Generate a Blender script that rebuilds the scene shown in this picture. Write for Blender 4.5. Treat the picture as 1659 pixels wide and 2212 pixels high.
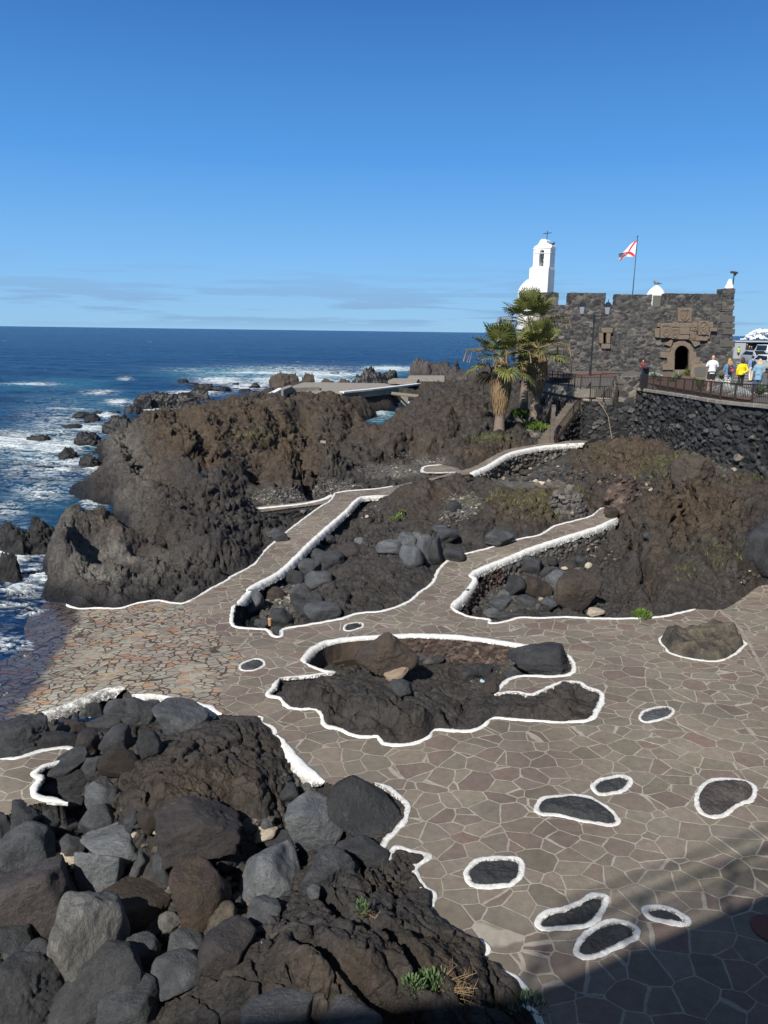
import bpy, bmesh, math, random
import numpy as np
from mathutils import Vector, Matrix
from math import sin, cos, tan, radians as R, pi
for o in list(bpy.data.objects): bpy.data.objects.remove(o)
S = bpy.context.scene
COL = S.collection
# ------------------------------------------------------------------ camera, sky, sun, exposure
CH = 8.0; PITCH = R(13.4); ROLL = 0.0135; FP = 1640.0; CX = 829.5; CY = 1106.0
_f = np.array([0, cos(PITCH), -sin(PITCH)]); _u0 = np.array([0, sin(PITCH), cos(PITCH)]); _r0 = np.array([1., 0, 0])
_r = _r0*cos(ROLL)+_u0*sin(ROLL); _u = _u0*cos(ROLL)-_r0*sin(ROLL)
cam = bpy.data.cameras.new('camera'); co = bpy.data.objects.new('camera', cam); COL.objects.link(co)
co.matrix_world = Matrix(((_r[0], _u[0], -_f[0], 0), (_r[1], _u[1], -_f[1], 0), (_r[2], _u[2], -_f[2], CH), (0, 0, 0, 1)))
cam.sensor_fit = 'VERTICAL'; cam.sensor_height = 36; cam.lens = FP/2212*36; cam.clip_start = 0.1; cam.clip_end = 60000
S.camera = co
S.render.resolution_x = 768; S.render.resolution_y = 1024
SUN_EL = R(42); SUN_AZ = R(30)       # light travels right and away from the camera
W = bpy.data.worlds.new('World'); S.world = W; W.use_nodes = True
wn = W.node_tree; wn.nodes.clear()
wo = wn.nodes.new('ShaderNodeOutputWorld'); bg = wn.nodes.new('ShaderNodeBackground'); sky = wn.nodes.new('ShaderNodeTexSky')
sky.sky_type = 'NISHITA'; sky.sun_disc = False; sky.sun_elevation = SUN_EL; sky.sun_rotation = pi+SUN_AZ
sky.altitude = 0; sky.air_density = 1.0; sky.dust_density = 0.25; sky.ozone_density = 4.0
bg.inputs['Strength'].default_value = 0.105
wtc = wn.nodes.new('ShaderNodeTexCoord'); wsep = wn.nodes.new('ShaderNodeSeparateXYZ'); wn.links.new(wtc.outputs['Generated'], wsep.inputs[0])
def wmath(op, a, b=None, c=None, clamp=False):
    n = wn.nodes.new('ShaderNodeMath'); n.operation = op; n.use_clamp = clamp
    for i, v in enumerate((a, b, c)):
        if v is None: continue
        if isinstance(v, (int, float)): n.inputs[i].default_value = v
        else: wn.links.new(v, n.inputs[i])
    return n.outputs[0]
# thin flat cloud streaks just over the horizon
wmap = wn.nodes.new('ShaderNodeMapping'); wmap.inputs['Scale'].default_value = (6.5, 6.5, 90); wn.links.new(wtc.outputs['Generated'], wmap.inputs[0])
wno = wn.nodes.new('ShaderNodeTexNoise'); wno.inputs['Scale'].default_value = 1.0; wno.inputs['Detail'].default_value = 5; wno.inputs['Roughness'].default_value = .55
wn.links.new(wmap.outputs[0], wno.inputs['Vector'])
band = wmath('MULTIPLY', wmath('SMOOTHSTEP' if False else 'DIVIDE', wsep.outputs[2], 0.012, clamp=True), wmath('SUBTRACT', 1.0, wmath('DIVIDE', wmath('SUBTRACT', wsep.outputs[2], 0.03), 0.06, clamp=True)))
cl = wmath('MULTIPLY', wmath('DIVIDE', wmath('SUBTRACT', wno.outputs['Fac'], 0.5), 0.09, clamp=True), band)
wmix = wn.nodes.new('ShaderNodeMix'); wmix.data_type = 'RGBA'
hs = wn.nodes.new('ShaderNodeHueSaturation'); hs.inputs['Saturation'].default_value = 1.08; hs.inputs['Value'].default_value = 1.0
wn.links.new(sky.outputs[0], hs.inputs['Color'])
grad = wn.nodes.new('ShaderNodeValToRGB'); ge = grad.color_ramp.elements
while len(ge) < 5: ge.new(.5)
GK = 1/(.105*1.19)
for i_, (p_, c_) in enumerate([(0, (.285, .56, .84)), (.08, (.205, .495, .9)), (.2, (.088, .335, .80)), (.37, (.036, .16, .505)), (.66, (.13, .16, .22))]): ge[i_].position = p_; ge[i_].color = (*c_, 1)
wn.links.new(wmath('MAXIMUM', wsep.outputs[2], 0.0), grad.inputs[0])
gsc = wn.nodes.new('ShaderNodeVectorMath'); gsc.operation = 'SCALE'; gsc.inputs['Scale'].default_value = GK; wn.links.new(grad.outputs[0], gsc.inputs[0])
gmx = wn.nodes.new('ShaderNodeMix'); gmx.data_type = 'RGBA'; gmx.inputs[0].default_value = .93; wn.links.new(hs.outputs[0], gmx.inputs[6]); wn.links.new(gsc.outputs[0], gmx.inputs[7])
wn.links.new(gmx.outputs[2], wmix.inputs[6]); wmix.inputs[7].default_value = (1.9, 3.2, 5.2, 1)
wn.links.new(wmath('MULTIPLY', cl, 0.6), wmix.inputs[0])
wn.links.new(wmix.outputs[2], bg.inputs[0]); wn.links.new(bg.outputs[0], wo.inputs[0])
sl = bpy.data.lights.new('sun', 'SUN'); sl.energy = 5.0; sl.angle = R(0.7); sl.color = (1, .95, .87)
so = bpy.data.objects.new('sun', sl); COL.objects.link(so)
SD = Vector((sin(SUN_AZ)*cos(SUN_EL), cos(SUN_AZ)*cos(SUN_EL), -sin(SUN_EL)))
so.rotation_euler = SD.to_track_quat('-Z', 'Y').to_euler(); so.location = (-20, -30, 40)
S.view_settings.view_transform = 'Standard'; S.view_settings.look = 'None'; S.view_settings.exposure = 0.25; S.view_settings.gamma = 1
# ------------------------------------------------------------------ projection helpers (pixels of the 1659 x 2212 view of the photo)
def ray(px, py):
    return _f+_r*((px-CX)/FP)-_u*((py-CY)/FP)
def atz(px, py, z):
    d = ray(px, py); t = (z-CH)/d[2]; return np.array([d[0]*t, d[1]*t, z])
def aty(px, py, Y):
    d = ray(px, py); t = Y/d[1]; return np.array([d[0]*t, Y, CH+d[2]*t])
def atpz(px, Y, z):            # column px, forward distance Y, height z -> x
    dz = z-CH; k = (px-CX)/FP
    # depth = f.v ; right = r.v  with v=(x,Y,dz)
    fd = _f[1]*Y+_f[2]*dz; rr = _r[1]*Y+_r[2]*dz
    return np.array([(k*fd-rr)/_r[0], Y, z])
def proj(x, y, z):
    z = z-CH
    d = _f[1]*y+_f[2]*z; a = _r[0]*x+_r[1]*y+_r[2]*z; b = _u[0]*x+_u[1]*y+_u[2]*z
    return CX+FP*a/d, CY-FP*b/d
# ------------------------------------------------------------------ numpy noise
_rs = np.random.RandomState(7)
PERM = _rs.permutation(256); PERM = np.concatenate([PERM, PERM, PERM])
_g = _rs.normal(size=(256, 3)); _g /= np.linalg.norm(_g, axis=1)[:, None]
def perlin(x, y, z):
    xi = np.floor(x).astype(np.int64); yi = np.floor(y).astype(np.int64); zi = np.floor(z).astype(np.int64)
    xf = x-xi; yf = y-yi; zf = z-zi; xi &= 255; yi &= 255; zi &= 255
    fu = xf*xf*xf*(xf*(xf*6-15)+10); fv = yf*yf*yf*(yf*(yf*6-15)+10); fw = zf*zf*zf*(zf*(zf*6-15)+10)
    out = 0
    for dx in (0, 1):
        wx = fu if dx else 1-fu
        for dy in (0, 1):
            wy = fv if dy else 1-fv
            for dz in (0, 1):
                wz = fw if dz else 1-fw
                g = _g[PERM[PERM[PERM[(xi+dx) & 255]+((yi+dy) & 255)]+((zi+dz) & 255)]]
                out = out+wx*wy*wz*(g[..., 0]*(xf-dx)+g[..., 1]*(yf-dy)+g[..., 2]*(zf-dz))
    return out*1.5
def fbm(x, y, z, oct=4, gain=.5, lac=2.03, billow=False):
    a = 1; s = 0; f = 1; n = 0
    for i in range(oct):
        v = perlin(x*f+i*17.3, y*f+i*9.1, z*f+i*5.7)
        if billow: v = np.abs(v)*2-.5
        s = s+a*v; n += a; a *= gain; f *= lac
    return s/n
def hsh(a, b, c, k):
    h = (a*73856093) ^ (b*19349663) ^ (c*83492791) ^ (k*2654435761)
    h = (h ^ (h >> 13))*1274126177; h &= 0xffffffff; h = (h ^ (h >> 16))*2246822519; h &= 0xffffffff
    return ((h ^ (h >> 13)) & 0xffffff)/float(0x1000000)
def worley(P, jit=.92):
    I = np.floor(P).astype(np.int64); n = len(P)
    f1 = np.full(n, 9.); f2 = np.full(n, 9.); idr = np.zeros(n); tl = np.zeros(n)
    for dx in (-1, 0, 1):
        for dy in (-1, 0, 1):
            for dz in (-1, 0, 1):
                a = I[:, 0]+dx; b = I[:, 1]+dy; c = I[:, 2]+dz
                qx = a+.5+jit*(hsh(a, b, c, 1)-.5); qy = b+.5+jit*(hsh(a, b, c, 2)-.5); qz = c+.5+jit*(hsh(a, b, c, 3)-.5)
                d = np.sqrt((P[:, 0]-qx)**2+(P[:, 1]-qy)**2+(P[:, 2]-qz)**2)
                m = d < f1
                f2 = np.where(m, f1, np.minimum(f2, d)); idr = np.where(m, hsh(a, b, c, 4), idr); tl = np.where(m, (P[:, 0]-qx)*(hsh(a, b, c, 5)-.5)+(P[:, 1]-qy)*(hsh(a, b, c, 6)-.5)+(P[:, 2]-qz)*(hsh(a, b, c, 7)-.5)*1.4, tl); f1 = np.where(m, d, f1)
    return f1, f2, idr, tl
def sstep(x, a, b):
    t = np.clip((x-a)/(b-a), 0, 1); return t*t*(3-2*t)
# ------------------------------------------------------------------ object helpers
def tag(o, label=None, cat=None, group=None, kind=None):
    if label: o['label'] = label
    if cat: o['category'] = cat
    if group: o['group'] = group
    if kind: o['kind'] = kind
    return o
def link(name, me, m=None, parent=None):
    o = bpy.data.objects.new(name, me); COL.objects.link(o)
    if m is not None:
        for mm in (m if isinstance(m, (list, tuple)) else [m]): me.materials.append(mm)
    if parent is not None: o.parent = parent
    return o
def empty(name, loc, label, cat, group=None):
    o = bpy.data.objects.new(name, None); COL.objects.link(o); o.location = loc; o.empty_display_size = .3
    return tag(o, label, cat, group)
def npmesh(name, V, F, smooth=True, attrs=None):
    me = bpy.data.meshes.new(name); V = np.asarray(V, dtype=np.float32); F = np.asarray(F, dtype=np.int32)
    me.vertices.add(len(V)); me.vertices.foreach_set('co', V.ravel())
    k = F.shape[1]
    me.loops.add(F.size); me.loops.foreach_set('vertex_index', F.ravel())
    me.polygons.add(len(F)); me.polygons.foreach_set('loop_start', np.arange(0, F.size, k, dtype=np.int32))
    me.polygons.foreach_set('loop_total', np.full(len(F), k, dtype=np.int32))
    me.polygons.foreach_set('use_smooth', np.full(len(F), smooth))
    me.update(calc_edges=True)
    for nm, a in (attrs or {}).items():
        a = np.asarray(a, dtype=np.float32)
        if a.ndim == 1:
            at = me.attributes.new(nm, 'FLOAT', 'POINT'); at.data.foreach_set('value', a)
        else:
            at = me.attributes.new(nm, 'FLOAT_COLOR', 'POINT'); c = np.ones((len(a), 4), np.float32); c[:, :3] = a; at.data.foreach_set('color', c.ravel())
    return me
def gridfaces(nu, nv, mask=None):      # index = j*nu+i
    i, j = np.meshgrid(np.arange(nu-1), np.arange(nv-1))
    b = (j*nu+i)
    F = np.stack([b, b+1, b+1+nu, b+nu], -1)
    if mask is not None: F = F[mask]
    return F.reshape(-1, 4)
def compact(V, F, attrs):
    u = np.unique(F); m = np.full(len(V), -1, np.int64); m[u] = np.arange(len(u))
    return V[u], m[F], {k: a[u] for k, a in attrs.items()}
class MB:
    def __init__(s): s.v = []; s.f = []
    def add(s, vs, fs):
        b = len(s.v); s.v += [tuple(v) for v in vs]; s.f += [tuple(i+b for i in f) for f in fs]; return s
    def box(s, a, b, M=None):
        x0, y0, z0 = a; x1, y1, z1 = b
        vs = [(x0, y0, z0), (x1, y0, z0), (x1, y1, z0), (x0, y1, z0), (x0, y0, z1), (x1, y0, z1), (x1, y1, z1), (x0, y1, z1)]
        if M is not None: vs = [tuple(M @ Vector(v)) for v in vs]
        return s.add(vs, [(0, 3, 2, 1), (4, 5, 6, 7), (0, 1, 5, 4), (1, 2, 6, 5), (2, 3, 7, 6), (3, 0, 4, 7)])
    def tube(s, pts, rad, n=8, cap=True):
        pts = [Vector(p) for p in pts]; rad = rad if isinstance(rad, (list, tuple)) else [rad]*len(pts)
        vs = []; fs = []; up = Vector((0.13, 0.21, 1)).normalized()
        for k, p in enumerate(pts):
            d = (pts[min(k+1, len(pts)-1)]-pts[max(k-1, 0)]).normalized()
            a = d.cross(up)
            if a.length < .15: a = d.cross(Vector((1, 0, 0)))
            a.normalize(); b = d.cross(a)
            for q in range(n):
                t = 2*pi*q/n; vs.append(p+(a*cos(t)+b*sin(t))*rad[k])
        for k in range(len(pts)-1):
            for q in range(n):
                q2 = (q+1) % n; fs.append((k*n+q, k*n+q2, (k+1)*n+q2, (k+1)*n+q))
        if cap: fs.append(tuple(reversed(range(n)))); fs.append(tuple((len(pts)-1)*n+q for q in range(n)))
        return s.add(vs, fs)
    def lathe(s, c, prof, n=20, sx=1, sy=1):
        vs = []; fs = []; c = Vector(c)
        for r, z in prof:
            for q in range(n):
                t = 2*pi*q/n; vs.append(c+Vector((r*cos(t)*sx, r*sin(t)*sy, z)))
        for k in range(len(prof)-1):
            for q in range(n):
                q2 = (q+1) % n; fs.append((k*n+q, k*n+q2, (k+1)*n+q2, (k+1)*n+q))
        fs.append(tuple(reversed(range(n)))); fs.append(tuple((len(prof)-1)*n+q for q in range(n)))
        return s.add(vs, fs)
    def prism(s, poly, y0, y1, M=None):    # poly in XZ, extruded in Y
        n = len(poly); vs = [(x, y0, z) for x, z in poly]+[(x, y1, z) for x, z in poly]
        if M is not None: vs = [tuple(M @ Vector(v)) for v in vs]
        fs = [tuple(range(n)), tuple(reversed(range(n, 2*n)))]+[(i, i+n, (i+1) % n+n, (i+1) % n) for i in range(n)]
        return s.add(vs, fs)
    def ell(s, c, r, n=10, m=7, M=None):
        vs = []; fs = []
        for j in range(m+1):
            ph = pi*j/m
            for i in range(n):
                t = 2*pi*i/n; v = Vector((r[0]*sin(ph)*cos(t), r[1]*sin(ph)*sin(t), -r[2]*cos(ph)))
                if M is not None: v = M @ v
                vs.append(Vector(c)+v)
        for j in range(m):
            for i in range(n):
                i2 = (i+1) % n; fs.append((j*n+i, j*n+i2, (j+1)*n+i2, (j+1)*n+i))
        return s.add(vs, fs)
    def build(s, name, m, parent=None, smooth=False, bevel=0):
        me = bpy.data.meshes.new(name); me.from_pydata(s.v, [], s.f); me.validate(); me.update()
        if bevel or smooth:
            bm = bmesh.new(); bm.from_mesh(me); bmesh.ops.remove_doubles(bm, verts=bm.verts, dist=1e-5)
            if bevel: bmesh.ops.bevel(bm, geom=[e for e in bm.edges if e.is_manifold and e.calc_face_angle(0) > .5], offset=bevel, segments=2, affect='EDGES', profile=.6)
            bmesh.ops.recalc_face_normals(bm, faces=bm.faces); bm.to_mesh(me); bm.free()
        if smooth: me.polygons.foreach_set('use_smooth', [True]*len(me.polygons)); me.update()
        return link(name, me, m, parent)
# ------------------------------------------------------------------ materials
class NT:
    def __init__(s, name):
        s.m = bpy.data.materials.new(name); s.m.use_nodes = True; s.t = s.m.node_tree; s.b = s.t.nodes['Principled BSDF']
    def n(s, ty, **kw):
        nd = s.t.nodes.new('ShaderNode'+ty)
        for k, v in kw.items():
            if hasattr(nd, k): setattr(nd, k, v)
        return nd
    def set(s, nd, key, v):
        if isinstance(v, bpy.types.NodeSocket): s.t.links.new(v, nd.inputs[key])
        else:
            if isinstance(v, tuple) and len(v) == 3 and nd.inputs[key].type == 'RGBA': v = v+(1,)
            nd.inputs[key].default_value = v
    def attr(s, name, out='Fac'): nd = s.n('Attribute', attribute_name=name); return nd.outputs[out]
    def pos(s, obj=False):
        return s.n('TexCoord').outputs['Object'] if obj else s.n('NewGeometry').outputs['Position']
    def mapping(s, v, sc): nd = s.n('Mapping'); s.set(nd, 'Vector', v); nd.inputs['Scale'].default_value = sc; return nd.outputs[0]
    def noise(s, v, scale, det=4, rough=.55, out='Fac', dist=0): nd = s.n('TexNoise'); s.set(nd, 'Vector', v); s.set(nd, 'Scale', scale); s.set(nd, 'Detail', det); s.set(nd, 'Roughness', rough); s.set(nd, 'Distortion', dist); return nd.outputs[out]
    def vor(s, v, scale, feat='F1', out='Distance', rnd=1.): nd = s.n('TexVoronoi', feature=feat); s.set(nd, 'Vector', v); s.set(nd, 'Scale', scale); s.set(nd, 'Randomness', rnd); return nd.outputs[out]
    def ramp(s, f, st):
        nd = s.n('ValToRGB'); s.set(nd, 'Fac', f); e = nd.color_ramp.elements
        while len(e) < len(st): e.new(.5)
        for i, (p, c) in enumerate(st):
            e[i].position = p; e[i].color = (c, c, c, 1) if isinstance(c, (int, float)) else (*c, 1)
        return nd.outputs[0]
    def mix(s, f, a, b, mode='MIX'):
        nd = s.n('Mix', data_type='RGBA', blend_type=mode); s.set(nd, 0, f); s.set(nd, 6, a); s.set(nd, 7, b); return nd.outputs[2]
    def math(s, op, a, b=0., c=0., clamp=False):
        nd = s.n('Math', operation=op, use_clamp=clamp); s.set(nd, 0, a); s.set(nd, 1, b); s.set(nd, 2, c); return nd.outputs[0]
    def bump(s, h, strength=.5, dist=.02, nrm=None):
        nd = s.n('Bump'); s.set(nd, 'Height', h); s.set(nd, 'Strength', strength); s.set(nd, 'Distance', dist)
        if nrm is not None: s.set(nd, 'Normal', nrm)
        return nd.outputs[0]
    def out(s, col=None, rough=None, nrm=None, **kw):
        if col is not None: s.set(s.b, 'Base Color', col)
        if rough is not None: s.set(s.b, 'Roughness', rough)
        if nrm is not None: s.set(s.b, 'Normal', nrm)
        for k, v in kw.items(): s.set(s.b, k.replace('_', ' '), v)
        return s.m
def simple(name, col, rough=.7, var=.18, sc=8, metal=0, bump=.15, bd=.01, **kw):
    t = NT(name); p = t.pos(True); n = t.noise(p, sc, 5, .6)
    c = t.mix(1, col, t.ramp(n, [(.25, 1-var), (.75, 1+var)]), 'MULTIPLY')
    return t.out(c, rough, t.bump(n, bump, bd), Metallic=metal, **kw)
def lava_mat(name, attr=True, base=(.05, .047, .045), scale=1.):
    t = NT(name); p = t.pos(not attr)
    n1 = t.noise(p, 2.2*scale, 8, .62); n2 = t.noise(p, 11*scale, 8, .7); n3 = t.noise(p, 55*scale, 5, .7)
    vc = t.vor(p, 1.7*scale, 'DISTANCE_TO_EDGE'); 
    wp = t.n('VectorMath', operation='ADD'); t.set(wp, 0, p)
    wsc = t.n('VectorMath', operation='SCALE'); t.set(wsc, 0, t.noise(p, 1.5*scale, 4, .6, 'Color')); wsc.inputs['Scale'].default_value = .9; t.t.links.new(wsc.outputs[0], wp.inputs[1])
    crack = t.ramp(t.vor(wp.outputs[0], 1.3*scale, 'DISTANCE_TO_EDGE'), [(0, 0), (.03, 1)])
    col = t.attr('col', 'Color') if attr else base
    c = t.mix(1, col, t.ramp(n1, [(.28, .62), (.72, 1.4)]), 'MULTIPLY')
    c = t.mix(1, c, t.ramp(n2, [(.3, .6), (.7, 1.42)]), 'MULTIPLY'); c = t.mix(1, c, t.ramp(n3, [(.3, .75), (.7, 1.28)]), 'MULTIPLY'); c = t.mix(1, c, t.ramp(crack, [(0, .5), (1, 1.)]), 'MULTIPLY')
    sp = t.ramp(t.noise(p, 38*scale, 2, .5), [(.735, 0), (.77, 1)])
    c = t.mix(t.math('MULTIPLY', sp, .22), c, (.3, .27, .22))
    h = t.math('ADD', t.math('MULTIPLY', n1, 1.1), t.math('ADD', t.math('MULTIPLY', n2, .55), t.math('MULTIPLY', n3, .16)))
    h = t.math('ADD', h, t.math('MULTIPLY', crack, .13))
    wet = t.attr('wet') if attr else 0.
    ro = t.math('SUBTRACT', .93, t.math('MULTIPLY', wet, .5)) if attr else .9
    return t.out(c, ro, t.bump(h, .95, .15/scale), **{'Specular_IOR_Level': .28})
M = {}
M['lava'] = lava_mat('lava_rock')
def boulder_mat(name, base, tint, speck=.0, scale=1., rough=.74):
    t = NT(name); p = t.pos(True); oi = t.n('ObjectInfo')
    pv = t.n('VectorMath', operation='ADD'); t.set(pv, 0, p); t.t.links.new(oi.outputs['Location'], pv.inputs[1]); p = pv.outputs[0]
    n1 = t.noise(p, 1.6*scale, 7, .6); n2 = t.noise(p, 9*scale, 8, .68); n3 = t.noise(p, 60*scale, 4, .7)
    base = tuple(v*1.15 for v in base); tint = tuple(v*1.25 for v in tint)
    c = t.mix(t.ramp(n1, [(.38, 0), (.68, 1)]), base, tint)
    c = t.mix(1, c, t.ramp(n2, [(.3, .78), (.7, 1.22)]), 'MULTIPLY')
    c = t.mix(1, c, t.ramp(oi.outputs['Random'], [(0, .72), (1, 1.28)]), 'MULTIPLY')
    if speck:
        c = t.mix(t.math('MULTIPLY', t.ramp(t.noise(p, 5*scale, 9, .75), [(.58, 0), (.66, 1)]), speck), c, (.3, .31, .29))
    sp = t.ramp(t.noise(p, 30, 2, .5), [(.76, 0), (.79, 1)])
    c = t.mix(t.math('MULTIPLY', sp, .3), c, (.35, .33, .3))
    cv = t.n('VectorMath', operation='ADD'); t.set(cv, 0, p); cs_ = t.n('VectorMath', operation='SCALE'); t.set(cs_, 0, t.noise(p, 2.3*scale, 4, .6, 'Color')); cs_.inputs['Scale'].default_value = .7; t.t.links.new(cs_.outputs[0], cv.inputs[1])
    ck = t.ramp(t.vor(cv.outputs[0], 1.5*scale, 'DISTANCE_TO_EDGE'), [(0, 0), (.022, 1)]); pores = t.ramp(t.vor(p, 34*scale, 'F1'), [(.1, 0), (.32, 1)])
    c = t.mix(1, c, t.ramp(ck, [(0, .8), (1, 1.)]), 'MULTIPLY'); c = t.mix(1, c, t.ramp(t.noise(p, 28*scale, 6, .8), [(.3, .72), (.7, 1.3)]), 'MULTIPLY')
    h = t.math('ADD', t.math('MULTIPLY', n1, 1.), t.math('ADD', t.math('MULTIPLY', n2, .7), t.math('ADD', t.math('MULTIPLY', n3, .16), t.math('ADD', t.math('MULTIPLY', ck, .06), t.math('MULTIPLY', pores, .05)))))
    return t.out(c, rough, t.bump(h, .95, .1/scale), **{'Specular_IOR_Level': .4})
M['b_black'] = boulder_mat('black_basalt', (.028, .029, .032), (.052, .054, .057))
M['b_dark'] = boulder_mat('dark_basalt', (.043, .046, .051), (.074, .078, .083))
M['b_grey'] = boulder_mat('grey_basalt', (.078, .085, .093), (.125, .131, .137), .14)
M['b_pale'] = boulder_mat('pale_grey_stone', (.12, .12, .112), (.19, .18, .165), .45)
M['b_brown'] = boulder_mat('brown_lava_stone', (.036, .029, .025), (.06, .045, .033))
M['b_sea'] = boulder_mat('wet_black_basalt', (.009, .009, .01), (.02, .019, .018), .05, 1.6, .42)
M['b_red'] = boulder_mat('reddish_lava_stone', (.052, .038, .033), (.08, .058, .036))
M['b_purple'] = boulder_mat('purplish_lava_stone', (.039, .033, .033), (.056, .049, .047))
M['b_cream'] = boulder_mat('cream_rubble_stone', (.42, .36, .27), (.55, .48, .38), 0, 2)
M['b_lichen'] = boulder_mat('lichened_black_rock', (.035, .033, .03), (.12, .1, .07), .35, 1.4)
M['b_tan'] = boulder_mat('tan_slab_stone', (.2, .15, .11), (.27, .21, .15), 0, 2)
M['b_pools'] = boulder_mat('smooth_black_rock', (.018, .019, .021), (.03, .031, .032), .1, 1, .6)
def paving():
    t = NT('flagstone_paving'); p0 = t.pos(); sm = t.attr('small'); wet = t.attr('wet')
    ns = t.noise(p0, 1.6, 3, .5, 'Color'); vs = t.n('VectorMath', operation='SCALE'); t.set(vs, 0, ns); vs.inputs['Scale'].default_value = .12
    va = t.n('VectorMath', operation='ADD'); t.set(va, 0, p0); t.t.links.new(vs.outputs[0], va.inputs[1])
    n4 = t.noise(p0, 18, 3, .6, 'Color'); v4 = t.n('VectorMath', operation='SCALE'); t.set(v4, 0, n4); v4.inputs['Scale'].default_value = .022
    vb = t.n('VectorMath', operation='ADD'); t.t.links.new(va.outputs[0], vb.inputs[0]); t.t.links.new(v4.outputs[0], vb.inputs[1])
    flat = t.mapping(vb.outputs[0], (.85, 1.05, 0.0)); flat2 = t.mapping(vb.outputs[0], (1.3, 2.1, 0.0))
    rotn = t.n('Mapping'); t.set(rotn, 'Vector', flat2); rotn.inputs['Rotation'].default_value = (0, 0, .25)
    def layer(v, sc, w0, w1):
        e = t.vor(v, sc, 'DISTANCE_TO_EDGE'); c = t.vor(v, sc, 'F1', 'Color')
        cs = t.n('SeparateColor'); t.set(cs, 0, c)
        wv = t.math('MULTIPLY_ADD', t.noise(p0, 3.1, 2, .5), w1, w0)
        m = t.math('DIVIDE', t.math('SUBTRACT', e, wv), .012, clamp=True)
        return m, cs.outputs[0], cs.outputs[1], e
    mA, rA, gA, eA = layer(flat, 2.35, -.008, .047)
    mB, rB, gB, eB = layer(rotn.outputs[0], 2.9, .0, .1)
    cA = t.ramp(rA, [(0, (.14, .123, .1)), (.28, (.2, .172, .14)), (.48, (.146, .113, .1)), (.64, (.205, .172, .147)), (.82, (.17, .155, .13)), (.95, (.16, .128, .112)), (1, (.17, .12, .105))])
    cB = t.ramp(rB, [(0, (.22, .22, .195)), (.25, (.31, .295, .25)), (.45, (.25, .21, .18)), (.6, (.29, .25, .205)), (.76, (.2, .165, .145)), (.85, (.33, .28, .21)), (.91, (.3, .165, .12)), (.97, (.31, .22, .13)), (1, (.33, .14, .09))])
    grime = t.noise(p0, .55, 5, .6); fine = t.noise(p0, 85, 4, .75); mid = t.noise(p0, 7, 5, .6)
    mortA = t.mix(t.ramp(grime, [(.4, 0), (.6, 1)]), (.37, .34, .295), (.28, .255, .22))
    mortB = t.mix(t.ramp(t.noise(p0, .8, 4, .6), [(.56, 0), (.66, 1)]), (.06, .045, .036), (.36, .32, .25))
    xA = t.mix(mA, mortA, cA); xB = t.mix(mB, mortB, cB)
    c = t.mix(sm, xA, xB)
    c = t.mix(1, c, t.ramp(grime, [(.3, .8), (.7, 1.14)]), 'MULTIPLY'); big = t.noise(p0, .23, 4, .6); c = t.mix(1, c, t.ramp(big, [(.35, (.86, .83, .82)), (.65, (1.08, 1.09, 1.04))]), 'MULTIPLY')
    stain = t.ramp(t.noise(p0, 1.3, 7, .72, dist=.6), [(.6, 0), (.72, 1)]); c = t.mix(t.math('MULTIPLY', stain, .35), c, (.07, .062, .055))
    c = t.mix(1, c, t.ramp(fine, [(.25, .6), (.75, 1.4)]), 'MULTIPLY'); c = t.mix(1, c, t.ramp(t.noise(p0, 240, 2, .6), [(.3, .78), (.7, 1.22)]), 'MULTIPLY')
    c = t.mix(1, c, t.ramp(mid, [(.3, .86), (.7, 1.14)]), 'MULTIPLY')
    dots = t.ramp(t.noise(p0, 22, 2, .5), [(.78, 0), (.8, 1)])
    c = t.mix(t.math('MULTIPLY', dots, .35), c, (.5, .48, .43))
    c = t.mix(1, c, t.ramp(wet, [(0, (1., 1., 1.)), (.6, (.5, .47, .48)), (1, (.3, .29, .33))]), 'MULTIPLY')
    h = t.math('ADD', t.math('MULTIPLY', t.mix(sm, mA, mB), .8), t.math('ADD', t.math('MULTIPLY', fine, .35), t.math('ADD', t.math('MULTIPLY', mid, .5), t.math('MULTIPLY', t.mix(sm, gA, gB), .6))))
    ro = t.math('SUBTRACT', .85, t.math('MULTIPLY', wet, .65))
    return t.out(c, ro, t.bump(h, .55, .012), **{'Specular_IOR_Level': .35})
M['pave'] = paving()
def whitepaint():
    t = NT('white_limewash'); p = t.pos()
    n = t.noise(p, 5, 6, .65); d = t.noise(p, 1.1, 6, .7)
    c = t.mix(t.ramp(n, [(.3, 0), (.7, 1)]), (.7, .7, .67), (.82, .82, .8))
    c = t.mix(t.math('MULTIPLY', t.ramp(d, [(.56, 0), (.7, 1)]), .35), c, (.38, .36, .32))
    chip = t.ramp(t.noise(p, 30, 7, .75), [(.63, 0), (.67, 1)])
    worn = t.attr('worn'); edge = t.attr('edge'); echip = t.ramp(t.noise(p, 16, 7, .8), [(.44, 0), (.5, 1)])
    chipw = t.ramp(t.noise(p, 9, 8, .8), [(.46, 0), (.52, 1)])
    c = t.mix(t.math('MULTIPLY', chip, .55), c, (.13, .12, .11)); c = t.mix(t.math('MULTIPLY', chipw, worn), c, (.09, .08, .07))
    c = t.mix(t.math('MULTIPLY', echip, edge), c, (.06, .055, .05)); c = t.mix(t.math('MULTIPLY', t.ramp(t.noise(p, 2.2, 6, .7), [(.5, 0), (.64, 1)]), .3), c, (.42, .4, .35))
    return t.out(c, .75, t.bump(t.math('ADD', n, t.math('MULTIPLY', t.noise(p, 40, 4, .6), .3)), .5, .02))
M['white'] = whitepaint()
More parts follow.
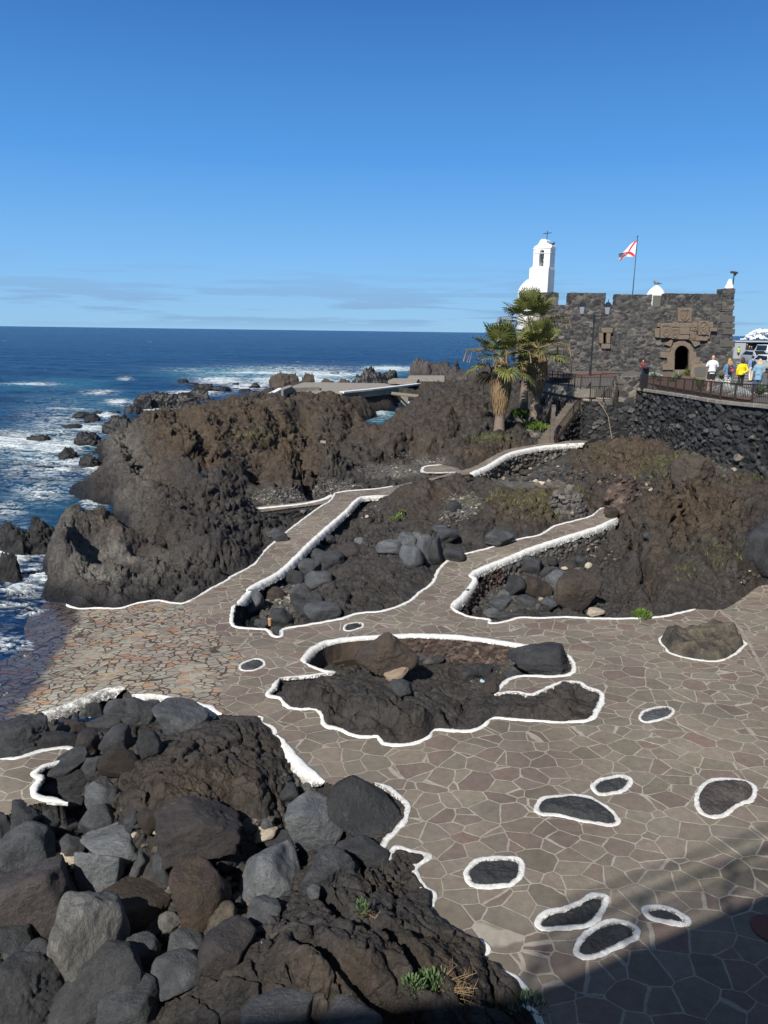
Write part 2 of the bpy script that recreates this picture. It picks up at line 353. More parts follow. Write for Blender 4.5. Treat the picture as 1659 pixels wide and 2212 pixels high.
def stonewall(name, ramp, mortar, bs=.03):
    t = NT(name); p = t.pos(); r = t.attr('rnd'); g = t.attr('gap')
    n = t.noise(p, 7, 7, .65); n2 = t.noise(p, 40, 4, .7)
    c = t.ramp(r, ramp); c = t.mix(1, c, t.ramp(n, [(.3, .65), (.7, 1.4)]), 'MULTIPLY')
    mo = t.mix(t.ramp(t.noise(p, .7, 5, .6), [(.42, 0), (.62, 1)]), mortar[0], mortar[1])
    c = t.mix(g, c, mo)
    return t.out(c, .9, t.bump(t.math('ADD', n, t.math('MULTIPLY', n2, .4)), .7, bs), **{'Specular_IOR_Level': .3})
M['castle'] = stonewall('castle_masonry', [(0, (.026, .026, .028)), (.4, (.044, .044, .045)), (.7, (.066, .064, .062)), (.88, (.1, .094, .086)), (1, (.16, .145, .12))], ((.17, .152, .128), (.09, .082, .072)))
M['drywall'] = stonewall('basalt_masonry', [(0, (.018, .019, .02)), (.5, (.034, .035, .037)), (.85, (.055, .056, .059)), (.96, (.1, .1, .1)), (1, (.2, .165, .12))], ((.006, .006, .006), (.035, .032, .028)), .04)
M['rubblew'] = stonewall('rubble_masonry', [(0, (.045, .044, .045)), (.4, (.07, .068, .066)), (.7, (.1, .095, .088)), (.9, (.16, .14, .12)), (1, (.25, .22, .18))], ((.2, .18, .15), (.06, .05, .045)))
M['redrubble'] = stonewall('red_cinder_masonry', [(0, (.035, .026, .024)), (.5, (.065, .044, .038)), (.85, (.09, .063, .054)), (1, (.17, .13, .1))], ((.15, .13, .11), (.03, .024, .02)))
M['sand'] = simple('brown_sandstone', (.17, .132, .095), .85, .25, 6, bump=.5, bd=.03)
M['ashlar'] = simple('grey_cut_stone', (.085, .078, .07), .85, .25, 6, bump=.5, bd=.03)
M['concrete'] = simple('weathered_concrete', (.24, .215, .18), .9, .25, 2.5, bump=.5, bd=.02)
M['stucco'] = simple('stained_old_concrete', (.12, .1, .08), .9, .45, 1.6, bump=.5, bd=.02)
M['void'] = simple('unlit_interior', (.012, .011, .01), .9, .1)  # near-black colour paints in the shade inside door, slit window and drains
M['iron'] = simple('dark_brown_iron', (.035, .024, .02), .5, .2, 20, bump=.1)
M['rustiron'] = simple('rusty_iron', (.09, .045, .028), .7, .3, 20, bump=.1)
M['blackmetal'] = simple('black_painted_metal', (.018, .018, .02), .4, .1, 20, bump=.05)
M['glass'] = simple('frosted_lantern_glass', (.3, .31, .34), .25, .05, 5, bump=.02)
M['asphalt'] = simple('street_asphalt', (.1, .095, .09), .9, .15, 30, bump=.2)
M['soil'] = simple('reddish_garden_gravel', (.14, .078, .055), .95, .3, 9, bump=.8, bd=.03)
M['wood'] = simple('orange_brown_wood', (.3, .13, .035), .7, .25, 6)
M['oldwood'] = simple('old_grey_wood', (.24, .2, .14), .85, .2, 6)
M['whitewall'] = simple('whitewashed_plaster', (.8, .8, .78), .8, .07, 2.2, bump=.5, bd=.04)
M['bronze'] = simple('dark_bronze', (.08, .075, .065), .5, .2, 8, metal=.6)
# ================================================================== the ground: height fields in (u = x/y, v = ln y)
class Field:          # multiquadric through scattered control points
    def __init__(s, pts, c=.02, lam=1e-3):
        A = np.array(pts, float); s.u = A[:, 0]/A[:, 1]*1.0; s.v = np.log(A[:, 1]); z = A[:, 2]; s.c = c; s.m = z.mean()
        D = np.sqrt((s.u[:, None]-s.u)**2+(s.v[:, None]-s.v)**2+c*c)
        s.w = np.linalg.solve(D-lam*np.eye(len(z)), z-s.m)
    def uv(s, u, v):
        u = np.asarray(u, float); v = np.asarray(v, float); sh = u.shape; u = u.ravel(); v = v.ravel(); o = np.empty(len(u))
        for i in range(0, len(u), 20000):
            D = np.sqrt((u[i:i+20000, None]-s.u)**2+(v[i:i+20000, None]-s.v)**2+s.c**2); o[i:i+20000] = D @ s.w+s.m
        return o.reshape(sh)
    def xy(s, x, y): return s.uv(np.asarray(x)/np.asarray(y), np.log(np.asarray(y)))
def P3(px, py, z): return atz(px, py, z)
# paving heights
pz = [(200, 1330, -.32), (300, 1320, -.16), (143, 1310, -.42), (82, 1302, -.52), (60, 1400, -.49), (0, 1520, -.44), (150, 1480, -.27), (0, 1580, -.36), (350, 1350, -.07), (250, 1400, -.2), (400, 1450, -.02),
      (-200, 1500, -.62), (-400, 1500, -1.2), (-300, 1700, -.8), (-30, 1330, -.62), (-200, 1330, -1.1), (0, 1400, -.53), (450, 1290, 0), (553, 1218, .02), (600, 1230, .02), (520, 1400, 0), (450, 1530, 0), (723, 1065, .22), (640, 1180, .08), (850, 1055, .3), (930, 1030, .32), (1010, 1022, .4), (1100, 978, .75), (1188, 960, .95), (1262, 954, 1.05),
      (554, 1100, .15), (913, 1010, .4), (980, 1260, .02), (1050, 1210, .15), (1161, 1170, .35), (1250, 1140, .5), (1320, 1110, .62), (1400, 1110, .7), (600, 1360, 0), (900, 1330, 0), (1200, 1340, 0), (1500, 1330, 0), (1597, 1300, .03), (1659, 1270, .15), (1800, 1300, .3),
      (1659, 1500, 0), (1400, 1500, 0), (1300, 1700, 0), (1000, 1700, 0), (700, 1640, 0), (900, 2000, 0), (1300, 2200, 0), (1659, 2200, 0), (1659, 1800, 0), (1800, 2000, 0), (1100, 2300, 0), (600, 2400, 0), (200, 2300, 0), (0, 2200, 0), (0, 1640, .05), (100, 1630, .05), (140, 1735, .0), (0, 1780, .0), (700, 1900, 0), (400, 1700, 0), (2200, 1500, .1)]
PZ = Field([P3(*p) for p in pz], .05, 0)
def pvz(x, y): return float(PZ.xy(np.array([x]), np.array([y]))[0])
def onpave(px, py):
    z = 0.
    for _ in range(6): p = atz(px, py, z); z = pvz(p[0], p[1])
    return np.array([p[0], p[1], z])
def smoothline(pts, step, closed=False, amp=.0, seed=0):
    """pixel points on the paving -> smooth world polyline"""
    P = [onpave(*p) for p in pts]; n = len(P); out = []
    seg = range(n if closed else n-1)
    for i in seg:
        p0 = P[(i-1) % n] if (closed or i > 0) else P[i]; p1 = P[i]; p2 = P[(i+1) % n]; p3 = P[(i+2) % n] if (closed or i < n-2) else p2
        d = np.linalg.norm(p2-p1); k = max(1, int(d/step)+1)
        for q in range(k):
            t = q/k; a = .5*((2*p1)+(-p0+p2)*t+(2*p0-5*p1+4*p2-p3)*t*t+(-p0+3*p1-3*p2+p3)*t**3)
            out.append(a)
    if not closed: out.append(P[-1])
    O = np.array(out)
    if amp:
        m = np.ones(len(O)) if closed else np.clip(np.minimum(np.arange(len(O)), np.arange(len(O))[::-1])/4., 0, 1)
        O[:, 0] += fbm(O[:, 0]*3, O[:, 1]*3, O[:, 0]*0+seed, 3)*amp*m; O[:, 1] += fbm(O[:, 0]*3, O[:, 1]*3, O[:, 0]*0+seed+40, 3)*amp*m
    return O
# ---- paving outlines (pixels)
A_left = [(143, 1305), (167, 1314), (217, 1313), (257, 1314), (290, 1305), (337, 1297), (380, 1303), (405, 1300), (450, 1275), (493, 1252), (501, 1245), (548, 1219), (565, 1198), (590, 1173), (637, 1135), (690, 1096), (713, 1082), (723, 1065), (755, 1060), (810, 1056), (850, 1050)]
A_up = [(905, 1038), (985, 1019), (1023, 1008), (1057, 989), (1087, 974), (1121, 966), (1188, 956), (1258, 951)]
A_lowk = [(1262, 957), (1188, 962), (1142, 969), (1100, 980), (1057, 1005), (1015, 1024)]
A_mid = [(960, 1030), (905, 1048), (870, 1064), (840, 1071)]
A_right = [(840, 1071), (785, 1073), (766, 1084), (751, 1101), (713, 1134), (675, 1168), (641, 1202), (603, 1236), (544, 1268), (537, 1280), (512, 1306)]
A_pit = [(512, 1306), (503, 1316), (503, 1350), (535, 1357), (577, 1361), (590, 1374), (607, 1374), (613, 1359), (662, 1350), (730, 1338), (776, 1325), (831, 1319), (882, 1300), (908, 1278), (933, 1261), (950, 1228), (980, 1204), (1052, 1185), (1080, 1176), (1132, 1162), (1167, 1155), (1199, 1136), (1244, 1124), (1276, 1115), (1293, 1101), (1305, 1097)]
B_low = [(1333, 1119), (1290, 1138), (1220, 1160), (1150, 1183), (1094, 1206), (1039, 1228), (1018, 1242), (1026, 1253), (1009, 1278), (973, 1312)]
B_pit = [(973, 1312), (1009, 1331), (1056, 1338), (1058, 1346), (1085, 1344), (1125, 1334), (1167, 1335), (1220, 1333), (1289, 1336), (1359, 1336), (1429, 1332), (1464, 1325), (1502, 1316)]
B_far = [(1556, 1318), (1597, 1297), (1638, 1267), (1659, 1264), (1750, 1255), (2300, 1280), (2700, 1500)]
L_hid = [(819, 1829), (825, 1858)]
L1 = [(73, 1552), (91, 1541), (137, 1525), (182, 1509), (217, 1494), (242, 1486), (271, 1486)]
L2 = [(285, 1502), (319, 1501), (349, 1503), (376, 1508), (426, 1519)]
L3 = [(426, 1519), (449, 1529), (480, 1543)]
L4 = [(558, 1548), (567, 1552), (563, 1560), (572, 1566), (587, 1573), (592, 1583), (586, 1590), (600, 1590)]
L5 = [(600, 1590), (610, 1600), (613, 1610), (636, 1637), (662, 1663), (702, 1690)]
L6 = [(810, 1692), (843, 1705), (877, 1736), (878, 1762), (855, 1795), (835, 1812), (827, 1840), (833, 1856), (843, 1852), (848, 1838), (859, 1833), (896, 1842), (926, 1849), (919, 1859), (898, 1871), (901, 1892), (917, 1918), (937, 1930), (936, 1949), (930, 1968)]
L7 = [(956, 2000), (985, 2018), (1013, 2034), (1042, 2038), (1056, 2053), (1044, 2068)]
L8 = [(1065, 2090), (1090, 2101), (1115, 2118), (1134, 2148), (1128, 2176), (1146, 2185), (1161, 2212), (1170, 2300)]
mainpoly = ([(-500, 1240), (60, 1298)]+A_left+A_up+A_lowk+A_mid+A_right[1:]+A_pit[1:]+B_low+B_pit[1:]+B_far+[(3600, 2000), (3000, 2900), (1900, 3000), (1180, 2700)]
            + L8[::-1]+L7[::-1]+L6[::-1]+[(760, 1700)]+L5[::-1]+L4[::-1]+[(520, 1545)]+L3[::-1]+L2[::-1]+L1[::-1]+[(23, 1556), (0, 1566), (-200, 1600), (-700, 1600)])
patch = [(-300, 1690), (0, 1640), (45, 1636), (90, 1622), (135, 1616), (155, 1618), (163, 1630), (150, 1640), (115, 1650), (90, 1658), (73, 1672), (86, 1682), (73, 1708), (85, 1722), (115, 1728), (147, 1735), (110, 1732), (60, 1740), (0, 1765), (-300, 1830)]
patchk = patch[1:16]
landing = [(913, 1010), (926, 1006), (954, 1004), (990, 1012), (985, 1021), (920, 1022)]
ramp_l = [(549, 1096), (620, 1088), (714, 1077), (700, 1088), (640, 1096), (560, 1106)]
isl = {
 'I1': [(744, 1357), (748, 1350), (765, 1345), (782, 1347), (781, 1355), (762, 1362), (748, 1362)],
 'I2': [(519, 1440), (530, 1430), (552, 1423), (569, 1428), (566, 1440), (545, 1448), (523, 1448)],
 'I4': [(1426, 1384), (1435, 1374), (1470, 1367), (1560, 1364), (1606, 1386), (1600, 1402), (1570, 1422), (1540, 1428), (1490, 1422), (1450, 1411), (1440, 1400)],
 'I5': [(1383, 1548), (1395, 1536), (1430, 1527), (1452, 1531), (1451, 1542), (1430, 1553), (1400, 1560), (1386, 1557)],
 'I6': [(1283, 1697), (1300, 1685), (1340, 1677), (1361, 1683), (1357, 1699), (1335, 1711), (1300, 1716), (1286, 1707)],
 'I7': [(1160, 1745), (1172, 1726), (1205, 1721), (1260, 1720), (1300, 1737), (1325, 1757), (1334, 1776), (1310, 1782), (1260, 1773), (1200, 1760), (1166, 1755)],
 'I8': [(1505, 1727), (1521, 1697), (1546, 1684), (1600, 1685), (1629, 1702), (1622, 1728), (1588, 1742), (1560, 1762), (1535, 1765), (1514, 1753)],
 'I9': [(1008, 1891), (1017, 1869), (1042, 1857), (1113, 1855), (1126, 1880), (1108, 1907), (1080, 1915), (1026, 1912)],
 'I10': [(1162, 1990), (1182, 1972), (1240, 1957), (1276, 1935), (1303, 1936), (1309, 1946), (1288, 1984), (1263, 2000), (1200, 2007), (1167, 2003)],
 'I11': [(1247, 2053), (1258, 2026), (1302, 1997), (1340, 1990), (1375, 2009), (1358, 2033), (1318, 2053), (1270, 2067), (1250, 2063)],
 'I12': [(1393, 1968), (1402, 1960), (1440, 1962), (1478, 1979), (1485, 1994), (1470, 1998), (1412, 1984)]}
I3 = [(661, 1434), (658, 1421), (682, 1397), (715, 1384), (776, 1377), (864, 1372), (945, 1372), (1026, 1378), (1113, 1391), (1160, 1397), (1218, 1408), (1238, 1431), (1235, 1453), (1201, 1461), (1127, 1461), (1096, 1470), (1073, 1497), (1113, 1495), (1147, 1501), (1171, 1492), (1215, 1472), (1252, 1475), (1268, 1485), (1295, 1495), (1299, 1512), (1275, 1553), (1214, 1559), (1147, 1556), (1066, 1551), (1046, 1566), (1012, 1579), (938, 1576), (924, 1593), (877, 1608), (830, 1606), (817, 1590), (776, 1592), (742, 1579), (702, 1566), (698, 1546), (682, 1532), (628, 1529), (607, 1509), (580, 1502), (591, 1485), (603, 1466), (650, 1462), (690, 1457), (722, 1453), (695, 1448)]
def worldpoly(pts): return smoothline(pts, .25, True)
POLY = [worldpoly(mainpoly), worldpoly(patch), worldpoly(landing), worldpoly(ramp_l)]
HOLES = [worldpoly(I3)]+[worldpoly(v) for v in isl.values()]
def inpoly(poly, X, Y):
    n = len(poly); r = np.zeros(X.shape, bool); bx0, bx1, by0, by1 = poly[:, 0].min(), poly[:, 0].max(), poly[:, 1].min(), poly[:, 1].max()
    s = (X >= bx0) & (X <= bx1) & (Y >= by0) & (Y <= by1); x = X[s]; y = Y[s]; q = np.zeros(x.shape, bool)
    for i in range(n):
        x1, y1 = poly[i][:2]; x2, y2 = poly[(i+1) % n][:2]
        if y1 == y2: continue
        q ^= ((y1 > y) != (y2 > y)) & (x < (x2-x1)*(y-y1)/(y2-y1)+x1)
    r[s] = q; return r
def paved(X, Y, holes=True):
    m = np.zeros(X.shape, bool)
    for p in POLY: m |= inpoly(p, X, Y)
    if holes:
        for p in HOLES: m &= ~inpoly(p, X, Y)
    return m
# ---- terrain control points: (px, py, z) seen in the photo, and W(px, distance, z) for what stands behind
T = [(82, 1300, -.7), (143, 1300, -.5), (217, 1306, -.3), (290, 1298, -.2), (380, 1296, -.1), (450, 1266, 0), (500, 1241, 0), (548, 1213, .1), (590, 1168, 0), (637, 1128, 0), (690, 1090, 0),
 (100, 1288, -.4), (200, 1290, .1), (250, 1282, .1), (150, 1282, 0), (300, 1282, -.6), (345, 1275, -.6), (400, 1272, .35), (430, 1260, .2), (110, 1262, -.6), (200, 1268, -.5), (260, 1268, -.5), (370, 1255, .1), (470, 1235, .2),
 (108, 1215, .5), (150, 1190, 1.0), (200, 1205, .8), (260, 1220, .5), (330, 1215, .5), (400, 1215, .5), (128, 1120, 1.8), (143, 1092, 1.9), (170, 1102, 1.55), (210, 1122, 1.3), (250, 1126, 1.3), (300, 1122, 1.45), (350, 1125, 1.3), (420, 1140, 1.1), (400, 1180, .8), (480, 1180, .8), (520, 1150, .7), (540, 1180, .4), (470, 1212, .4),
 (160, 1070, -.5), (150, 1052, -.3), (200, 1040, .5), (240, 1062, .7), (260, 1040, 1.2), (300, 1080, 1.1), (250, 980, 1.5), (287, 917, 1.8), (258, 925, 1.2), (240, 945, .6), (222, 985, -.3), (300, 950, 2.0), (347, 887, 2.5), (373, 890, 2.6), (350, 940, 2.6), (400, 960, 2.6), (350, 1000, 1.8), (400, 1040, 1.5), (450, 1000, 1.9), (500, 960, 2.5), (450, 900, 3.0), (500, 880, 3.0), (553, 850, 3.0), (600, 868, 2.7), (500, 1050, 1.5), (530, 1035, 1.0),
 (585, 985, 2.2), (620, 960, 2.6), (650, 955, 2.5), (690, 955, 2.1), (640, 900, 2.6), (545, 1062, 0), (583, 1043, 0), (626, 1035, 0), (664, 1018, .05), (689, 1007, .1), (706, 980, .2), (715, 960, .3),
 (560, 1078, -.1), (600, 1082, -.1), (650, 1062, 0), (700, 1055, 0), (760, 1045, .1), (840, 1038, .1), (800, 1012, .3), (900, 1003, .3), (950, 1000, .3), (870, 985, .5), (720, 1015, .8), (750, 1018, .7), (680, 1040, .3),
 (760, 960, 1.2), (820, 955, 1.3), (780, 930, 1.7), (860, 960, 1.2), (900, 950, 1.4), (900, 915, 2.2), (940, 970, 1.0), (1000, 960, 1.2), (980, 920, 2.0), (1000, 880, 2.7), (960, 985, .7), (1040, 900, 2.2), (1080, 930, 1.7), (1120, 940, 1.4), (1150, 940, 1.1), (1060, 960, 1.2), (1020, 975, 1.0), (985, 1000, .7), (960, 950, 1.6), (1190, 948, .9), (1160, 915, 1.2), (1110, 900, 1.7),
 (560, 1322, -.6), (600, 1300, -.6), (650, 1300, -.4), (700, 1320, -.15), (750, 1305, .0), (830, 1298, .02), (900, 1262, .05), (640, 1245, -.6), (700, 1195, -.4), (760, 1145, -.3), (800, 1105, -.2), (800, 1085, -.1), (845, 1085, .4), (860, 1052, .9), (900, 1037, 1.3), (950, 1033, 1.3), (1000, 1035, 1.2), (520, 1335, -.5), (780, 1200, .2), (850, 1200, .35), (930, 1200, .2), (850, 1150, .6), (920, 1130, .9), (1000, 1100, 1.0), (1050, 1065, 1.2), (1100, 1080, 1.1), (1000, 1150, .5), (1060, 1170, .35), (1150, 1140, .6), (1200, 1105, .8), (1130, 1100, .9), (750, 1250, .1), (850, 1250, .15), (1240, 1095, .7), (1270, 1085, .8),
 (1050, 1043, -.3), (1100, 1029, -.35), (1150, 1029, -.2), (1200, 1036, 0), (1250, 1035, .3), (1030, 1036, -.1), (1190, 1008, -.3), (1225, 992, .1), (1150, 1008, -.3), (1100, 1012, -.4),
 (1275, 972, 1.0), (1300, 962, 1.4), (1350, 957, 1.7), (1400, 962, 1.8), (1300, 990, 1.4), (1250, 1005, 1.1), (1350, 1000, 1.5), (1400, 1010, 1.7), (1450, 990, 1.9), (1420, 1040, 1.7), (1380, 1060, 1.5), (1310, 1040, 1.4), (1290, 1065, 1.1), (1350, 1080, 1.2), (1500, 990, 1.6), (1540, 1010, 1.6), (1600, 1050, 1.9), (1500, 1040, 2.0), (1490, 1065, 1.9), (1550, 1055, 2.1), (1620, 1060, 2.1), (1680, 1060, 2.1), (1800, 1060, 2.3), (1450, 1100, 1.5), (1550, 1100, 1.8), (1640, 1120, 1.7), (1400, 1120, 1.1), (1350, 1130, .7), (1380, 1200, .5), (1420, 1250, .3), (1500, 1200, .9), (1600, 1200, 1.1), (1660, 1200, 1.1), (1550, 1270, .35), (1480, 1295, .1), (1400, 1300, .1), (1600, 1285, .12), (1650, 1255, .3), (1300, 1320, 0), (1360, 1322, .05), (1395, 1230, -.1), (1410, 1275, -.25), (1376, 1175, .2), (1750, 1230, .5), (1900, 1200, 1.0), (2200, 1150, 1.5),
 (1000, 1312, -.4), (1040, 1290, -.5), (1060, 1240, -.5), (1100, 1300, -.5), (1150, 1250, -.45), (1200, 1230, -.35), (1250, 1300, -.2), (1290, 1180, 0), (1330, 1145, .3), (1180, 1310, -.3), (1350, 1225, .2), (1230, 1190, -.3),
 (650, 1474, .5), (612, 1482, .4), (606, 1500, .1), (700, 1490, .4), (800, 1505, .45), (700, 1540, .2), (720, 1562, 0), (800, 1565, .3), (880, 1588, .15), (900, 1540, .5), (1000, 1545, .4), (1000, 1566, .05), (1050, 1530, .2), (1150, 1525, .25), (1215, 1500, .62), (1270, 1520, .5), (1180, 1510, .5), (1250, 1545, .1), (850, 1485, 0), (950, 1485, 0), (1040, 1490, -.2), (740, 1432, -.6), (690, 1425, -.6), (690, 1443, -.3), (800, 1440, -.5), (900, 1440, -.5), (1000, 1440, -.6), (1080, 1435, -.5), (1150, 1425, -.2), (900, 1400, -.6), (1050, 1410, -.6), (750, 1400, -.6), (1180, 1450, 0), (760, 1470, .1),
 (560, 1560, .1), (575, 1580, .1), (600, 1610, .05), (480, 1565, .3), (530, 1560, .35), (520, 1600, .3), (420, 1600, .3), (500, 1680, .3), (400, 1700, .4), (300, 1680, .3), (350, 1750, .3), (550, 1720, .2), (600, 1680, .1), (630, 1680, -.1), (680, 1710, -.3), (450, 1760, .2), (540, 1770, -.2), (260, 1660, .1), (440, 1640, .45), (340, 1720, .45),
 (80, 1580, -.3), (20, 1600, -.2), (200, 1560, -.6), (300, 1540, -.5), (400, 1540, -.3), (150, 1700, -.4), (200, 1800, -.6), (100, 1900, -.7), (300, 1900, -.7), (500, 1900, -.6), (640, 1880, -.4), (0, 1800, -.5), (0, 2000, -.8), (100, 2100, -.8), (300, 2100, -.8), (430, 2060, -.5), (300, 2212, -.8), (0, 2250, -.8), (760, 1780, -.2), (600, 1790, -.4),
 (700, 1950, .3), (730, 1890, .25), (800, 1890, .2), (850, 1900, .15), (870, 1880, .1), (900, 1930, .15), (800, 1850, .1), (650, 2010, .7), (750, 1990, .6), (850, 1990, .45), (920, 1985, .35), (700, 2080, .9), (800, 2070, .85), (900, 2070, .7), (1000, 2090, .45), (1050, 2120, .25), (950, 2150, .6), (1050, 2180, .3), (1110, 2170, .1), (620, 2090, .8), (550, 2140, .5), (590, 2180, .5), (700, 2190, .5), (850, 2190, .4), (980, 2030, .25), (950, 2230, .5), (500, 2240, .3), (700, 2300, .8), (1000, 2350, .6), (400, 2400, 0)]
Wp = [(130, 29, -1.6), (170, 29.5, -1.4), (205, 30, -1.4), (190, 33, -1.8), (215, 35.3, -1.5), (222, 32, -1.2), (170, 35.3, -1.8), (130, 34, -2.2), (260, 33.5, .4), (300, 33, .9), (100, 38, -2), (150, 46, -2), (180, 50, -2), (200, 57, -2), (60, 33, -2), (0, 30, -2), (60, 26, -1.8), (92, 24, -1.2), (0, 22.5, -1.2), (-200, 25, -2.5), (-200, 60, -3), (-500, 40, -3), (30, 80, -3), (150, 70, -3), (230, 62, -2), (290, 62, -1.2), (400, 72, -.8), (480, 80, -.5), (300, 100, -4), (500, 110, -2.5), (100, 130, -5),
 (180, 41, -.6), (828, 59, .5), (828, 65, -2), (800, 58, .8), (861, 61, 1.9), (861, 66, -1.5), (845, 61, 1.3), (915, 64, 3.0), (940, 68, 3.1), (903, 68, 1.0), (890, 68, -2), (890, 80, -2), (828, 78.5, -2), (845, 82, -2.2), (862, 86, -2), (800, 73, -1.8), (815, 75.5, -2), (880, 76, -2.2), (897, 75, -2), (904, 82, -1.6), (880, 84, -2.2), (868, 88.5, -1.5), (895, 92, -2), (830, 72, -2), (845, 77, -2), (800, 73, -1.5), (782, 66, .9), (810, 68, -1.8), (745, 75, 1.4), (740, 70, 1.5), (700, 70, 1.5), (770, 73.5, .2), (785, 80, 1.3), (800, 77, 1.3), (760, 77, 1.5), (825, 83, 1.3), (845, 86, 1.2), (835, 90, 1.2), (870, 96, 1.2), (660, 68, 1.6), (620, 73, 1.7), (600, 78, 1.6), (580, 90, .5), (620, 95, 1.2), (700, 95, 1.2), (800, 97, 1.0), (740, 85, 1.4), (560, 84, .6), (520, 92, -.6), (600, 106, -1.), (700, 108, -1), (850, 112, 0), (960, 100, 1.2), (1000, 95, 1.8), (1000, 108, .8), (1060, 90, 2.2), (940, 90, 1.8), (915, 96, .6), (960, 80, 2.6), (1020, 78, 2.5), (1060, 75, 2.2), (1100, 70, 2.0), (1180, 66, 1.2), (1230, 62, 1.0), (1300, 58, 1.0), (1200, 90, 2.6), (1150, 110, 2.), (1400, 100, 3), (1700, 60, 3), (1500, 52, 1.2), (1580, 42, 1.2), (1900, 36, 2), (1340, 60, 1), (1450, 75, 2.5), (2200, 30, 2.5), (2000, 80, 3)]
T += [(560, 1114, -.35), (600, 1110, -.35), (650, 1102, -.3), (565, 1132, -.35), (620, 1122, -.4), (600, 1150, -.2), (660, 1112, -.25), (580, 1090, -.05), (620, 1084, -.05), (660, 1078, 0)]
LK = [onpave(*q) for q in A_lowk[1:]]; lkc = [q+np.array([-.15, -k_, -1.15-.1*k_]) for q in LK for k_ in (.55, 1.6)]
ctrl = lkc+[P3(*t) for t in T]+[atpz(a, b, c) for a, b, c in Wp]+[np.array(q) for q in [(-6., 4.6, -.5), (0., 4.6, 0.), (6., 4.6, -.1), (-3, 4.6, -.3)]]
ck_ = []
for c_ in ctrl:
    if all(abs(c_[0]/c_[1]-d_[0]/d_[1])+abs(math.log(c_[1]/d_[1])) > .004 for d_ in ck_): ck_.append(c_)
ctrl = ck_; BASE = Field(ctrl, .012, 0)
# ---- polar grid
U0, U1, NU = -.86, .86, 1000; V0, V1, NV = math.log(4.6), math.log(118.), 1240
uu = np.linspace(U0, U1, NU); vv = np.linspace(V0, V1, NV)
UG, VG = np.meshgrid(uu, vv); YG = np.exp(VG); XG = UG*YG
cu = np.linspace(U0, U1, 320); cv = np.linspace(V0, V1, 400)
def upsample(C):
    fu = (uu-U0)/(U1-U0)*(len(cu)-1); fv = (vv-V0)/(V1-V0)*(len(cv)-1)
    i = np.clip(fu.astype(int), 0, len(cu)-2); j = np.clip(fv.astype(int), 0, len(cv)-2); a = fu-i; b = (fv-j)[:, None]
    R0 = C[:, i]*(1-a)+C[:, i+1]*a; return R0[j]*(1-b)+R0[j+1]*b
CUg, CVg = np.meshgrid(cu, cv)
ZB = upsample(BASE.uv(CUg, CVg)); ZP = upsample(PZ.uv(CUg, CVg))
PM = paved(XG, YG)
def hitv(PXv, PYv, off=0., F0=None):
    FZ = ZS if F0 is None else F0
    PXv = np.asarray(PXv, float); PYv = np.asarray(PYv, float); D = _f[None]+_r[None]*((PXv-CX)/FP)[:, None]-_u[None]*((PYv-CY)/FP)[:, None]
    n = len(PXv); lo = np.full(n, 4.7); hi = np.full(n, 117.); done = np.zeros(n, bool); y = np.full(n, 4.7)
    def sv(x, yy):
        fu = np.clip((x/yy-U0)/(U1-U0)*(NU-1), 0, NU-1.001); fv = np.clip((np.log(yy)-V0)/(V1-V0)*(NV-1), 0, NV-1.001); i = fu.astype(int); j = fv.astype(int); a = fu-i; b = fv-j
        return (FZ[j, i]*(1-a)+FZ[j, i+1]*a)*(1-b)+(FZ[j+1, i]*(1-a)+FZ[j+1, i+1]*a)*b
    while y[0] < 117:
        t = y/D[:, 1]; below = (CH+D[:, 2]*t < sv(D[:, 0]*t, y)+off) & ~done; hi[below] = y[below]; done |= below; lo[~done] = y[~done]; y = y*1.008
        if done.all(): break
    for _ in range(11):
        m = (lo+hi)/2; t = m/D[:, 1]; b = CH+D[:, 2]*t < sv(D[:, 0]*t, m)+off; hi = np.where(b, m, hi); lo = np.where(b, lo, m)
    t = hi/D[:, 1]; return np.stack([D[:, 0]*t, hi, CH+D[:, 2]*t], 1)
def blurm(m, k):
    a = m.astype(np.float32)
    for ax in (0, 1):
        c = np.cumsum(np.concatenate([np.repeat(a.take([0], ax), k+1, ax), a, np.repeat(a.take([-1], ax), k, ax)], ax), ax)
        n = a.shape[ax]; a = (np.take(c, np.arange(2*k+1, 2*k+1+n), ax)-np.take(c, np.arange(0, n), ax))/(2*k+1)
    return a
fb = sstep(YG, 20, 32); ZB = ZB*(1-fb)+blurm(ZB, 7)*fb
ISLM = np.zeros(XG.shape, bool)
for p in HOLES[1:]: ISLM |= inpoly(p, XG, YG)
near = np.clip(blurm(PM | ISLM, 11)*2.2, 0, 1)            # 1 = on/at paving, 0 = well away
# region fields in pixel space of the base surface (used for rock character: what the rock is like there, plus painted highlights in pale)
PXG, PYG = proj(XG, YG, ZB)
def blob(lst):
    s = np.zeros_like(XG)
    for (a, b, rx, ry, w) in lst: s = np.maximum(s, w*np.exp(-(((PXG-a)/rx)**2+((PYG-b)/ry)**2)))
    return s
gravel = blob([(620, 1075, 75, 22, 1), (720, 1055, 60, 16, 1), (850, 1020, 70, 18, 1), (930, 1000, 40, 14, .8), (600, 1310, 45, 45, .9), (640, 1240, 40, 60, .6), (1000, 1090, 40, 26, .9), (1150, 1040, 90, 16, .9), (1190, 1015, 40, 12, .8), (1080, 1290, 60, 50, .5), (1110, 1430, 40, 20, .7), (1040, 1480, 40, 14, .7), (1180, 1270, 80, 50, .45), (230, 1530, 90, 25, .6), (1560, 1020, 60, 16, .5)])
gravel = np.maximum(gravel, 0)
smoothr = np.clip(blob([(830, 1260, 130, 60, .7), (1000, 1540, 330, 55, .6), (480, 1660, 200, 110, .6), (1300, 1250, 60, 60, .2), (800, 2050, 300, 170, .35)]), 0, 1)
dist = YG
X, Y, Z0 = XG, YG, ZB
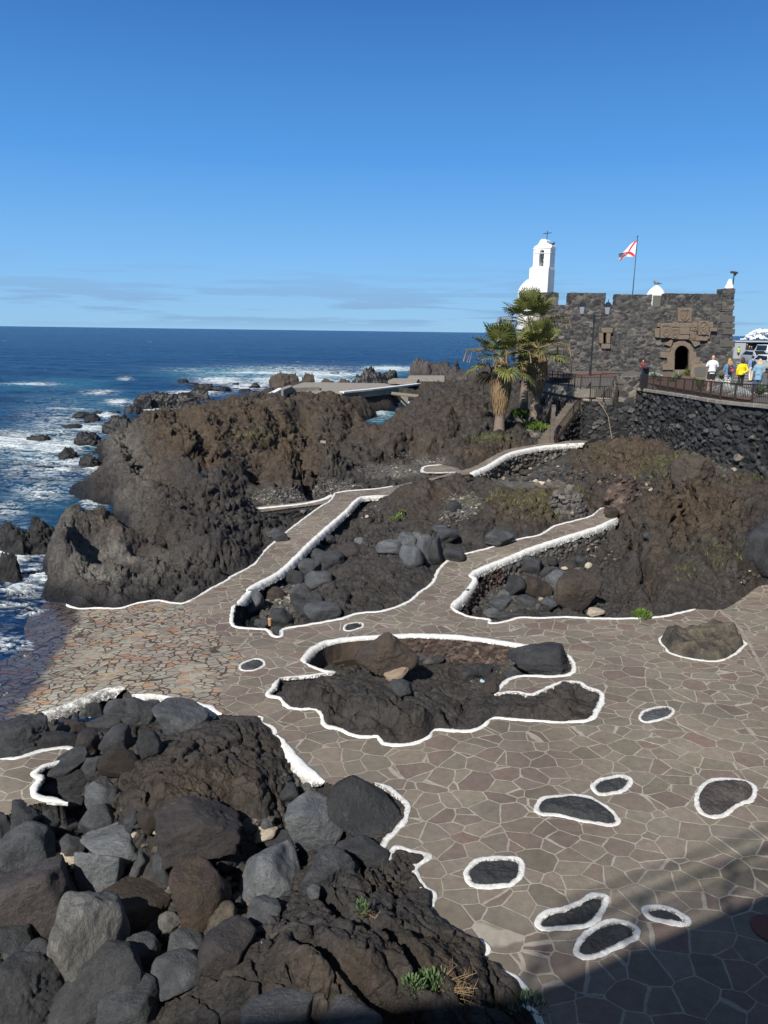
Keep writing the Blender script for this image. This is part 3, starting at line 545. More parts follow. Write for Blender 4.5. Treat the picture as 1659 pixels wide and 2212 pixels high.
wx = fbm(X*.35, Y*.35, Z0*.3, 3)*1.2; wy = fbm(X*.35+50, Y*.35, Z0*.3, 3)*1.2
far = sstep(dist, 14, 34)
amp = (1-.75*gravel)*(1-.6*smoothr)*(1-.8*near)
sg = np.abs(np.gradient(ZB, axis=0))/(YG*(vv[1]-vv[0]))+np.abs(np.gradient(ZB, axis=1))/(YG*(uu[1]-uu[0])); stB = sstep(sg, .25, 1.1); amp = amp*(1-.72*stB)
n1 = fbm((X+wx)*.22, (Y+wy)*.22, Z0*.1, 2, billow=True)
n2 = fbm((X+wx*.6)*.62, (Y+wy*.6)*.62, Z0*.3, 3, billow=True)
n3 = fbm((X+wx*.3)*1.9, (Y+wy*.3)*1.9, Z0*.5, 4, .55, billow=True)
n4 = fbm(X*6, Y*6, Z0, 3, .55)
n1 -= n1.mean(); n2 -= n2.mean()+.05; n3 -= n3.mean()+.05
ledge = np.round(ZB*1.4+n1*.8)/1.4-ZB
ZT = ZB+amp*(far*(.4*n1+.6*n2+.12*n3)+(1-far)*(.1*n1+.2*n2+.12*n3)+(.03)*n4)
# long cracks in the near outcrops
ca, sa = math.cos(.75), math.sin(.75)
Xr = X*ca-Y*sa; Yr = X*sa+Y*ca
cr = np.abs(perlin(Xr*.45+wx*.5, Yr*1.15+wy*.4, Z0*0+3.)); cr2 = np.abs(perlin(Xr*1.1+wx+8, Yr*2.2+wy, Z0*0+9.))
ZT -= (1-far)*(1-near*.8)*(1-gravel)*(.2*np.exp(-(cr/.03)**2)+.1*np.exp(-(cr2/.035)**2))
GUL = [([(217, 1108), (300, 1112), (380, 1130), (450, 1140), (560, 1165)], .9, .7), ([(255, 930), (300, 965), (330, 1010), (420, 1050)], .8, .6), ([(380, 890), (420, 930), (450, 990), (540, 1035)], .8, .6), ([(655, 890), (640, 935), (655, 985)], 1.2, .8), ([(560, 868), (600, 910), (585, 975)], .8, .6), ([(300, 1150), (360, 1180), (420, 1185), (500, 1215)], .4, .35), ([(150, 1200), (250, 1235), (340, 1240)], .35, .3),
 ([(1372, 1140), (1380, 1190), (1400, 1225), (1420, 1290)], .6, .2), ([(1440, 1060), (1470, 1110), (1475, 1170), (1550, 1215)], .5, .3), ([(1480, 1078), (1520, 1100), (1600, 1108), (1650, 1100)], .7, .3), ([(1300, 1000), (1370, 1030), (1430, 1040)], .4, .3), ([(1560, 1120), (1570, 1170), (1600, 1200)], .4, .25), ([(1290, 1070), (1330, 1090), (1360, 1130)], .5, .35),
 ([(900, 930), (880, 965), (800, 990)], .5, .5), ([(1000, 890), (985, 940), (940, 980)], .5, .5), ([(760, 890), (760, 940), (720, 960)], .6, .5), ([(940, 1060), (1000, 1110), (980, 1160)], .3, .3), ([(740, 1190), (800, 1170), (880, 1180)], .25, .25), ([(700, 1500), (800, 1530), (860, 1580)], .16, .12), ([(880, 1500), (960, 1530), (1000, 1560)], .16, .12), ([(640, 2020), (720, 2060), (800, 2140), (860, 2200)], .3, .12), ([(800, 1985), (880, 2040), (930, 2130)], .28, .1), ([(700, 1930), (760, 1990), (900, 2010)], .2, .1), ([(340, 1690), (450, 1720), (560, 1780)], .15, .08), ([(450, 1600), (540, 1640), (600, 1660)], .12, .08)]
for pts_, dep_, wid_ in GUL:
    G_ = hitv([p[0] for p in pts_], [p[1] for p in pts_], F0=ZB); seg_ = []
    for a_, b_ in zip(G_[:-1], G_[1:]): k_ = max(2, int(np.linalg.norm(b_-a_)/(wid_*.5))); seg_ += [a_+(b_-a_)*t_/k_ for t_ in range(k_)]
    seg_ = np.array(seg_+[G_[-1]]); bx = (X > seg_[:, 0].min()-3*wid_) & (X < seg_[:, 0].max()+3*wid_) & (Y > seg_[:, 1].min()-3*wid_) & (Y < seg_[:, 1].max()+3*wid_); xs, ys = X[bx]+wx[bx]*wid_*.8, Y[bx]+wy[bx]*wid_*.8
    dm = np.full(xs.shape, 99.)
    for q in seg_: dm = np.minimum(dm, (xs-q[0])**2+(ys-q[1])**2)
    dm = np.sqrt(dm)/wid_; ZT[bx] += dep_*(-np.exp(-dm**2)+.22*np.exp(-(dm-1.7)**2*1.5))
gf = np.clip(gravel*1.6-.35, 0, 1); ZT = ZT*(1-gf)+(ZB+.02*fbm(X*9, Y*9, Z0, 2))*gf
ed = np.clip(blurm(PM | ISLM, 4)*1.9, 0, 1); ZT = np.where(ZT > ZP, ZP+(ZT-ZP)*(1-ed), ZT)
WP_ = [[atz(a, b, -.5)[:2] for a, b in q] for q in ([(-700, 1300), (-700, 900), (60, 905), (150, 950), (212, 1000), (170, 1020), (150, 1045), (160, 1072), (214, 1088), (212, 1112), (128, 1108), (104, 1170), (100, 1250), (80, 1285), (0, 1300)],)]
WM = np.zeros(XG.shape, bool)
for q in WP_: WM |= inpoly(np.array(q), XG, YG)
DKM = inpoly(np.array([atz(a, b, 1.95)[:2] for a, b in [(608, 845), (738, 850), (864, 837), (834, 826), (700, 825), (650, 825), (628, 834)]]), XG, YG)
ZT = np.where(DKM, np.minimum(ZT, 1.5), ZT); WS = blurm(WM, 5); ZT = np.minimum(ZT, np.where(WS > .02, 3.2*(1-WS)**1.2-.9*WS-.3, 99.))
ZT = np.where(ISLM, ZP-.05, ZT)
deep = blurm(PM, 2)
ZT = np.where(PM, ZP-.03-.0*deep, ZT)
def surf(x, y, field=None):
    F_ = ZT if field is None else field
    fu = (x/y-U0)/(U1-U0)*(NU-1); fv = (math.log(max(y, 4.61))-V0)/(V1-V0)*(NV-1)
    i = int(min(max(fu, 0), NU-2)); j = int(min(max(fv, 0), NV-2)); a = min(max(fu-i, 0), 1); b = min(max(fv-j, 0), 1)
    return float((F_[j, i]*(1-a)+F_[j, i+1]*a)*(1-b)+(F_[j+1, i]*(1-a)+F_[j+1, i+1]*a)*b)
ZS = np.where(PM, ZP, ZT)          # what one stands on
def hit(px, py, off=0., field=None, lo=4.7, hi=117.):
    d = ray(px, py); y = lo
    F_ = ZS if field is None else field
    last = lo
    while y < hi:
        t = y/d[1]; x = d[0]*t; z = CH+d[2]*t
        if z < surf(x, y, F_)+off: break
        last = y; y *= 1.006
    a, b = last, y
    for _ in range(12):
        m = (a+b)/2; t = m/d[1]
        if CH+d[2]*t < surf(d[0]*t, m, F_)+off: b = m
        else: a = m
    t = b/d[1]; return np.array([d[0]*t, b, CH+d[2]*t])
# ---- vector displacement along the normal with 3-D noise, so steep faces are craggy too
V = np.stack([XG, YG, ZT], -1)
dU = np.gradient(V, axis=1); dV = np.gradient(V, axis=0)
N = np.cross(dU, dV); N /= np.linalg.norm(N, axis=-1, keepdims=True)+1e-9
steep = 1-N[..., 2]
rough_mask = np.maximum(.4+.95*sstep(fbm(X*.13, Y*.13, Z0*0+31, 3), -.28, .3), blob([(1480, 1110, 180, 80, 1.4), (1350, 1000, 120, 40, 1.2), (1600, 1220, 80, 50, 1.2), (450, 940, 160, 60, 1.3)]))
ab = (1-PM*1.)*(1-.9*DKM)*rough_mask*(1-.97*gf)*(1-.45*smoothr)*(1-.86*near)*(1-.85*WS)
q1 = 1-np.abs(fbm(X*.75+wx*.4, Y*.75+wy*.4, ZT*1.0, 3, .5))*2.6       # rounded knobs parted by creases, at three sizes
q2 = fbm(X*2.1+wx, Y*2.1+wy, ZT*2.4, 4, .58, billow=True)+.1
q3 = fbm(X*6.5, Y*6.5, ZT*7, 3, .6, billow=True)+.05
cz = np.abs(fbm(X*1.1+5, Y*1.1+wx, ZT*1.3, 3)); crev = np.exp(-(cz/.028)**2)
d3 = (.10+.62*far)*sstep(steep, .04, .45)*(-.35*q1+.2)+(.09+.30*far)*q2+(.035+.085*far)*q3-(.05+.22*far)*crev
V = V+N*(ab*d3)[..., None]
# ---- rock colours (albedo): grey basalt, brown oxidised lava, pale weathered spurs with highlights painted on the big left rock, black wave-washed rock
brown = blob([(430, 930, 150, 75, 1), (600, 960, 110, 80, 1), (560, 900, 160, 40, .9), (330, 1010, 60, 60, .5), (250, 1140, 90, 40, .6), (720, 880, 120, 40, .75), (900, 960, 90, 70, .45), (800, 920, 90, 50, .55), (1000, 880, 110, 50, .4), (1060, 985, 90, 50, .7), (1150, 1080, 120, 50, .8), (950, 1080, 90, 45, .6), (1350, 990, 130, 60, .85), (1500, 1100, 150, 90, .8), (1600, 1230, 90, 60, .4), (1430, 1160, 60, 120, .5), (450, 1700, 150, 70, .6), (560, 1600, 60, 50, .4), (700, 2100, 200, 90, .75), (950, 2090, 120, 80, .6), (820, 1900, 50, 20, .5), (740, 1560, 80, 30, .2), (900, 1560, 80, 40, .25), (760, 1410, 60, 20, .6)])
pale = blob([(270, 950, 35, 40, .9), (290, 1000, 45, 40, .6), (240, 1205, 130, 55, .95), (150, 1130, 60, 35, .6), (330, 1220, 60, 40, .5), (420, 1280, 60, 20, .5), (200, 1290, 60, 14, .4), (300, 1070, 70, 30, .35)])  # grey spur stone; on the big left rock it also paints sunlit highlights
paleN = np.clip(pale+.25*fbm(X*.8, Y*.8, ZT, 3), 0, 1)*(pale > .02)
brownN = np.clip(brown*1.15+.5*fbm(X*.4, Y*.4, ZT*.5, 4)-.02, 0, 1)
sea_side = np.clip((330-PXG)/120, 0, 1)
blk = np.clip(np.maximum((sstep(-ZT, -.25, .35)*(dist > 20.5)*((PXG < 560) | (dist > 58))), blob([(1640, 1185, 40, 55, 1), (770, 870, 60, 26, .5), (160, 1055, 60, 20, 1), (100, 1290, 30, 20, 1), (250, 1280, 90, 10, .4), (230, 1045, 60, 30, .0)])), 0, 1)
Cd = np.array([.042, .039, .0375]); Cb = np.array([.068, .05, .035]); Cp = np.array([.13, .123, .112]); Ck = np.array([.010, .010, .011]); Cg = np.array([.12, .112, .1]); Ctan = np.array([.17, .14, .1])
col = Cd+(Cb-Cd)*brownN[..., None]
col = col+(Cp-col)*(paleN*.85)[..., None]
col = col+(Cg-col)*np.clip(gravel*1.6-.3, 0, 1)[..., None]
tanm = blob([(1545, 990, 50, 16, 1), (1500, 1000, 30, 20, .4)])
col = col+(Ctan-col)*np.clip(tanm*1.3-.1, 0, 1)[..., None]
moss = blob([(1440, 1005, 50, 16, .8), (1400, 1030, 40, 14, .5), (1180, 1090, 80, 30, .4), (1060, 945, 50, 10, .7), (560, 940, 70, 12, .4), (1300, 970, 60, 12, .3), (1000, 1070, 40, 12, .3), (1540, 1190, 60, 30, .25)])*np.clip(.6+1.4*fbm(X*1.5, Y*1.5, ZT, 4), 0, 1)
col = col+(np.array([.075, .075, .028])-col)*np.clip(moss, 0, 1)[..., None]
col = col+(Ck-col)*blk[..., None]
col *= (1+.25*fbm(X*.9, Y*.9, ZT*.9, 3)[..., None])
keep = ~(blurm(PM, 9) > .995)
keep &= (V[..., 2] > -2.4)
fm = keep[:-1, :-1] | keep[1:, 1:]
F = gridfaces(NU, NV, fm)
Vc, Fc, At = compact(V.reshape(-1, 3), F, {'col': np.clip(col*1.15, .005, 1).reshape(-1, 3), 'wet': np.clip(blk, 0, 1).ravel()})
tag(link('lava_terrain', npmesh('lava_terrain', Vc, Fc, True, At), M['lava']), kind='structure')
# ---- paving sheet
PD = blurm(PM, 1) > .3
VP = np.stack([XG, YG, ZP+.006*fbm(XG*1.2, YG*1.2, ZP, 3)], -1)
PXp, PYp = proj(XG, YG, ZP)
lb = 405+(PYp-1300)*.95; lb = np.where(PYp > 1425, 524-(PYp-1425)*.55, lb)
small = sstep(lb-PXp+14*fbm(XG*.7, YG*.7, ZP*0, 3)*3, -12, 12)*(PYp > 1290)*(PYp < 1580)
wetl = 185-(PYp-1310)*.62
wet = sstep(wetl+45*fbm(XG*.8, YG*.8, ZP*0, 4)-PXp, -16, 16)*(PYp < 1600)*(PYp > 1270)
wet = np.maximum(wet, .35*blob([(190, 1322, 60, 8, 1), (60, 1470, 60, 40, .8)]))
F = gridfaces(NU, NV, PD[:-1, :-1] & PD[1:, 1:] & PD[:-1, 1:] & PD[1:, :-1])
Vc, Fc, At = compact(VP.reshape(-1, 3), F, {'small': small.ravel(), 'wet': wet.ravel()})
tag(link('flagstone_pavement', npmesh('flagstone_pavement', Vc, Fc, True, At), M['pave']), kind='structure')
gb = MB(); gb.box((-60, -60, -.6), (60, 4.7, -.12)); tag(gb.build('ground', M['pave']), kind='structure')
# ---- white painted kerbs
def kerb(pts, w, drop, label, closed=False, worn=0., rise=.018, group='white painted kerbs round the rocks', pixels=True, seed=1, side=None, mat=None, taper=.3, name='painted_kerb'):
    P = smoothline(pts, .045 if w < .2 else .07, closed, .045, seed) if pixels else pts
    n = len(P); Tn = np.zeros((n, 2))
    for i in range(n):
        a = P[(i-1) % n] if (closed or i > 0) else P[i]; b = P[(i+1) % n] if (closed or i < n-1) else P[i]; d = (b-a)[:2]; Tn[i] = d/(np.linalg.norm(d)+1e-9)
    Nn = np.stack([-Tn[:, 1], Tn[:, 0]], 1)
    if side is None:
        k = range(0, n, max(1, n//12)); q = 0
        for i in k:
            for s_ in (1, -1):
                p = P[i][:2]+Nn[i]*s_*(w*.5+.18); q += s_*(-1 if paved(np.array([p[0]]), np.array([p[1]]))[0] else 1)
        side = 1 if q > 0 else -1
    Nn = Nn*side                     # points to the rock
    nz = lambda k, a: fbm(P[:, 0]*5, P[:, 1]*5, P[:, 0]*0+k*3.3+seed, 4 if w < .2 else 2, .6)*a
    ww = w*(1+nz(7, .55 if drop < .1 else .3))
    if not closed:
        e = np.clip(np.minimum(np.arange(n), np.arange(n)[::-1])/6., .12, 1); ww = ww*e
    else: e = np.ones(n)
    prof = [(-.5, -.05, 0), (-.46, rise*.5, 1), (-.3, rise, 1), (0, rise*1.1, 1), (.25, rise, 1), (.45, rise*.6, 2), (.5+.04, -.04, 2)]
    if drop > .1: prof = [(-.5, -.05, 0), (-.46, rise*.5, 1), (-.2, rise, 1), (.1, rise*1.1, 1), (.3, rise*.8, 1), (.42, -drop*.25, 2), (.5, -drop*.6, 2), (.55, -drop, 2)]
    V = []
    for k, (a, h, z) in enumerate(prof):
        off = ww*a+(nz(k, w*(.16 if drop < .1 else .06))+(fbm(P[:, 0]*16, P[:, 1]*16, P[:, 0]*0+k*5.1, 3, .7)*w*.22 if abs(a) > .4 and drop < .1 else 0))+(drop*taper*(-min(h, 0)/drop if drop > .1 else 0))
        zz = P[:, 2]+h*(e if h < -.06 else 1)+(nz(k+20, .018) if z else 0)
        if k == len(prof)-1 and drop > .1: zz = P[:, 2]-drop*(1+nz(31, .7))*e
        V.append(np.stack([P[:, 0]+Nn[:, 0]*off, P[:, 1]+Nn[:, 1]*off, zz], 1))
    V = np.array(V); m = len(prof); idx = np.arange(m*n).reshape(m, n); Fs = []
    rng = n if closed else n-1
    for i in range(rng):
        j = (i+1) % n
        for k in range(m-1): Fs.append((idx[k, i], idx[k, j], idx[k+1, j], idx[k+1, i]) if side < 0 else (idx[k, i], idx[k+1, i], idx[k+1, j], idx[k, j]))
    o = link(name, npmesh(name, V.reshape(-1, 3), Fs, True, {'worn': np.full(m*n, worn), 'edge': np.repeat(np.array([.75]+[0.12]*(m-4)+[.35, .9, 1.]), n)}), mat or M['white']); tag(o, label, 'kerb', group)
    return o, P, Nn
kerb(A_left[:18], .11, 0, 'thin white line between the flagstones and the big lava mass on the left', seed=1)
kerb(A_left[17:], .16, 0, 'thin white edge along the far bend of the left footpath', seed=2)
kerb(A_right, .2, .18, 'thick white kerb down the right side of the left footpath', seed=3)
kerb(A_pit, .12, 0, 'thin white line round the front of the middle boulder hollow', seed=4)
kerb(B_low, .2, .2, 'thick white kerb along the lower edge of the right footpath', seed=5)
kerb(B_pit, .11, 0, 'thin white line below the right boulder hollow and brown lava slope', seed=6)
kerb(A_lowk, .32, .28, 'broad white kerb on the far footpath climbing to the stairs', seed=7, side=None)
kerb([(954, 1004), (926, 1006), (913, 1011), (920, 1021), (985, 1020)], .18, .1, 'small white loop of kerb at the far landing', seed=8)
kerb([(549, 1099), (620, 1092), (660, 1087), (700, 1078), (716, 1068)], .3, .3, 'white parapet of the side ramp beside the gravel', seed=9)
kerb(L1, .16, .2, 'worn white kerb above the lower left boulders', worn=.75, seed=10)
kerb(L2, .1, .16, 'thin worn white curve above the lower left boulders', worn=.3, seed=11)
kerb(L3, .26, .28, 'short steep white kerb wedge at the top of the boulder pile', seed=12)
kerb(L4, .13, 0, 'wriggling white line at the tip of the flat lower outcrop', seed=13)
kerb(L5, .24, .25, 'bright broad white kerb falling to the big black boulder', seed=14)
kerb(L6, .12, 0, 'white line curling round the big smooth black boulder', worn=.25, seed=15)
kerb(L7, .12, 0, 'short white hook beside the near brown outcrop', seed=16)
kerb(L8, .15, 0, 'white curve at the bottom edge beside the near outcrop', worn=.15, seed=17)
kerb(patchk, .14, .06, 'white outline of the small paved nook at the left edge', worn=.1, seed=18)
kerb(I3[:10], .18, .14, 'thick white rim along the back of the central rock pit', worn=.12, seed=20, side=None)
kerb(I3[10:21], .12, 0, 'white line round the paved tongue and black rock of the central pit', seed=21)
kerb(I3[20:45]+[I3[45]], .14, 0, 'long wavy white line along the front of the central rock island', seed=22)
kerb(I3[45:]+[I3[0]], .11, 0, 'short white sliver at the left notch of the central pit', seed=23)
islab = {'I1': 'tiny white ring above the central rock island', 'I2': 'small white ring left of the central rock pit', 'I4': 'white ring round the lichened rock on the right', 'I5': 'slim white oval right of the central rock island', 'I6': 'small white ring just above the black half moon rock', 'I7': 'white ring round the black half moon rock', 'I8': 'white ring round the brown kidney shaped rock at the right', 'I9': 'thick white ring round the square black rock', 'I10': 'white ring round the fish shaped black rock', 'I11': 'white ring round the leaf shaped black rock below the fish shaped one', 'I12': 'slim white ring at right near the shaded slabs'}
for i, (k, v) in enumerate(isl.items()):
    kerb(v, .075 if k in ('I1', 'I2', 'I5') else .105, 0, islab[k], True, seed=30+i, rise=.01, worn=.2)
kerb([(1556, 1319), (1600, 1360), (1640, 1430), (1700, 1530)], .1, 0, 'pale cement seam where the right paving folds', seed=77, rise=.012, mat=M['concrete'], group='x', side=1, name='cement_seam')
_c = [o for o in COL.objects if o.name.startswith('cement_seam')][0]; del _c['group']; _c['category'] = 'cement strip'
# ================================================================== the sea
SEAZ = -.5
def sea():
    nu, nv = 760, 1500; u = np.linspace(-1.1, 1.1, nu); v = np.linspace(math.log(15.3), math.log(900), nv)
    U, Vv = np.meshgrid(u, v); Y = np.exp(Vv); X = U*Y
    k = 1/(1+(Y/400)**2)
    w = .16*fbm(X*.09+Y*.05, Y*.22, X*0, 3)+.10*fbm(X*.35, Y*.6, X*0+5, 3)+.05*fbm(X*1.1, Y*1.5, X*0+9, 3)
    sw = .16*sstep(Y, 25, 90)*np.sin((Y+.35*X)*.42+3*fbm(X*.03, Y*.03, X*0, 2))
    px, py = proj(X, Y, X*0+SEAZ)
    def bl(lst):
        s = np.zeros_like(X)
        for a, b, rx, ry, q in lst: s = np.maximum(s, q*np.exp(-(((px-a)/rx)**2+((py-b)/ry)**2)))
        return s
    foam = bl([(560, 806, 110, 5, .9), (700, 808, 90, 7, 1.1), (840, 797, 60, 6, 1.), (640, 822, 110, 10, 1.15), (480, 822, 60, 9, .9), (540, 835, 60, 8, .9), (410, 800, 60, 5, .35), (60, 829, 55, 3.5, 1.), (270, 818, 14, 3, .8), (215, 848, 35, 4, .75), (150, 885, 60, 5, .7), (130, 905, 50, 5, .65), (255, 870, 30, 5, .9), (30, 955, 95, 22, 1.05), (120, 965, 70, 20, .95), (190, 925, 50, 12, .9), (160, 1000, 50, 10, .9), (200, 1010, 20, 10, 1.1), (130, 1015, 40, 6, .85), (230, 900, 25, 8, .9), (350, 872, 60, 9, 1.1), (420, 850, 60, 7, .9), (320, 880, 30, 7, 1.), (200, 1085, 25, 20, .8), (90, 1060, 60, 25, .6), (20, 1100, 40, 20, .45), (22, 1192, 36, 14, 1.35), (40, 1205, 26, 10, 1.2), (40, 1272, 42, 16, .95), (80, 1250, 60, 40, .6), (20, 1310, 60, 8, .8), (70, 1325, 50, 10, .7), (30, 1400, 60, 30, .55), (0, 1500, 40, 30, .55), (60, 1180, 50, 40, .55), (130, 940, 90, 60, .5), (100, 1000, 120, 50, .5), (860, 873, 40, 12, .9), (900, 860, 20, 6, 1.1), (820, 895, 30, 12, .6), (1010, 838, 30, 8, .9), (1230, 830, 20, 5, .9), (620, 800, 180, 10, .55), (800, 825, 60, 6, .9)])
    teal = bl([(520, 806, 150, 12, .9), (660, 815, 140, 12, .9), (840, 800, 60, 10, .8), (860, 880, 60, 50, 1.), (110, 960, 160, 50, .4), (150, 830, 90, 14, .45), (60, 832, 70, 10, .5), (200, 870, 150, 30, .3), (100, 1080, 120, 60, .25)])
    n = fbm(X*.5, Y*.9, X*0+2, 5, .6); n2 = 1-np.abs(fbm(X*.9+2*n, Y*1.5, X*0+7, 4, .6))*4.2
    cut = foam*(1.25+1.3*n)-.62
    F = np.clip(cut*2.4, 0, 1)*np.clip(.55+.6*n2, 0, 1)
    lace = np.clip(foam*1.8, 0, 1)*np.clip((n2-.5)*2.6, 0, 1)*.9
    wc = sstep(fbm(X*.16, Y*.55, X*0+13, 4, .6), .46, .52)*.6*(Y > 60)*(Y < 600)
    F = np.clip(np.maximum(np.maximum(F, lace), wc), 0, 1)
    Z = SEAZ+(w+sw)*k*sstep(Y, 19, 34)+.10*F*np.clip(1+n, 0, 2)*(foam > .3)
    inl = ((px > 430) & (Y < 57)) | ((px > 1150) & (Y < 90)) | ((px > 240) & (py > 1330))
    Fc = gridfaces(nu, nv, ~inl[:-1, :-1])
    Vc, Fc, At = compact(np.stack([X, Y, Z], -1).reshape(-1, 3), Fc, {'foam': F.ravel(), 'teal': np.clip(teal*(.6+.8*n+.3), 0, 1).ravel()})
    return npmesh('sea', Vc, Fc, True, At)
def watermat():
    t = NT('sea_water'); p = t.pos()
    f = t.attr('foam'); te = t.attr('teal')
    n0 = t.noise(t.mapping(p, (.02, .05, .05)), 1., 5, .6)
    c = t.mix(t.ramp(n0, [(.35, 0), (.7, 1)]), (.003, .025, .085), (.006, .045, .125))
    nm = t.noise(t.mapping(p, (.3, .9, .5)), 1., 6, .65)
    c = t.mix(1, c, t.ramp(nm, [(.3, .5), (.7, 1.6)]), 'MULTIPLY')
    c = t.mix(te, c, (.03, .2, .26))
    fn = t.ramp(t.noise(t.mapping(p, (1, 1.4, 1)), 5, 7, .75), [(.3, .1), (.62, 1)])
    fx = t.math('MULTIPLY', f, fn, clamp=True); fx = t.math('MULTIPLY', fx, 1.5, clamp=True)
    c = t.mix(fx, c, (.7, .76, .78))
    w1 = t.noise(t.mapping(p, (.55, 1.15, 1)), 1., 7, .62); w2 = t.noise(t.mapping(p, (.12, .3, 1)), 1., 4, .5)
    h = t.math('ADD', t.math('MULTIPLY', w1, .8), t.math('MULTIPLY', w2, 2.0))
    ro = t.math('MULTIPLY_ADD', fx, .4, .22)
    return t.out(c, ro, t.bump(h, 1.0, 1.1), IOR=1.2, **{'Specular_IOR_Level': .12})
M['sea'] = watermat()
tag(link('sea', sea(), M['sea']), kind='structure')
V = []; F = []
for r_ in (850., 3000., 12000., 50000.):
    for i in range(41): a = -pi*.42+i*pi*.84/40; V.append((r_*sin(a)*1.3, r_*cos(a) if r_ > 900 else 850, SEAZ-.35 if r_ < 900 else SEAZ-.1))
for k in range(3):
    for i in range(40): F.append((k*41+i, k*41+i+1, (k+1)*41+i+1, (k+1)*41+i))
tag(link('far_ocean', npmesh('far_ocean', V, F, True, {'foam': np.zeros(len(V)), 'teal': np.zeros(len(V))}), M['sea']), kind='structure')
# ================================================================== loose boulders and rocks
def rockmesh(name, seed, sub=4, planes=10, rough=.085, lump=.13, sharp=.02, attr=None):
    bm = bmesh.new(); bmesh.ops.create_icosphere(bm, subdivisions=sub, radius=1)
    me = bpy.data.meshes.new(name); bm.to_mesh(me); bm.free()
    n = len(me.vertices); D = np.empty(n*3, np.float32); me.vertices.foreach_get('co', D); D = D.reshape(-1, 3).astype(float)
    rs = np.random.RandomState(seed); q = rs.normal(size=(planes, 3)); q /= np.linalg.norm(q, axis=1)[:, None]; h = rs.uniform(.6, .93, planes)
    q = np.vstack([q, [[0, 0, 1], [0, 0, -1], [1, 0, 0], [-1, 0, 0], [0, 1, 0], [0, -1, 0]]]); h = np.concatenate([h, [rs.uniform(.8, 1), .85, 1, 1, 1, 1]])
    dt = D @ q.T; r = np.where(dt > .05, h/np.maximum(dt, .05), 9.)
    k = 1/(sharp+.012); r = -np.log(np.exp(-np.clip(r, 0, 3)*k).sum(1)+np.exp(-1.12*k))/k
    P = D*r[:, None]
    o = rs.uniform(0, 50, 3)
    P += D*(lump*fbm(P[:, 0]*1.3+o[0], P[:, 1]*1.3+o[1], P[:, 2]*1.3, 3)+rough*fbm(P[:, 0]*4+o[2], P[:, 1]*4+o[1], P[:, 2]*4, 4, .6, billow=rough > .09))[:, None]
    me.vertices.foreach_set('co', P.astype(np.float32).ravel()); me.polygons.foreach_set('use_smooth', [True]*len(me.polygons)); me.update()
    return me
RN = [0]
def boulder(cx, cy, w, h, mat, label, tilt=0, off=.45, rough=.05, group='dark boulders heaped below the paving', planes=11, name='boulder', cat='boulder', sub=None, ry=None, sharp=.02, depth=None, zt=None):
    RN[0] += 1
    if depth is not None: c = aty(cx, cy, depth); 
    else:
        c = hit(cx, cy+h*.12, .12 if w < 60 else .2)
    for _ in range(3):
        d = c-np.array([0, 0, CH]); dp = _f @ d; s = dp/FP; rx = w*.545*s; th = math.atan2(CH-c[2], c[1])
        r = h*.545*s*1.04
        if depth is None:
            dd = ray(cx, cy); y = c[1]
            # slide along the sight line so the rock rests on the ground
            best = None
            g = hit(cx, cy+h*.30, 0.0); c2 = g+np.array([0, 0, r*off]); t = (c2[2]-CH)/dd[2]; c = np.array([dd[0]*t, dd[1]*t, c2[2]])
    rsub = sub or (5 if w > 85 else 4 if w > 26 else 3)
    me = rockmesh(name, RN[0]*7+3, rsub, planes, rough, sharp=sharp)
    o = link(name, me, M[mat]); o.location = c
    # tilt is about the line of sight; other turns are random
    e = Matrix.Rotation(R(-tilt), 4, Vector((c[0], c[1], c[2]-CH)).normalized())
    o.matrix_world = Matrix.Translation(Vector(c)) @ e @ Matrix.Diagonal((rx, ry*s if ry else (r*.5+rx*.5), r*1.02, 1)) @ Matrix.Rotation(random.Random(RN[0]).uniform(-.5, .5), 4, 'Z')
    tag(o, label, cat, group)
    return o
def blist(L, k, ox, oy, group, **kw):
    for it in L:
        a, b, w, h, m, lab = it[:6]; d = dict(kw); d.update(it[6] if len(it) > 6 else {})
        boulder(ox+a*k, oy+b*k, w*k, h*k, m, lab, group=group, **d)
def hullmesh(name, pts, sub=5, k=38, rough=.05, lump=.06, seed=1, freq=3.):
    P0 = np.array(pts, float); cen = P0.mean(0); bm = bmesh.new(); [bm.verts.new(tuple(p-cen)) for p in P0]; bmesh.ops.convex_hull(bm, input=bm.verts); bm.normal_update()
    q = []; h = []
    for f in bm.faces: n = np.array(f.normal); q.append(n); h.append(max(1e-3, n @ np.array(f.verts[0].co)))
    bm.free(); q = np.array(q); h = np.array(h); sz = np.abs(P0-cen).max()
    bm = bmesh.new(); bmesh.ops.create_icosphere(bm, subdivisions=sub, radius=1); me = bpy.data.meshes.new(name); bm.to_mesh(me); bm.free()
    D = np.empty(len(me.vertices)*3, np.float32); me.vertices.foreach_get('co', D); D = D.reshape(-1, 3).astype(float); D /= np.linalg.norm(D, axis=1)[:, None]
    dt = D @ q.T; r = np.where(dt > .04, h/np.maximum(dt, .04), 9.)/sz; kk = k; r = -np.log(np.exp(-np.clip(r, 0, 4)*kk).sum(1)+1e-30)/kk*sz
    P = D*r[:, None]; o = seed*3.7
    P += D*(sz*(lump*fbm(P[:, 0]/sz*1.6+o, P[:, 1]/sz*1.6, P[:, 2]/sz*1.6, 3)+rough*fbm(P[:, 0]/sz*freq*1.6, P[:, 1]/sz*freq+o, P[:, 2]/sz*freq*1.6, 5, .6)))[:, None]
    me.vertices.foreach_set('co', (P).astype(np.float32).ravel()); me.polygons.foreach_set('use_smooth', [True]*len(me.polygons)); me.update(); return me, cen
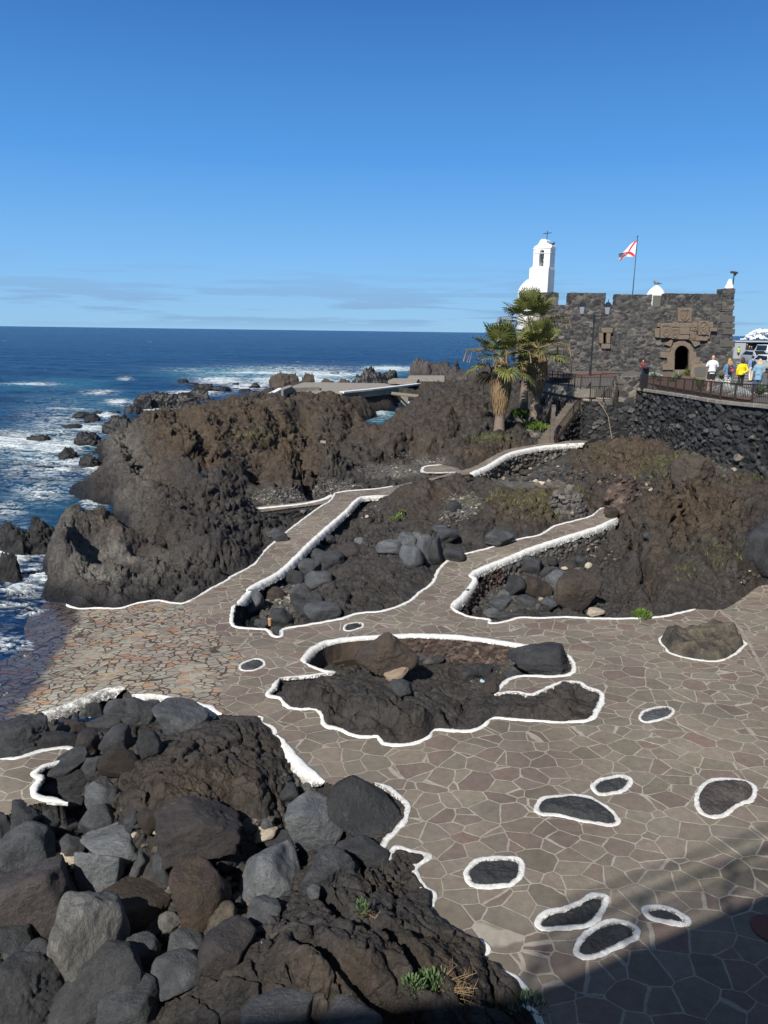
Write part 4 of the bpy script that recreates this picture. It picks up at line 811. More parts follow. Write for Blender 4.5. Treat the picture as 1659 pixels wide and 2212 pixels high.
def hullrock(foot, pts, mat, label, group, name='boulder', **kw):
    g = hit(*foot); s = (_f @ (g-np.array([0, 0, CH])))/FP; th = math.atan2(CH-g[2], g[1]); W3 = []
    for dx, dy, dd in pts:      # dx right, dy up in the picture, dd = depth away (all in picture pixels at this distance)
        z = (dy-dd*sin(th))/cos(th); W3.append((dx*s, dd*s, z*s))
    me, c = hullmesh(name, W3, seed=len(label), **kw); o = link(name, me, M[mat]); o.location = g+c; tag(o, label, 'boulder', group); return o
G1 = 'dark boulders heaped in the lower left'
blist([(250, 830, 600, 380, 'b_black', 'craggy black rock at the left edge above the paved nook', dict(rough=.13)),
 (560, 880, 430, 200, 'b_black', 'smooth black slab just above the tip of the paved nook', dict(tilt=-15)),
 (700, 760, 290, 160, 'b_brown', 'low brownish rock under the worn white kerb'),
 (612, 695, 145, 100, 'b_black', 'small round black stone under the left end of the worn kerb'),
 (512, 690, 70, 90, 'b_dark', 'small dark stone tucked left of the small round black one'),
 (880, 600, 180, 160, 'b_black', 'black stone directly under the middle of the worn kerb'),
 (715, 640, 70, 120, 'b_grey', 'narrow grey stone under the worn kerb, left of a pair'),
 (785, 622, 80, 120, 'b_grey', 'narrow grey stone under the worn kerb, right of a pair'),
 (1000, 700, 300, 150, 'b_black', 'flat black boulder behind the square black one'),
 (1230, 590, 400, 330, 'b_dark', 'largest rounded dark boulder under the peak of the worn kerb', dict(rough=.07)),
 (1420, 560, 210, 210, 'b_dark', 'dark boulder leaning on the right of the largest one under the kerb'),
 (1540, 560, 70, 110, 'b_dark', 'small upright stone under the thin worn curve'),
 (1030, 560, 90, 90, 'b_dark', 'small dark stone left of the largest one under the kerb'),
 (860, 890, 195, 275, 'b_purple', 'upright oval brownish boulder left of the square black one'),
 (1118, 872, 310, 290, 'b_black', 'square black boulder in the row below the worn kerb', dict(planes=7)),
 (1405, 925, 240, 265, 'b_black', 'round black boulder right of the square one', dict(rough=.07)),
 (600, 1095, 440, 170, 'b_black', 'black wedge beside the white tip of the paved nook', dict(tilt=27)),
 (860, 1100, 290, 190, 'b_dark', 'dark grey slanted boulder right of the black wedge', dict(tilt=20)),
 (1130, 1090, 340, 240, 'b_brown', 'brown boulder against the top of the flat outcrop'),
 (600, 1290, 470, 240, 'b_black', 'long black slab filling the bend of the paved nook', dict(tilt=5)),
 (840, 1200, 260, 180, 'b_black', 'black boulder between the slanted one and the outcrop', dict(tilt=25)),
 (945, 1600, 370, 380, 'b_dark', 'big smooth charcoal boulder at the lower left of the flat outcrop', dict(rough=.03)),
 (950, 1350, 300, 300, 'b_grey', 'grey shoulder of rock above the big smooth charcoal boulder', dict(tilt=30)),
 (240, 1610, 350, 370, 'b_black', 'craggy black boulder below the paved nook', dict(rough=.12)),
 (500, 1625, 225, 320, 'b_dark', 'egg shaped dark boulder right of the craggy one below the nook'),
 (40, 1720, 160, 420, 'b_dark', 'dark boulder cut by the left edge below the nook'),
 (640, 1690, 230, 190, 'b_black', 'black boulder between the egg shaped and the charcoal boulder'),
 (710, 1470, 190, 140, 'b_black', 'small black stone at the worn end of the nook kerb'),
 (1240, 1640, 180, 200, 'b_dark', 'dark stone right of the big smooth charcoal boulder'),
 (1430, 1600, 280, 230, 'b_brown', 'brownish stone below the flat outcrop')], .2279, 0, 1404.2, G1)
blist([(240, 370, 440, 270, 'b_dark', 'wide grey dappled boulder below the thin worn curve', dict(rough=.06)),
 
 (1165, 990, 185, 150, 'b_dark', 'small smooth dark stone under the bright white kerb'),
 (1320, 950, 140, 90, 'b_pale', 'small pale stone at the foot of the bright white kerb'),
 (955, 1325, 230, 110, 'b_cream', 'cream slab wedged behind the big rounded grey boulder', dict(tilt=32, name='rubble_slab', cat='stone slab')),
 (840, 1260, 150, 120, 'b_grey', 'small cracked grey stone left of the cream slab'),
 (970, 1250, 120, 100, 'b_grey', 'small flat grey stone above the cream slab'),
 (1080, 1370, 310, 120, 'b_dark', 'flat dark rock behind the top of the big rounded grey boulder'),
 (400, 1320, 800, 430, 'b_purple', 'broad dark brown craggy rock under the flat outcrop', dict(rough=.1, sub=5))], .2604, 324, 1458.2, G1)
blist([(200, 225, 410, 370, 'b_dark', 'smooth dark slab boulder at left edge, upper one', dict(tilt=30, planes=7)),
 (575, 170, 260, 190, 'b_dark', 'lumpy dark boulder right of the smooth left slab'),
 (970, 150, 550, 230, 'b_grey', 'broad bluish grey boulder with a flat top', dict(planes=7)),
 (540, 270, 205, 100, 'b_cream', 'white fragment of rubble lying between dark boulders', dict(tilt=-18, name='rubble_slab', cat='stone slab')),
 
 (1165, 330, 275, 240, 'b_grey', 'bluish rounded boulder right of the squared grey one'),
 (1345, 370, 180, 275, 'b_dark', 'upright wedge of grey rock left of the reddish boulder', dict(tilt=15)),
 (1185, 445, 155, 140, 'b_dark', 'small dark stone between the squared boulder and the wedge'),
 (1045, 485, 130, 85, 'b_black', 'little black stone at the corner of the squared boulder'),
 (330, 555, 620, 560, 'b_purple', 'large purplish boulder at the left with pale scratches', dict(tilt=25)),
 (40, 505, 160, 270, 'b_pale', 'light grey angular rock cut by the left edge'),
 (1060, 640, 690, 290, 'b_brown', 'long brown rounded boulder left of the reddish one'),
 (185, 610, 560, 620, 'b_red', 'tall reddish brown boulder in the middle of the pile', dict(zt=0)) if False else (690, 1015, 580, 800, 'b_pale', 'tall sculpted pale grey boulder, lightest of the pile', dict(rough=.06, planes=9)),
 (1185, 830, 320, 170, 'b_grey', 'flat grey boulder right of the tall pale one'),
 (1405, 825, 160, 180, 'b_pale', 'small pointed pale stone below the reddish boulder', dict(tilt=35)),
 (1135, 1065, 350, 370, 'b_dark', 'round charcoal boulder right of the tall pale one'),
 (1520, 1005, 300, 290, 'b_grey', 'cracked light grey boulder below the reddish one'),
 (150, 935, 330, 250, 'b_dark', 'dark boulder at the left edge under the purplish one'),
 (120, 1090, 140, 250, 'b_pale', 'narrow pale upright stone near the left edge', dict(tilt=20)),
 (175, 1120, 190, 200, 'b_dark', 'dark round stone leaning on the narrow pale one'),
 (340, 1150, 230, 340, 'b_dark', 'dark boulder wedged left of the tall pale one', dict(tilt=20)),
 (1470, 1270, 430, 310, 'b_dark', 'round dark boulder with fine cracks near the bottom'),
 (750, 1410, 820, 420, 'b_black', 'long black slab lying diagonally at the bottom', dict(tilt=42, planes=7)),
 (1150, 1510, 570, 430, 'b_dark', 'cracked dark boulder at the bottom edge'),
 (180, 1450, 600, 520, 'b_black', 'craggy black rock filling the bottom left corner', dict(rough=.14)),
 (390, 1360, 220, 170, 'b_black', 'small black stone in the gap left of the long slab'),
 (490, 1470, 80, 90, 'b_cream', 'tiny cream rubble piece in the dark gap at bottom left', dict(name='rubble_slab', cat='stone slab'))], .2604, 0, 1782.3, G1)
blist([(185, 612, 480, 575, 'b_red', 'tall reddish brown boulder in the middle of the pile', dict(planes=8)),
 (790, 400, 570, 510, 'b_grey', 'big rounded grey boulder, smoothest of the pile', dict(rough=.02, planes=10)),
 (412, 262, 205, 200, 'b_dark', 'small dark faceted stone left of the big rounded grey boulder'),
 (220, 272, 180, 130, 'b_brown', 'small brown crumbly stone above the reddish boulder', dict(rough=.12)),
 (365, 810, 320, 190, 'b_lichen', 'speckled oblong stone below the big rounded grey boulder', dict(tilt=38)),
 (520, 632, 120, 140, 'b_dark', 'small round stone between the reddish and rounded grey boulders'),
 (430, 1030, 420, 460, 'b_purple', 'brown black boulder beside the near outcrop'),
 (560, 880, 140, 120, 'b_black', 'black stone in the gap under the speckled one'),
 (760, 710, 280, 210, 'b_grey', 'grey boulder at the upper tip of the near outcrop'),
 (1160, 560, 120, 100, 'b_grey', 'small grey stone in a pocket of old cement on the outcrop'),
 (1560, 210, 420, 220, 'b_black', 'flat black rock just below the big smooth black boulder'),
 (1260, 400, 420, 360, 'b_black', 'dark cracked rock right of the big rounded grey boulder', dict(rough=.1)),
 (900, 1590, 620, 220, 'b_dark', 'dark cracked rock in the shade at the bottom centre'),
 (1450, 1600, 500, 200, 'b_dark', 'shaded dark rock at the bottom right of the outcrop')], .2604, 378.1, 1782.3, G1)
hullrock((785, 1815), [(-85, 92, 60), (-60, 128, 90), (-30, 140, 100), (40, 110, 120), (84, 60, 70), (88, 35, 60), (60, -2, 0), (10, -12, 0), (-40, 12, 0), (-82, 45, 20), (0, -5, 60), (-50, 40, 90)], 'b_pools', 'biggest smooth black boulder beside the curling white line', G1, rough=.018, lump=.04, k=30)
hullrock((672, 1838), [(-62, 60, 10), (-60, 95, 60), (-10, 128, 90), (12, 124, 90), (60, 92, 60), (76, 45, 20), (52, 5, 0), (-10, -10, 0), (-30, 0, 0), (0, 60, 100), (-20, 70, -10)], 'b_grey', 'big angular grey boulder with a pale patch beside the black one', G1, rough=.04)
hullrock((212, 1940), [(-48, 88, 10), (-44, 82, 60), (48, 80, 60), (50, 78, 10), (40, 10, 0), (0, -12, 0), (-40, -8, 0), (-50, 40, 0), (0, 84, 5), (45, 40, 60)], 'b_grey', 'squared grey boulder below the broad bluish one', G1, rough=.03)
G2 = 'boulders in the hollow between the two footpaths'
blist([(200, 720, 100, 120, 'b_grey', 'angular grey green boulder inside the left corner of the hollow', dict(planes=6)),
 (262, 826, 95, 60, 'b_dark', 'flat grey stone by the front kerb of the hollow'),
 (345, 795, 140, 90, 'b_black', 'flat black slab by the front kerb of the hollow'),
 (467, 742, 105, 95, 'b_black', 'angular black stone left of the triangular boulder'),
 (560, 778, 180, 115, 'b_dark', 'triangular dark boulder at the front of the hollow', dict(planes=6)),
 (440, 672, 100, 105, 'b_dark', 'dark stone behind the triangular boulder'),
 (530, 697, 95, 75, 'b_black', 'small black stone right behind the triangular boulder'),
 (400, 590, 125, 95, 'b_black', 'black boulder against the thick kerb, lowest of a row'),
 (480, 545, 170, 95, 'b_dark', 'long dark boulder against the thick kerb'),
 (545, 602, 135, 105, 'b_dark', 'rounded dark boulder at the middle of the row by the thick kerb', dict(rough=.08)),
 (592, 502, 140, 110, 'b_dark', 'steep dark boulder at the top of the row by the thick kerb', dict(planes=6)),
 (540, 482, 95, 80, 'b_dark', 'round dark stone behind the steep one'),
 (530, 425, 65, 60, 'b_black', 'small black stone close to the thick kerb, lower of two'),
 (590, 400, 65, 60, 'b_black', 'small black stone close to the thick kerb, upper of two'),
 (710, 442, 140, 75, 'b_purple', 'low reddish rock near the centre of the hollow'),
 (757, 411, 62, 55, 'b_grey', 'small angular grey stone above the reddish rock'),
 (895, 438, 135, 88, 'b_grey', 'big rounded grey boulder at the back of the hollow', dict(rough=.02)),
 (1000, 400, 95, 85, 'b_grey', 'grey boulder right behind the big rounded one'),
 (1015, 480, 110, 120, 'b_grey', 'tilted grey block left of the upright cluster', dict(planes=6)),
 (1085, 455, 85, 160, 'b_grey', 'tallest upright grey rock with white droppings on top', dict(planes=6)),
 (1140, 465, 75, 155, 'b_dark', 'upright dark rock on the right of the cluster', dict(planes=6)),
 (1040, 378, 75, 42, 'b_pale', 'small pale stone behind the upright cluster'),
 (1190, 370, 115, 90, 'b_dark', 'dark boulder under the gravel slope'),
 (1230, 470, 120, 80, 'b_black', 'low black boulder beside the right footpath'),
 (1465, 392, 155, 80, 'b_dark', 'flat topped dark boulder just above the right footpath'),
 (1160, 338, 95, 45, 'b_dark', 'small dark stone on the gravel slope'),
 (320, 672, 110, 60, 'b_brown', 'brown stone by the lower thick kerb'),
 (405, 200, 66, 26, 'b_dark', 'small flat stone lying on the gravel by the side ramp'),
 (310, 362, 82, 42, 'b_dark', 'flat stone under the side ramp wall, left one'),
 (352, 382, 92, 50, 'b_dark', 'flat stone under the side ramp wall, right one'),
 (570, 30, 52, 42, 'b_dark', 'lone dark boulder on the far gravel'),
 (340, 862, 70, 52, 'b_black', 'black stone filling the notch of the thin kerb'),
 (1240, 225, 90, 60, 'b_black', 'dark stone below the hillock right of the gravel slope')], .4232, 459, 999.1, G2, off=.5)
G3 = 'boulders in the right hand hollow'
blist([(580, 345, 180, 195, 'b_dark', 'round dark boulder right under the broken kerb wall'),
 (745, 302, 110, 75, 'b_black', 'black stone in the shade under the broken wall'),
 (718, 400, 160, 115, 'b_black', 'black angular boulder below the broken wall'),
 (785, 460, 190, 145, 'b_grey', 'smooth grey boulder left of the biggest brown rock'),
 
 (430, 522, 155, 185, 'b_black', 'upright black boulder beside the red cinder bank'),
 (612, 545, 250, 165, 'b_brown', 'long brown boulder slanting down to the right', dict(tilt=-28)),
 (355, 577, 115, 65, 'b_grey', 'small grey stone beside the red cinder bank'),
 (330, 655, 200, 125, 'b_dark', 'dark lumpy boulder near the front kerb', dict(rough=.09)),
 (540, 657, 200, 125, 'b_dark', 'dark flat boulder in the front row of the hollow'),
 (722, 652, 160, 110, 'b_dark', 'rounded dark boulder left of the biggest brown rock foot'),
 (245, 727, 140, 75, 'b_grey', 'flat grey stone by the front kerb of the right hollow'),
 (1095, 727, 155, 65, 'b_cream', 'pale slab lying on the kerb under the brown rock', dict(tilt=4, name='rubble_slab', cat='stone slab')),
 (390, 352, 115, 105, 'b_red', 'tan grey stone at the top of the red cinder bank'),
 (457, 322, 50, 80, 'b_dark', 'narrow dark stone left of the round one'),
 (975, 306, 105, 100, 'b_black', 'black split stone under the right end of the wall'),
 (1047, 335, 75, 55, 'b_cream', 'cream rubble block right of the split black stone', dict(tilt=20)),
 (850, 358, 60, 26, 'b_cream', 'thin pale slab on brown earth under the wall'),
 (957, 371, 50, 35, 'b_pale', 'small pale stone under the split black one'),
 (380, 755, 290, 80, 'b_black', 'flat black rock flush with the front kerb'),
 (690, 745, 160, 50, 'b_dark', 'second flat rock flush with the front kerb, further right'),
 (870, 170, 72, 66, 'b_black', 'single black stone set in the top of the broken wall'),
 (480, 547, 28, 52, 'b_cream', 'upright cream pebble between black and brown boulders'),
 (652, 617, 38, 35, 'b_cream', 'small cream pebble behind the front row'),
 (412, 632, 75, 75, 'b_grey', 'small grey angular stone behind the front row'),
 (478, 612, 85, 40, 'b_dark', 'low dark stone between the front boulders'),
 (625, 680, 40, 50, 'b_pale', 'small pale wedge between two front boulders')], .2604, 999.1, 1134.2, G3, off=.5)
G4 = 'stones lying in the central rock pit'
blist([
 (930, 1082, 140, 45, 'b_tan', 'thin tan slab lying against the pointed brown rock', dict(tilt=22, name='rubble_slab', cat='stone slab')),
 (962, 1152, 150, 105, 'b_dark', 'smooth oval boulder in front of the pointed brown rock', dict(tilt=-20, rough=.02)),
 (1070, 992, 75, 62, 'b_dark', 'small dark stone right of the pointed brown rock'),
 (1148, 1008, 66, 58, 'b_black', 'round black stone under the rubble lining'),
 (1106, 1016, 55, 40, 'b_pale', 'pale pyramid stone under the rubble lining'),
 (1310, 1085, 110, 62, 'b_black', 'flat black stone in the middle of the pit'),
 (1392, 1065, 80, 60, 'b_black', 'black stone leaning under the rubble lining'),
 (1525, 1092, 90, 40, 'b_dark', 'low dark stone by the paved tongue'),
 (1425, 1150, 95, 70, 'b_brown', 'round brown stone by the tip of the paved tongue'),
 (1110, 925, 60, 50, 'b_dark', 'dark cobble at the left end of the rubble lining')], .4232, 459, 999.1, G4, off=.45)
hullrock((838, 1464), [(-4, 100, 24), (14, 88, 34), (74, 44, 24), (60, 22, 0), (30, 2, 0), (-34, 6, 0), (-78, 36, 10), (-68, 54, 20), (-46, 68, 34), (20, 30, 60), (0, -4, 10), (10, 62, 0)], 'b_brown', 'big pointed brown rock leaning in the central pit', G4, rough=.085, freq=5)
hullrock((1245, 1322), [(-46, 60, 20), (-20, 92, 40), (10, 96, 45), (40, 84, 30), (56, 62, 10), (50, 45, 0), (22, 30, -4), (16, 0, 0), (-20, 0, 0), (-44, 18, 5), (0, 40, 60), (-10, 60, -8)], 'b_brown', 'biggest brown angular rock, overhanging on its right', G3, rough=.07, freq=4)
boulder(1167, 1424, 136, 68, 'b_black', 'black ribbed rock breaking the white rim at the right of the pit', group=G4, rough=.09, off=.35)
G5 = 'rocks on the right hand slope'
boulder(1499, 1019, 88, 72, 'b_brown', 'craggy brown knob of rock standing out on the right slope', group=G5, rough=.13, off=.5, sub=5)
boulder(1645, 1185, 80, 112, 'b_black', 'big black rock cut by the right edge', group=G5, rough=.05, off=.4)
boulder(1396, 1156, 17, 17, 'b_dark', 'small round black stone beside the crack on the right slope', group=G5)
boulder(1320, 1110, 30, 26, 'b_brown', 'brown stone at the top end of the right footpath', group=G5)
boulder(1157, 1040, 14, 9, 'b_cream', 'small cream stone on rubble under the far wall', group=G5)
boulder(1170, 1043, 16, 9, 'b_cream', 'flat cream stone right of another on rubble under the far wall', group=G5)
boulder(1139, 1022, 34, 20, 'b_brown', 'brown lump below the far dry stone wall', group=G5, rough=.1)
# rocks standing in the sea and along the shore
G6 = 'black wave washed rocks in the sea'
def searock(cx, cy, w, h, lab, y=None, mat='b_sea', zb=SEAZ, rough=.14, sub=4, base=None, tilt=0):
    RN[0] += 1
    g = atz(cx, base or (cy+h*.5), zb) if y is None else aty(cx, cy+h*.5, y)
    s = (_f @ (g-np.array([0, 0, CH])))/FP; rx = w*.5*s; top = aty(cx, cy-h*.5, g[1]+rx*.35)[2]; hz = (top-zb)*.82
    me = rockmesh('sea_rock', RN[0]*13+1, 5, 8, .24, .3); o = link('sea_rock', me, M[mat])
    o.matrix_world = Matrix.Translation(Vector((g[0], g[1]+rx*.4, zb-.15*hz))) @ Matrix.Rotation(R(tilt), 4, 'Y') @ Matrix.Diagonal((rx, rx*.75, hz*1.15, 1)); tag(o, lab, 'rock', G6)
for it in [(28, 1158, 86, 84, 'left half of the big craggy black sea rock at the left edge'), (86, 1146, 80, 100, 'taller right half of the big craggy black sea rock'), (18, 1222, 66, 66, 'wet black rock at the left edge beside the white splash', dict(sub=5)), (82, 944, 52, 18, 'low flat rock alone in the foam'), (172, 896, 46, 16, 'ragged low rock left of the long reef'), (196, 901, 34, 18, 'ragged rock touching the one on its left'), (158, 919, 46, 9, 'thin reddish black rock just awash'), (180, 945, 62, 38, 'steep rock with a notched top beside the big lava mass'), (222, 952, 46, 28, 'low shoulder right of the notched rock'), (143, 976, 52, 28, 'pointed pyramid rock in the foam'), (191, 991, 54, 40, 'blunt black rock touching the grey spur'), (254, 912, 66, 48, 'round black boulder rock behind the grey spur'), (300, 907, 60, 26, 'low rock right of the round one behind the grey spur'), (90, 1009, 46, 8, 'dark rock just breaking the surface'), (212, 890, 20, 12, 'small rock at the left end of the reef'), (240, 890, 36, 12, 'low rock leading to the long reef'),
 (285, 884, 44, 24, 'left end of the long black reef'), (312, 862, 50, 40, 'high block near the left of the long reef'), (350, 858, 70, 44, 'highest block of the long reef'), (400, 862, 90, 34, 'long flat part of the reef'), (430, 850, 60, 26, 'right end of the long reef'), (395, 822, 26, 9, 'small rock beyond the reef, left of two'), (414, 829, 32, 9, 'small rock beyond the reef, right of two'), (440, 834, 44, 17, 'rock with surf behind it beyond the reef'), (472, 838, 50, 10, 'low rock trailing right beyond the reef'), (507, 829, 17, 11, 'round rock alone in the white surf'), (550, 832, 30, 14, 'rock in the surf left of the concrete deck'), (528, 842, 40, 12, 'low rock left of the concrete deck'), (418, 872, 60, 26, 'dark dome rock behind the brown mass'), (455, 866, 40, 16, 'small dome rock behind the brown mass'), (722, 806, 22, 6, 'tiny rock in surf beyond the concrete deck, left one'), (742, 807, 14, 4, 'tiny rock in surf beyond the concrete deck, right one')]:
    searock(*it[:5], **(it[5] if len(it) > 5 else {}))
G7 = 'rocks round the concrete bathing deck'
for it in [(613, 824, 56, 32, 98), (662, 824, 38, 30, 99), (640, 830, 30, 16, 96), (578, 843, 40, 22, 90), (711, 823, 52, 26, 103), (740, 829, 50, 16, 100), (788, 812, 52, 32, 112), (812, 818, 50, 24, 110), (840, 812, 40, 22, 112), (825, 829, 50, 22, 101), (908, 795, 46, 44, 118), (940, 800, 70, 40, 118), (975, 800, 60, 36, 116), (1010, 806, 60, 30, 112), (985, 792, 30, 18, 120), (1050, 800, 50, 24, 104), (960, 838, 60, 30, 86), (925, 834, 50, 22, 88), (1000, 826, 60, 28, 92), (1040, 830, 60, 40, 84), (600, 862, 60, 22, 74), (560, 866, 60, 24, 70), (650, 862, 40, 14, 73), (876, 895, 54, 32, 61.5), (935, 852, 50, 42, 69), (1010, 860, 60, 30, 74), (752, 872, 66, 52, 77), (800, 868, 60, 54, 84), (846, 858, 54, 44, 91)]:
    labs = ['brown rock behind the low wall of the concrete deck', 'jagged rock behind the middle of the concrete deck', 'small rock between two on the deck edge', 'dark rock at the left of the concrete deck', 'dome rock at the back of the concrete deck', 'flat rock at the back of the concrete deck', 'high black rock beyond the concrete deck', 'black flat rock right of the high one beyond the deck', 'dark rock leading to the far headland', 'low round rock right behind the deck', 'left cliff of the far grey headland', 'broad hump of the far grey headland', 'middle of the far grey headland', 'right slope of the far grey headland', 'top notch of the far grey headland', 'black rock left of the palm crown', 'brown rock right of the footbridge', 'dark rock behind the footbridge', 'rock beyond the footbridge with a pale stain', 'rock mass right beyond the footbridge', 'brown rock just below the deck front', 'brown rock left below the deck front', 'small rock under the deck corner', 'rounded knob in front of the sea inlet', 'tall brown rock on the right of the sea inlet', 'brown shoulder behind the palm', 'dark cliff under the near corner of the bathing deck', 'dark cliff under the middle of the white deck edge', 'dark cliff under the far end of the white deck edge']
    i = [613, 662, 640, 578, 711, 740, 788, 812, 840, 825, 908, 940, 975, 1010, 985, 1050, 960, 925, 1000, 1040, 600, 560, 650, 876, 935, 1010, 752, 800, 846].index(it[0]) if it[:2] != (1010, 860) else 25
    lab = labs[i]; cx, cy, w, h, dpt = it
    RN[0] += 1; g = aty(cx, cy+h*.5, dpt); s = (_f @ (g-np.array([0, 0, CH])))/FP; rx = w*.55*s; top = aty(cx, cy-h*.5, dpt+rx*.3)[2]; bz = min(surf(g[0], g[1]), g[2])-.6; hz = top-bz
    o = link('shore_rock', rockmesh('shore_rock', RN[0]*5, 5, 8, .26, .3), M['b_sea' if (cy < 835 and cx > 770 and cx < 860) else 'b_purple' if cx > 860 and cy < 830 else 'b_brown'])
    o.matrix_world = Matrix.Translation(Vector((g[0], g[1]+rx*.4, bz))) @ Matrix.Diagonal((rx, rx*.8, hz*1.05, 1)); tag(o, lab, 'rock', G7)
# dark rocks enclosed by the white rings
def plug(key, mat, label, hgt=.06, rough=.03, bumpy=.0):
    P = smoothline(isl[key], .05, True, .02, 3); c = P.mean(0); x0, x1, y0, y1 = P[:, 0].min()-.03, P[:, 0].max()+.03, P[:, 1].min()-.03, P[:, 1].max()+.03
    st = .02 if c[1] < 14 else .03; gx = np.arange(x0, x1, st); gy = np.arange(y0, y1, st); Xg, Yg = np.meshgrid(gx, gy)
    m = inpoly(P, Xg, Yg); k = max(3, int(.14/st)); e = np.clip((blurm(m, k)-.5)*2.2, 0, 1)*m
    Z = c[2]-.05+hgt*e**.6+e*(rough*3*fbm(Xg*3, Yg*3, Xg*0+7, 5, .6)+.025*fbm(Xg*9, Yg*9, Xg*0+7, 4, .6, billow=True)+bumpy*np.maximum(0, fbm(Xg*1.1, Yg*1.1, Xg*0+4, 4, .45)+.3))+.02
    F = gridfaces(len(gx), len(gy), m[:-1, :-1] | m[1:, 1:] | m[1:, :-1] | m[:-1, 1:])
    Vc, Fc, _ = compact(np.stack([Xg, Yg, Z], -1).reshape(-1, 3), F, {})
    Vc = Vc-np.array([c[0], c[1], c[2]]); o = link('rock_outcrop', npmesh('rock_outcrop', Vc, Fc), M[mat]); o.location = c; tag(o, label, 'rock', 'low rocks set in the paving')
plug('I1', 'b_pools', 'tiny dark rock flush in the paving above the central island')
plug('I2', 'b_dark', 'small dark rock flush in the paving left of the central pit')
plug('I4', 'b_lichen', 'lumpy black rock mottled with pale lichen, right of the paving', .1, .03, .55)
plug('I5', 'b_dark', 'slim dark rock inside the oval ring', .05)
plug('I6', 'b_black', 'small black rock above the half moon rock', .07)
plug('I7', 'b_pools', 'half moon shaped black rock in the paving', .1, .04)
plug('I8', 'b_purple', 'kidney shaped brown black rock at the right', .09, .05)
plug('I9', 'b_pools', 'squarish smooth black rock in the paving', .05)
plug('I10', 'b_pools', 'fish shaped smooth black rock in the paving', .05)
plug('I11', 'b_pools', 'leaf shaped smooth black rock in the half shade', .05)
plug('I12', 'b_black', 'slim black rock near the shaded slabs', .06)
# still water lying in the back of the central pit and beside the big left rock
for nm, pts, z in [('pool_water', [(668, 1436), (690, 1415), (740, 1418), (790, 1430), (780, 1444), (720, 1448)], -.52), ('pool_water', [(255, 1280), (300, 1270), (350, 1272), (360, 1282), (300, 1292)], -.42)]:
    P = np.array([atz(a, b, z) for a, b in pts]); me = npmesh(nm, P, [list(range(len(P)))]); t = link(nm, me, M.setdefault('pool', simple('dark_still_water', (.02, .018, .012), .08, .1, 2, bump=.05))); tag(t, kind='structure')
# ================================================================== masonry with real relief
def resample(P, n_or_res, closed=False):
    P = np.array(P, float)
    if closed: P = np.vstack([P, P[:1]])
    d = np.concatenate([[0], np.cumsum(np.linalg.norm(np.diff(P[:, :2], axis=0), axis=1))])
    n = n_or_res if isinstance(n_or_res, int) else max(3, int(d[-1]/n_or_res)+1)
    t = np.linspace(0, d[-1], n); return np.stack([np.interp(t, d, P[:, k]) for k in range(3)], 1)
def stonework(P, N, cell, amp, seed=0, jit=.9):
    Q = P/np.array(cell)+seed*7.31+.12*np.stack([fbm(P[..., 0]*2, P[..., 1]*2, P[..., 2]*2+k*9, 2) for k in range(3)], -1).reshape(P.shape)
    sh = P.shape[:-1]; f1, f2, r, tl = worley(Q.reshape(-1, 3), jit); tl = tl.reshape(sh); e = (f2-f1).reshape(sh); r = r.reshape(sh)
    g1, g2, r2, _ = worley(Q.reshape(-1, 3)*2.7+5, jit); e2 = (g2-g1).reshape(sh); r2 = r2.reshape(sh)
    gap = 1-sstep(e, .04, .10); h = sstep(e, .02, .13)*(.45+.75*r+1.5*tl)
    chip = gap*sstep(e2, .05, .25)
    h = h+chip*.35*r2; gapv = gap*(1-.8*chip*(r2 > .35)); rr = np.where(gap > .5, r2*.8, r)
    D = N*((h-.6)*amp+amp*.35*fbm(P[..., 0]*4, P[..., 1]*4, P[..., 2]*4, 3))[..., None]
    return P+D, np.clip(rr+.12*fbm(P[..., 0], P[..., 1], P[..., 2], 3), 0, 1), np.clip(gapv, 0, 1)
def ribbon(name, top, bot, res, cell, amp, mat, parent=None, closed=False, mask=None, seed=0, flip=1):
    T_ = resample(top, res, closed); B_ = resample(bot, len(T_), closed); nu = len(T_); hmax = (T_[:, 2]-B_[:, 2]).max(); nv = max(3, int(hmax/res)+1)
    s = np.linspace(0, 1, nv)[:, None, None]; P = B_[None]*(1-s)+T_[None]*s
    d = np.gradient(P, axis=1); up = np.gradient(P, axis=0); Nn = np.cross(d, up); Nn /= np.linalg.norm(Nn, axis=-1, keepdims=True)+1e-9; Nn = Nn*flip
    V_, r, g = stonework(P, Nn, cell, amp, seed)
    km = None
    if mask is not None: k = mask(P[..., 0], P[..., 2]); km = k[:-1, :-1] & k[1:, 1:] & k[1:, :-1] & k[:-1, 1:]
    F = gridfaces(nu, nv, km)
    if flip < 0: F = F[:, ::-1]
    Vc, Fc, At = compact(V_.reshape(-1, 3), F, {'rnd': r.ravel(), 'gap': g.ravel()})
    return link(name, npmesh(name, Vc, Fc, True, At), mat, parent)
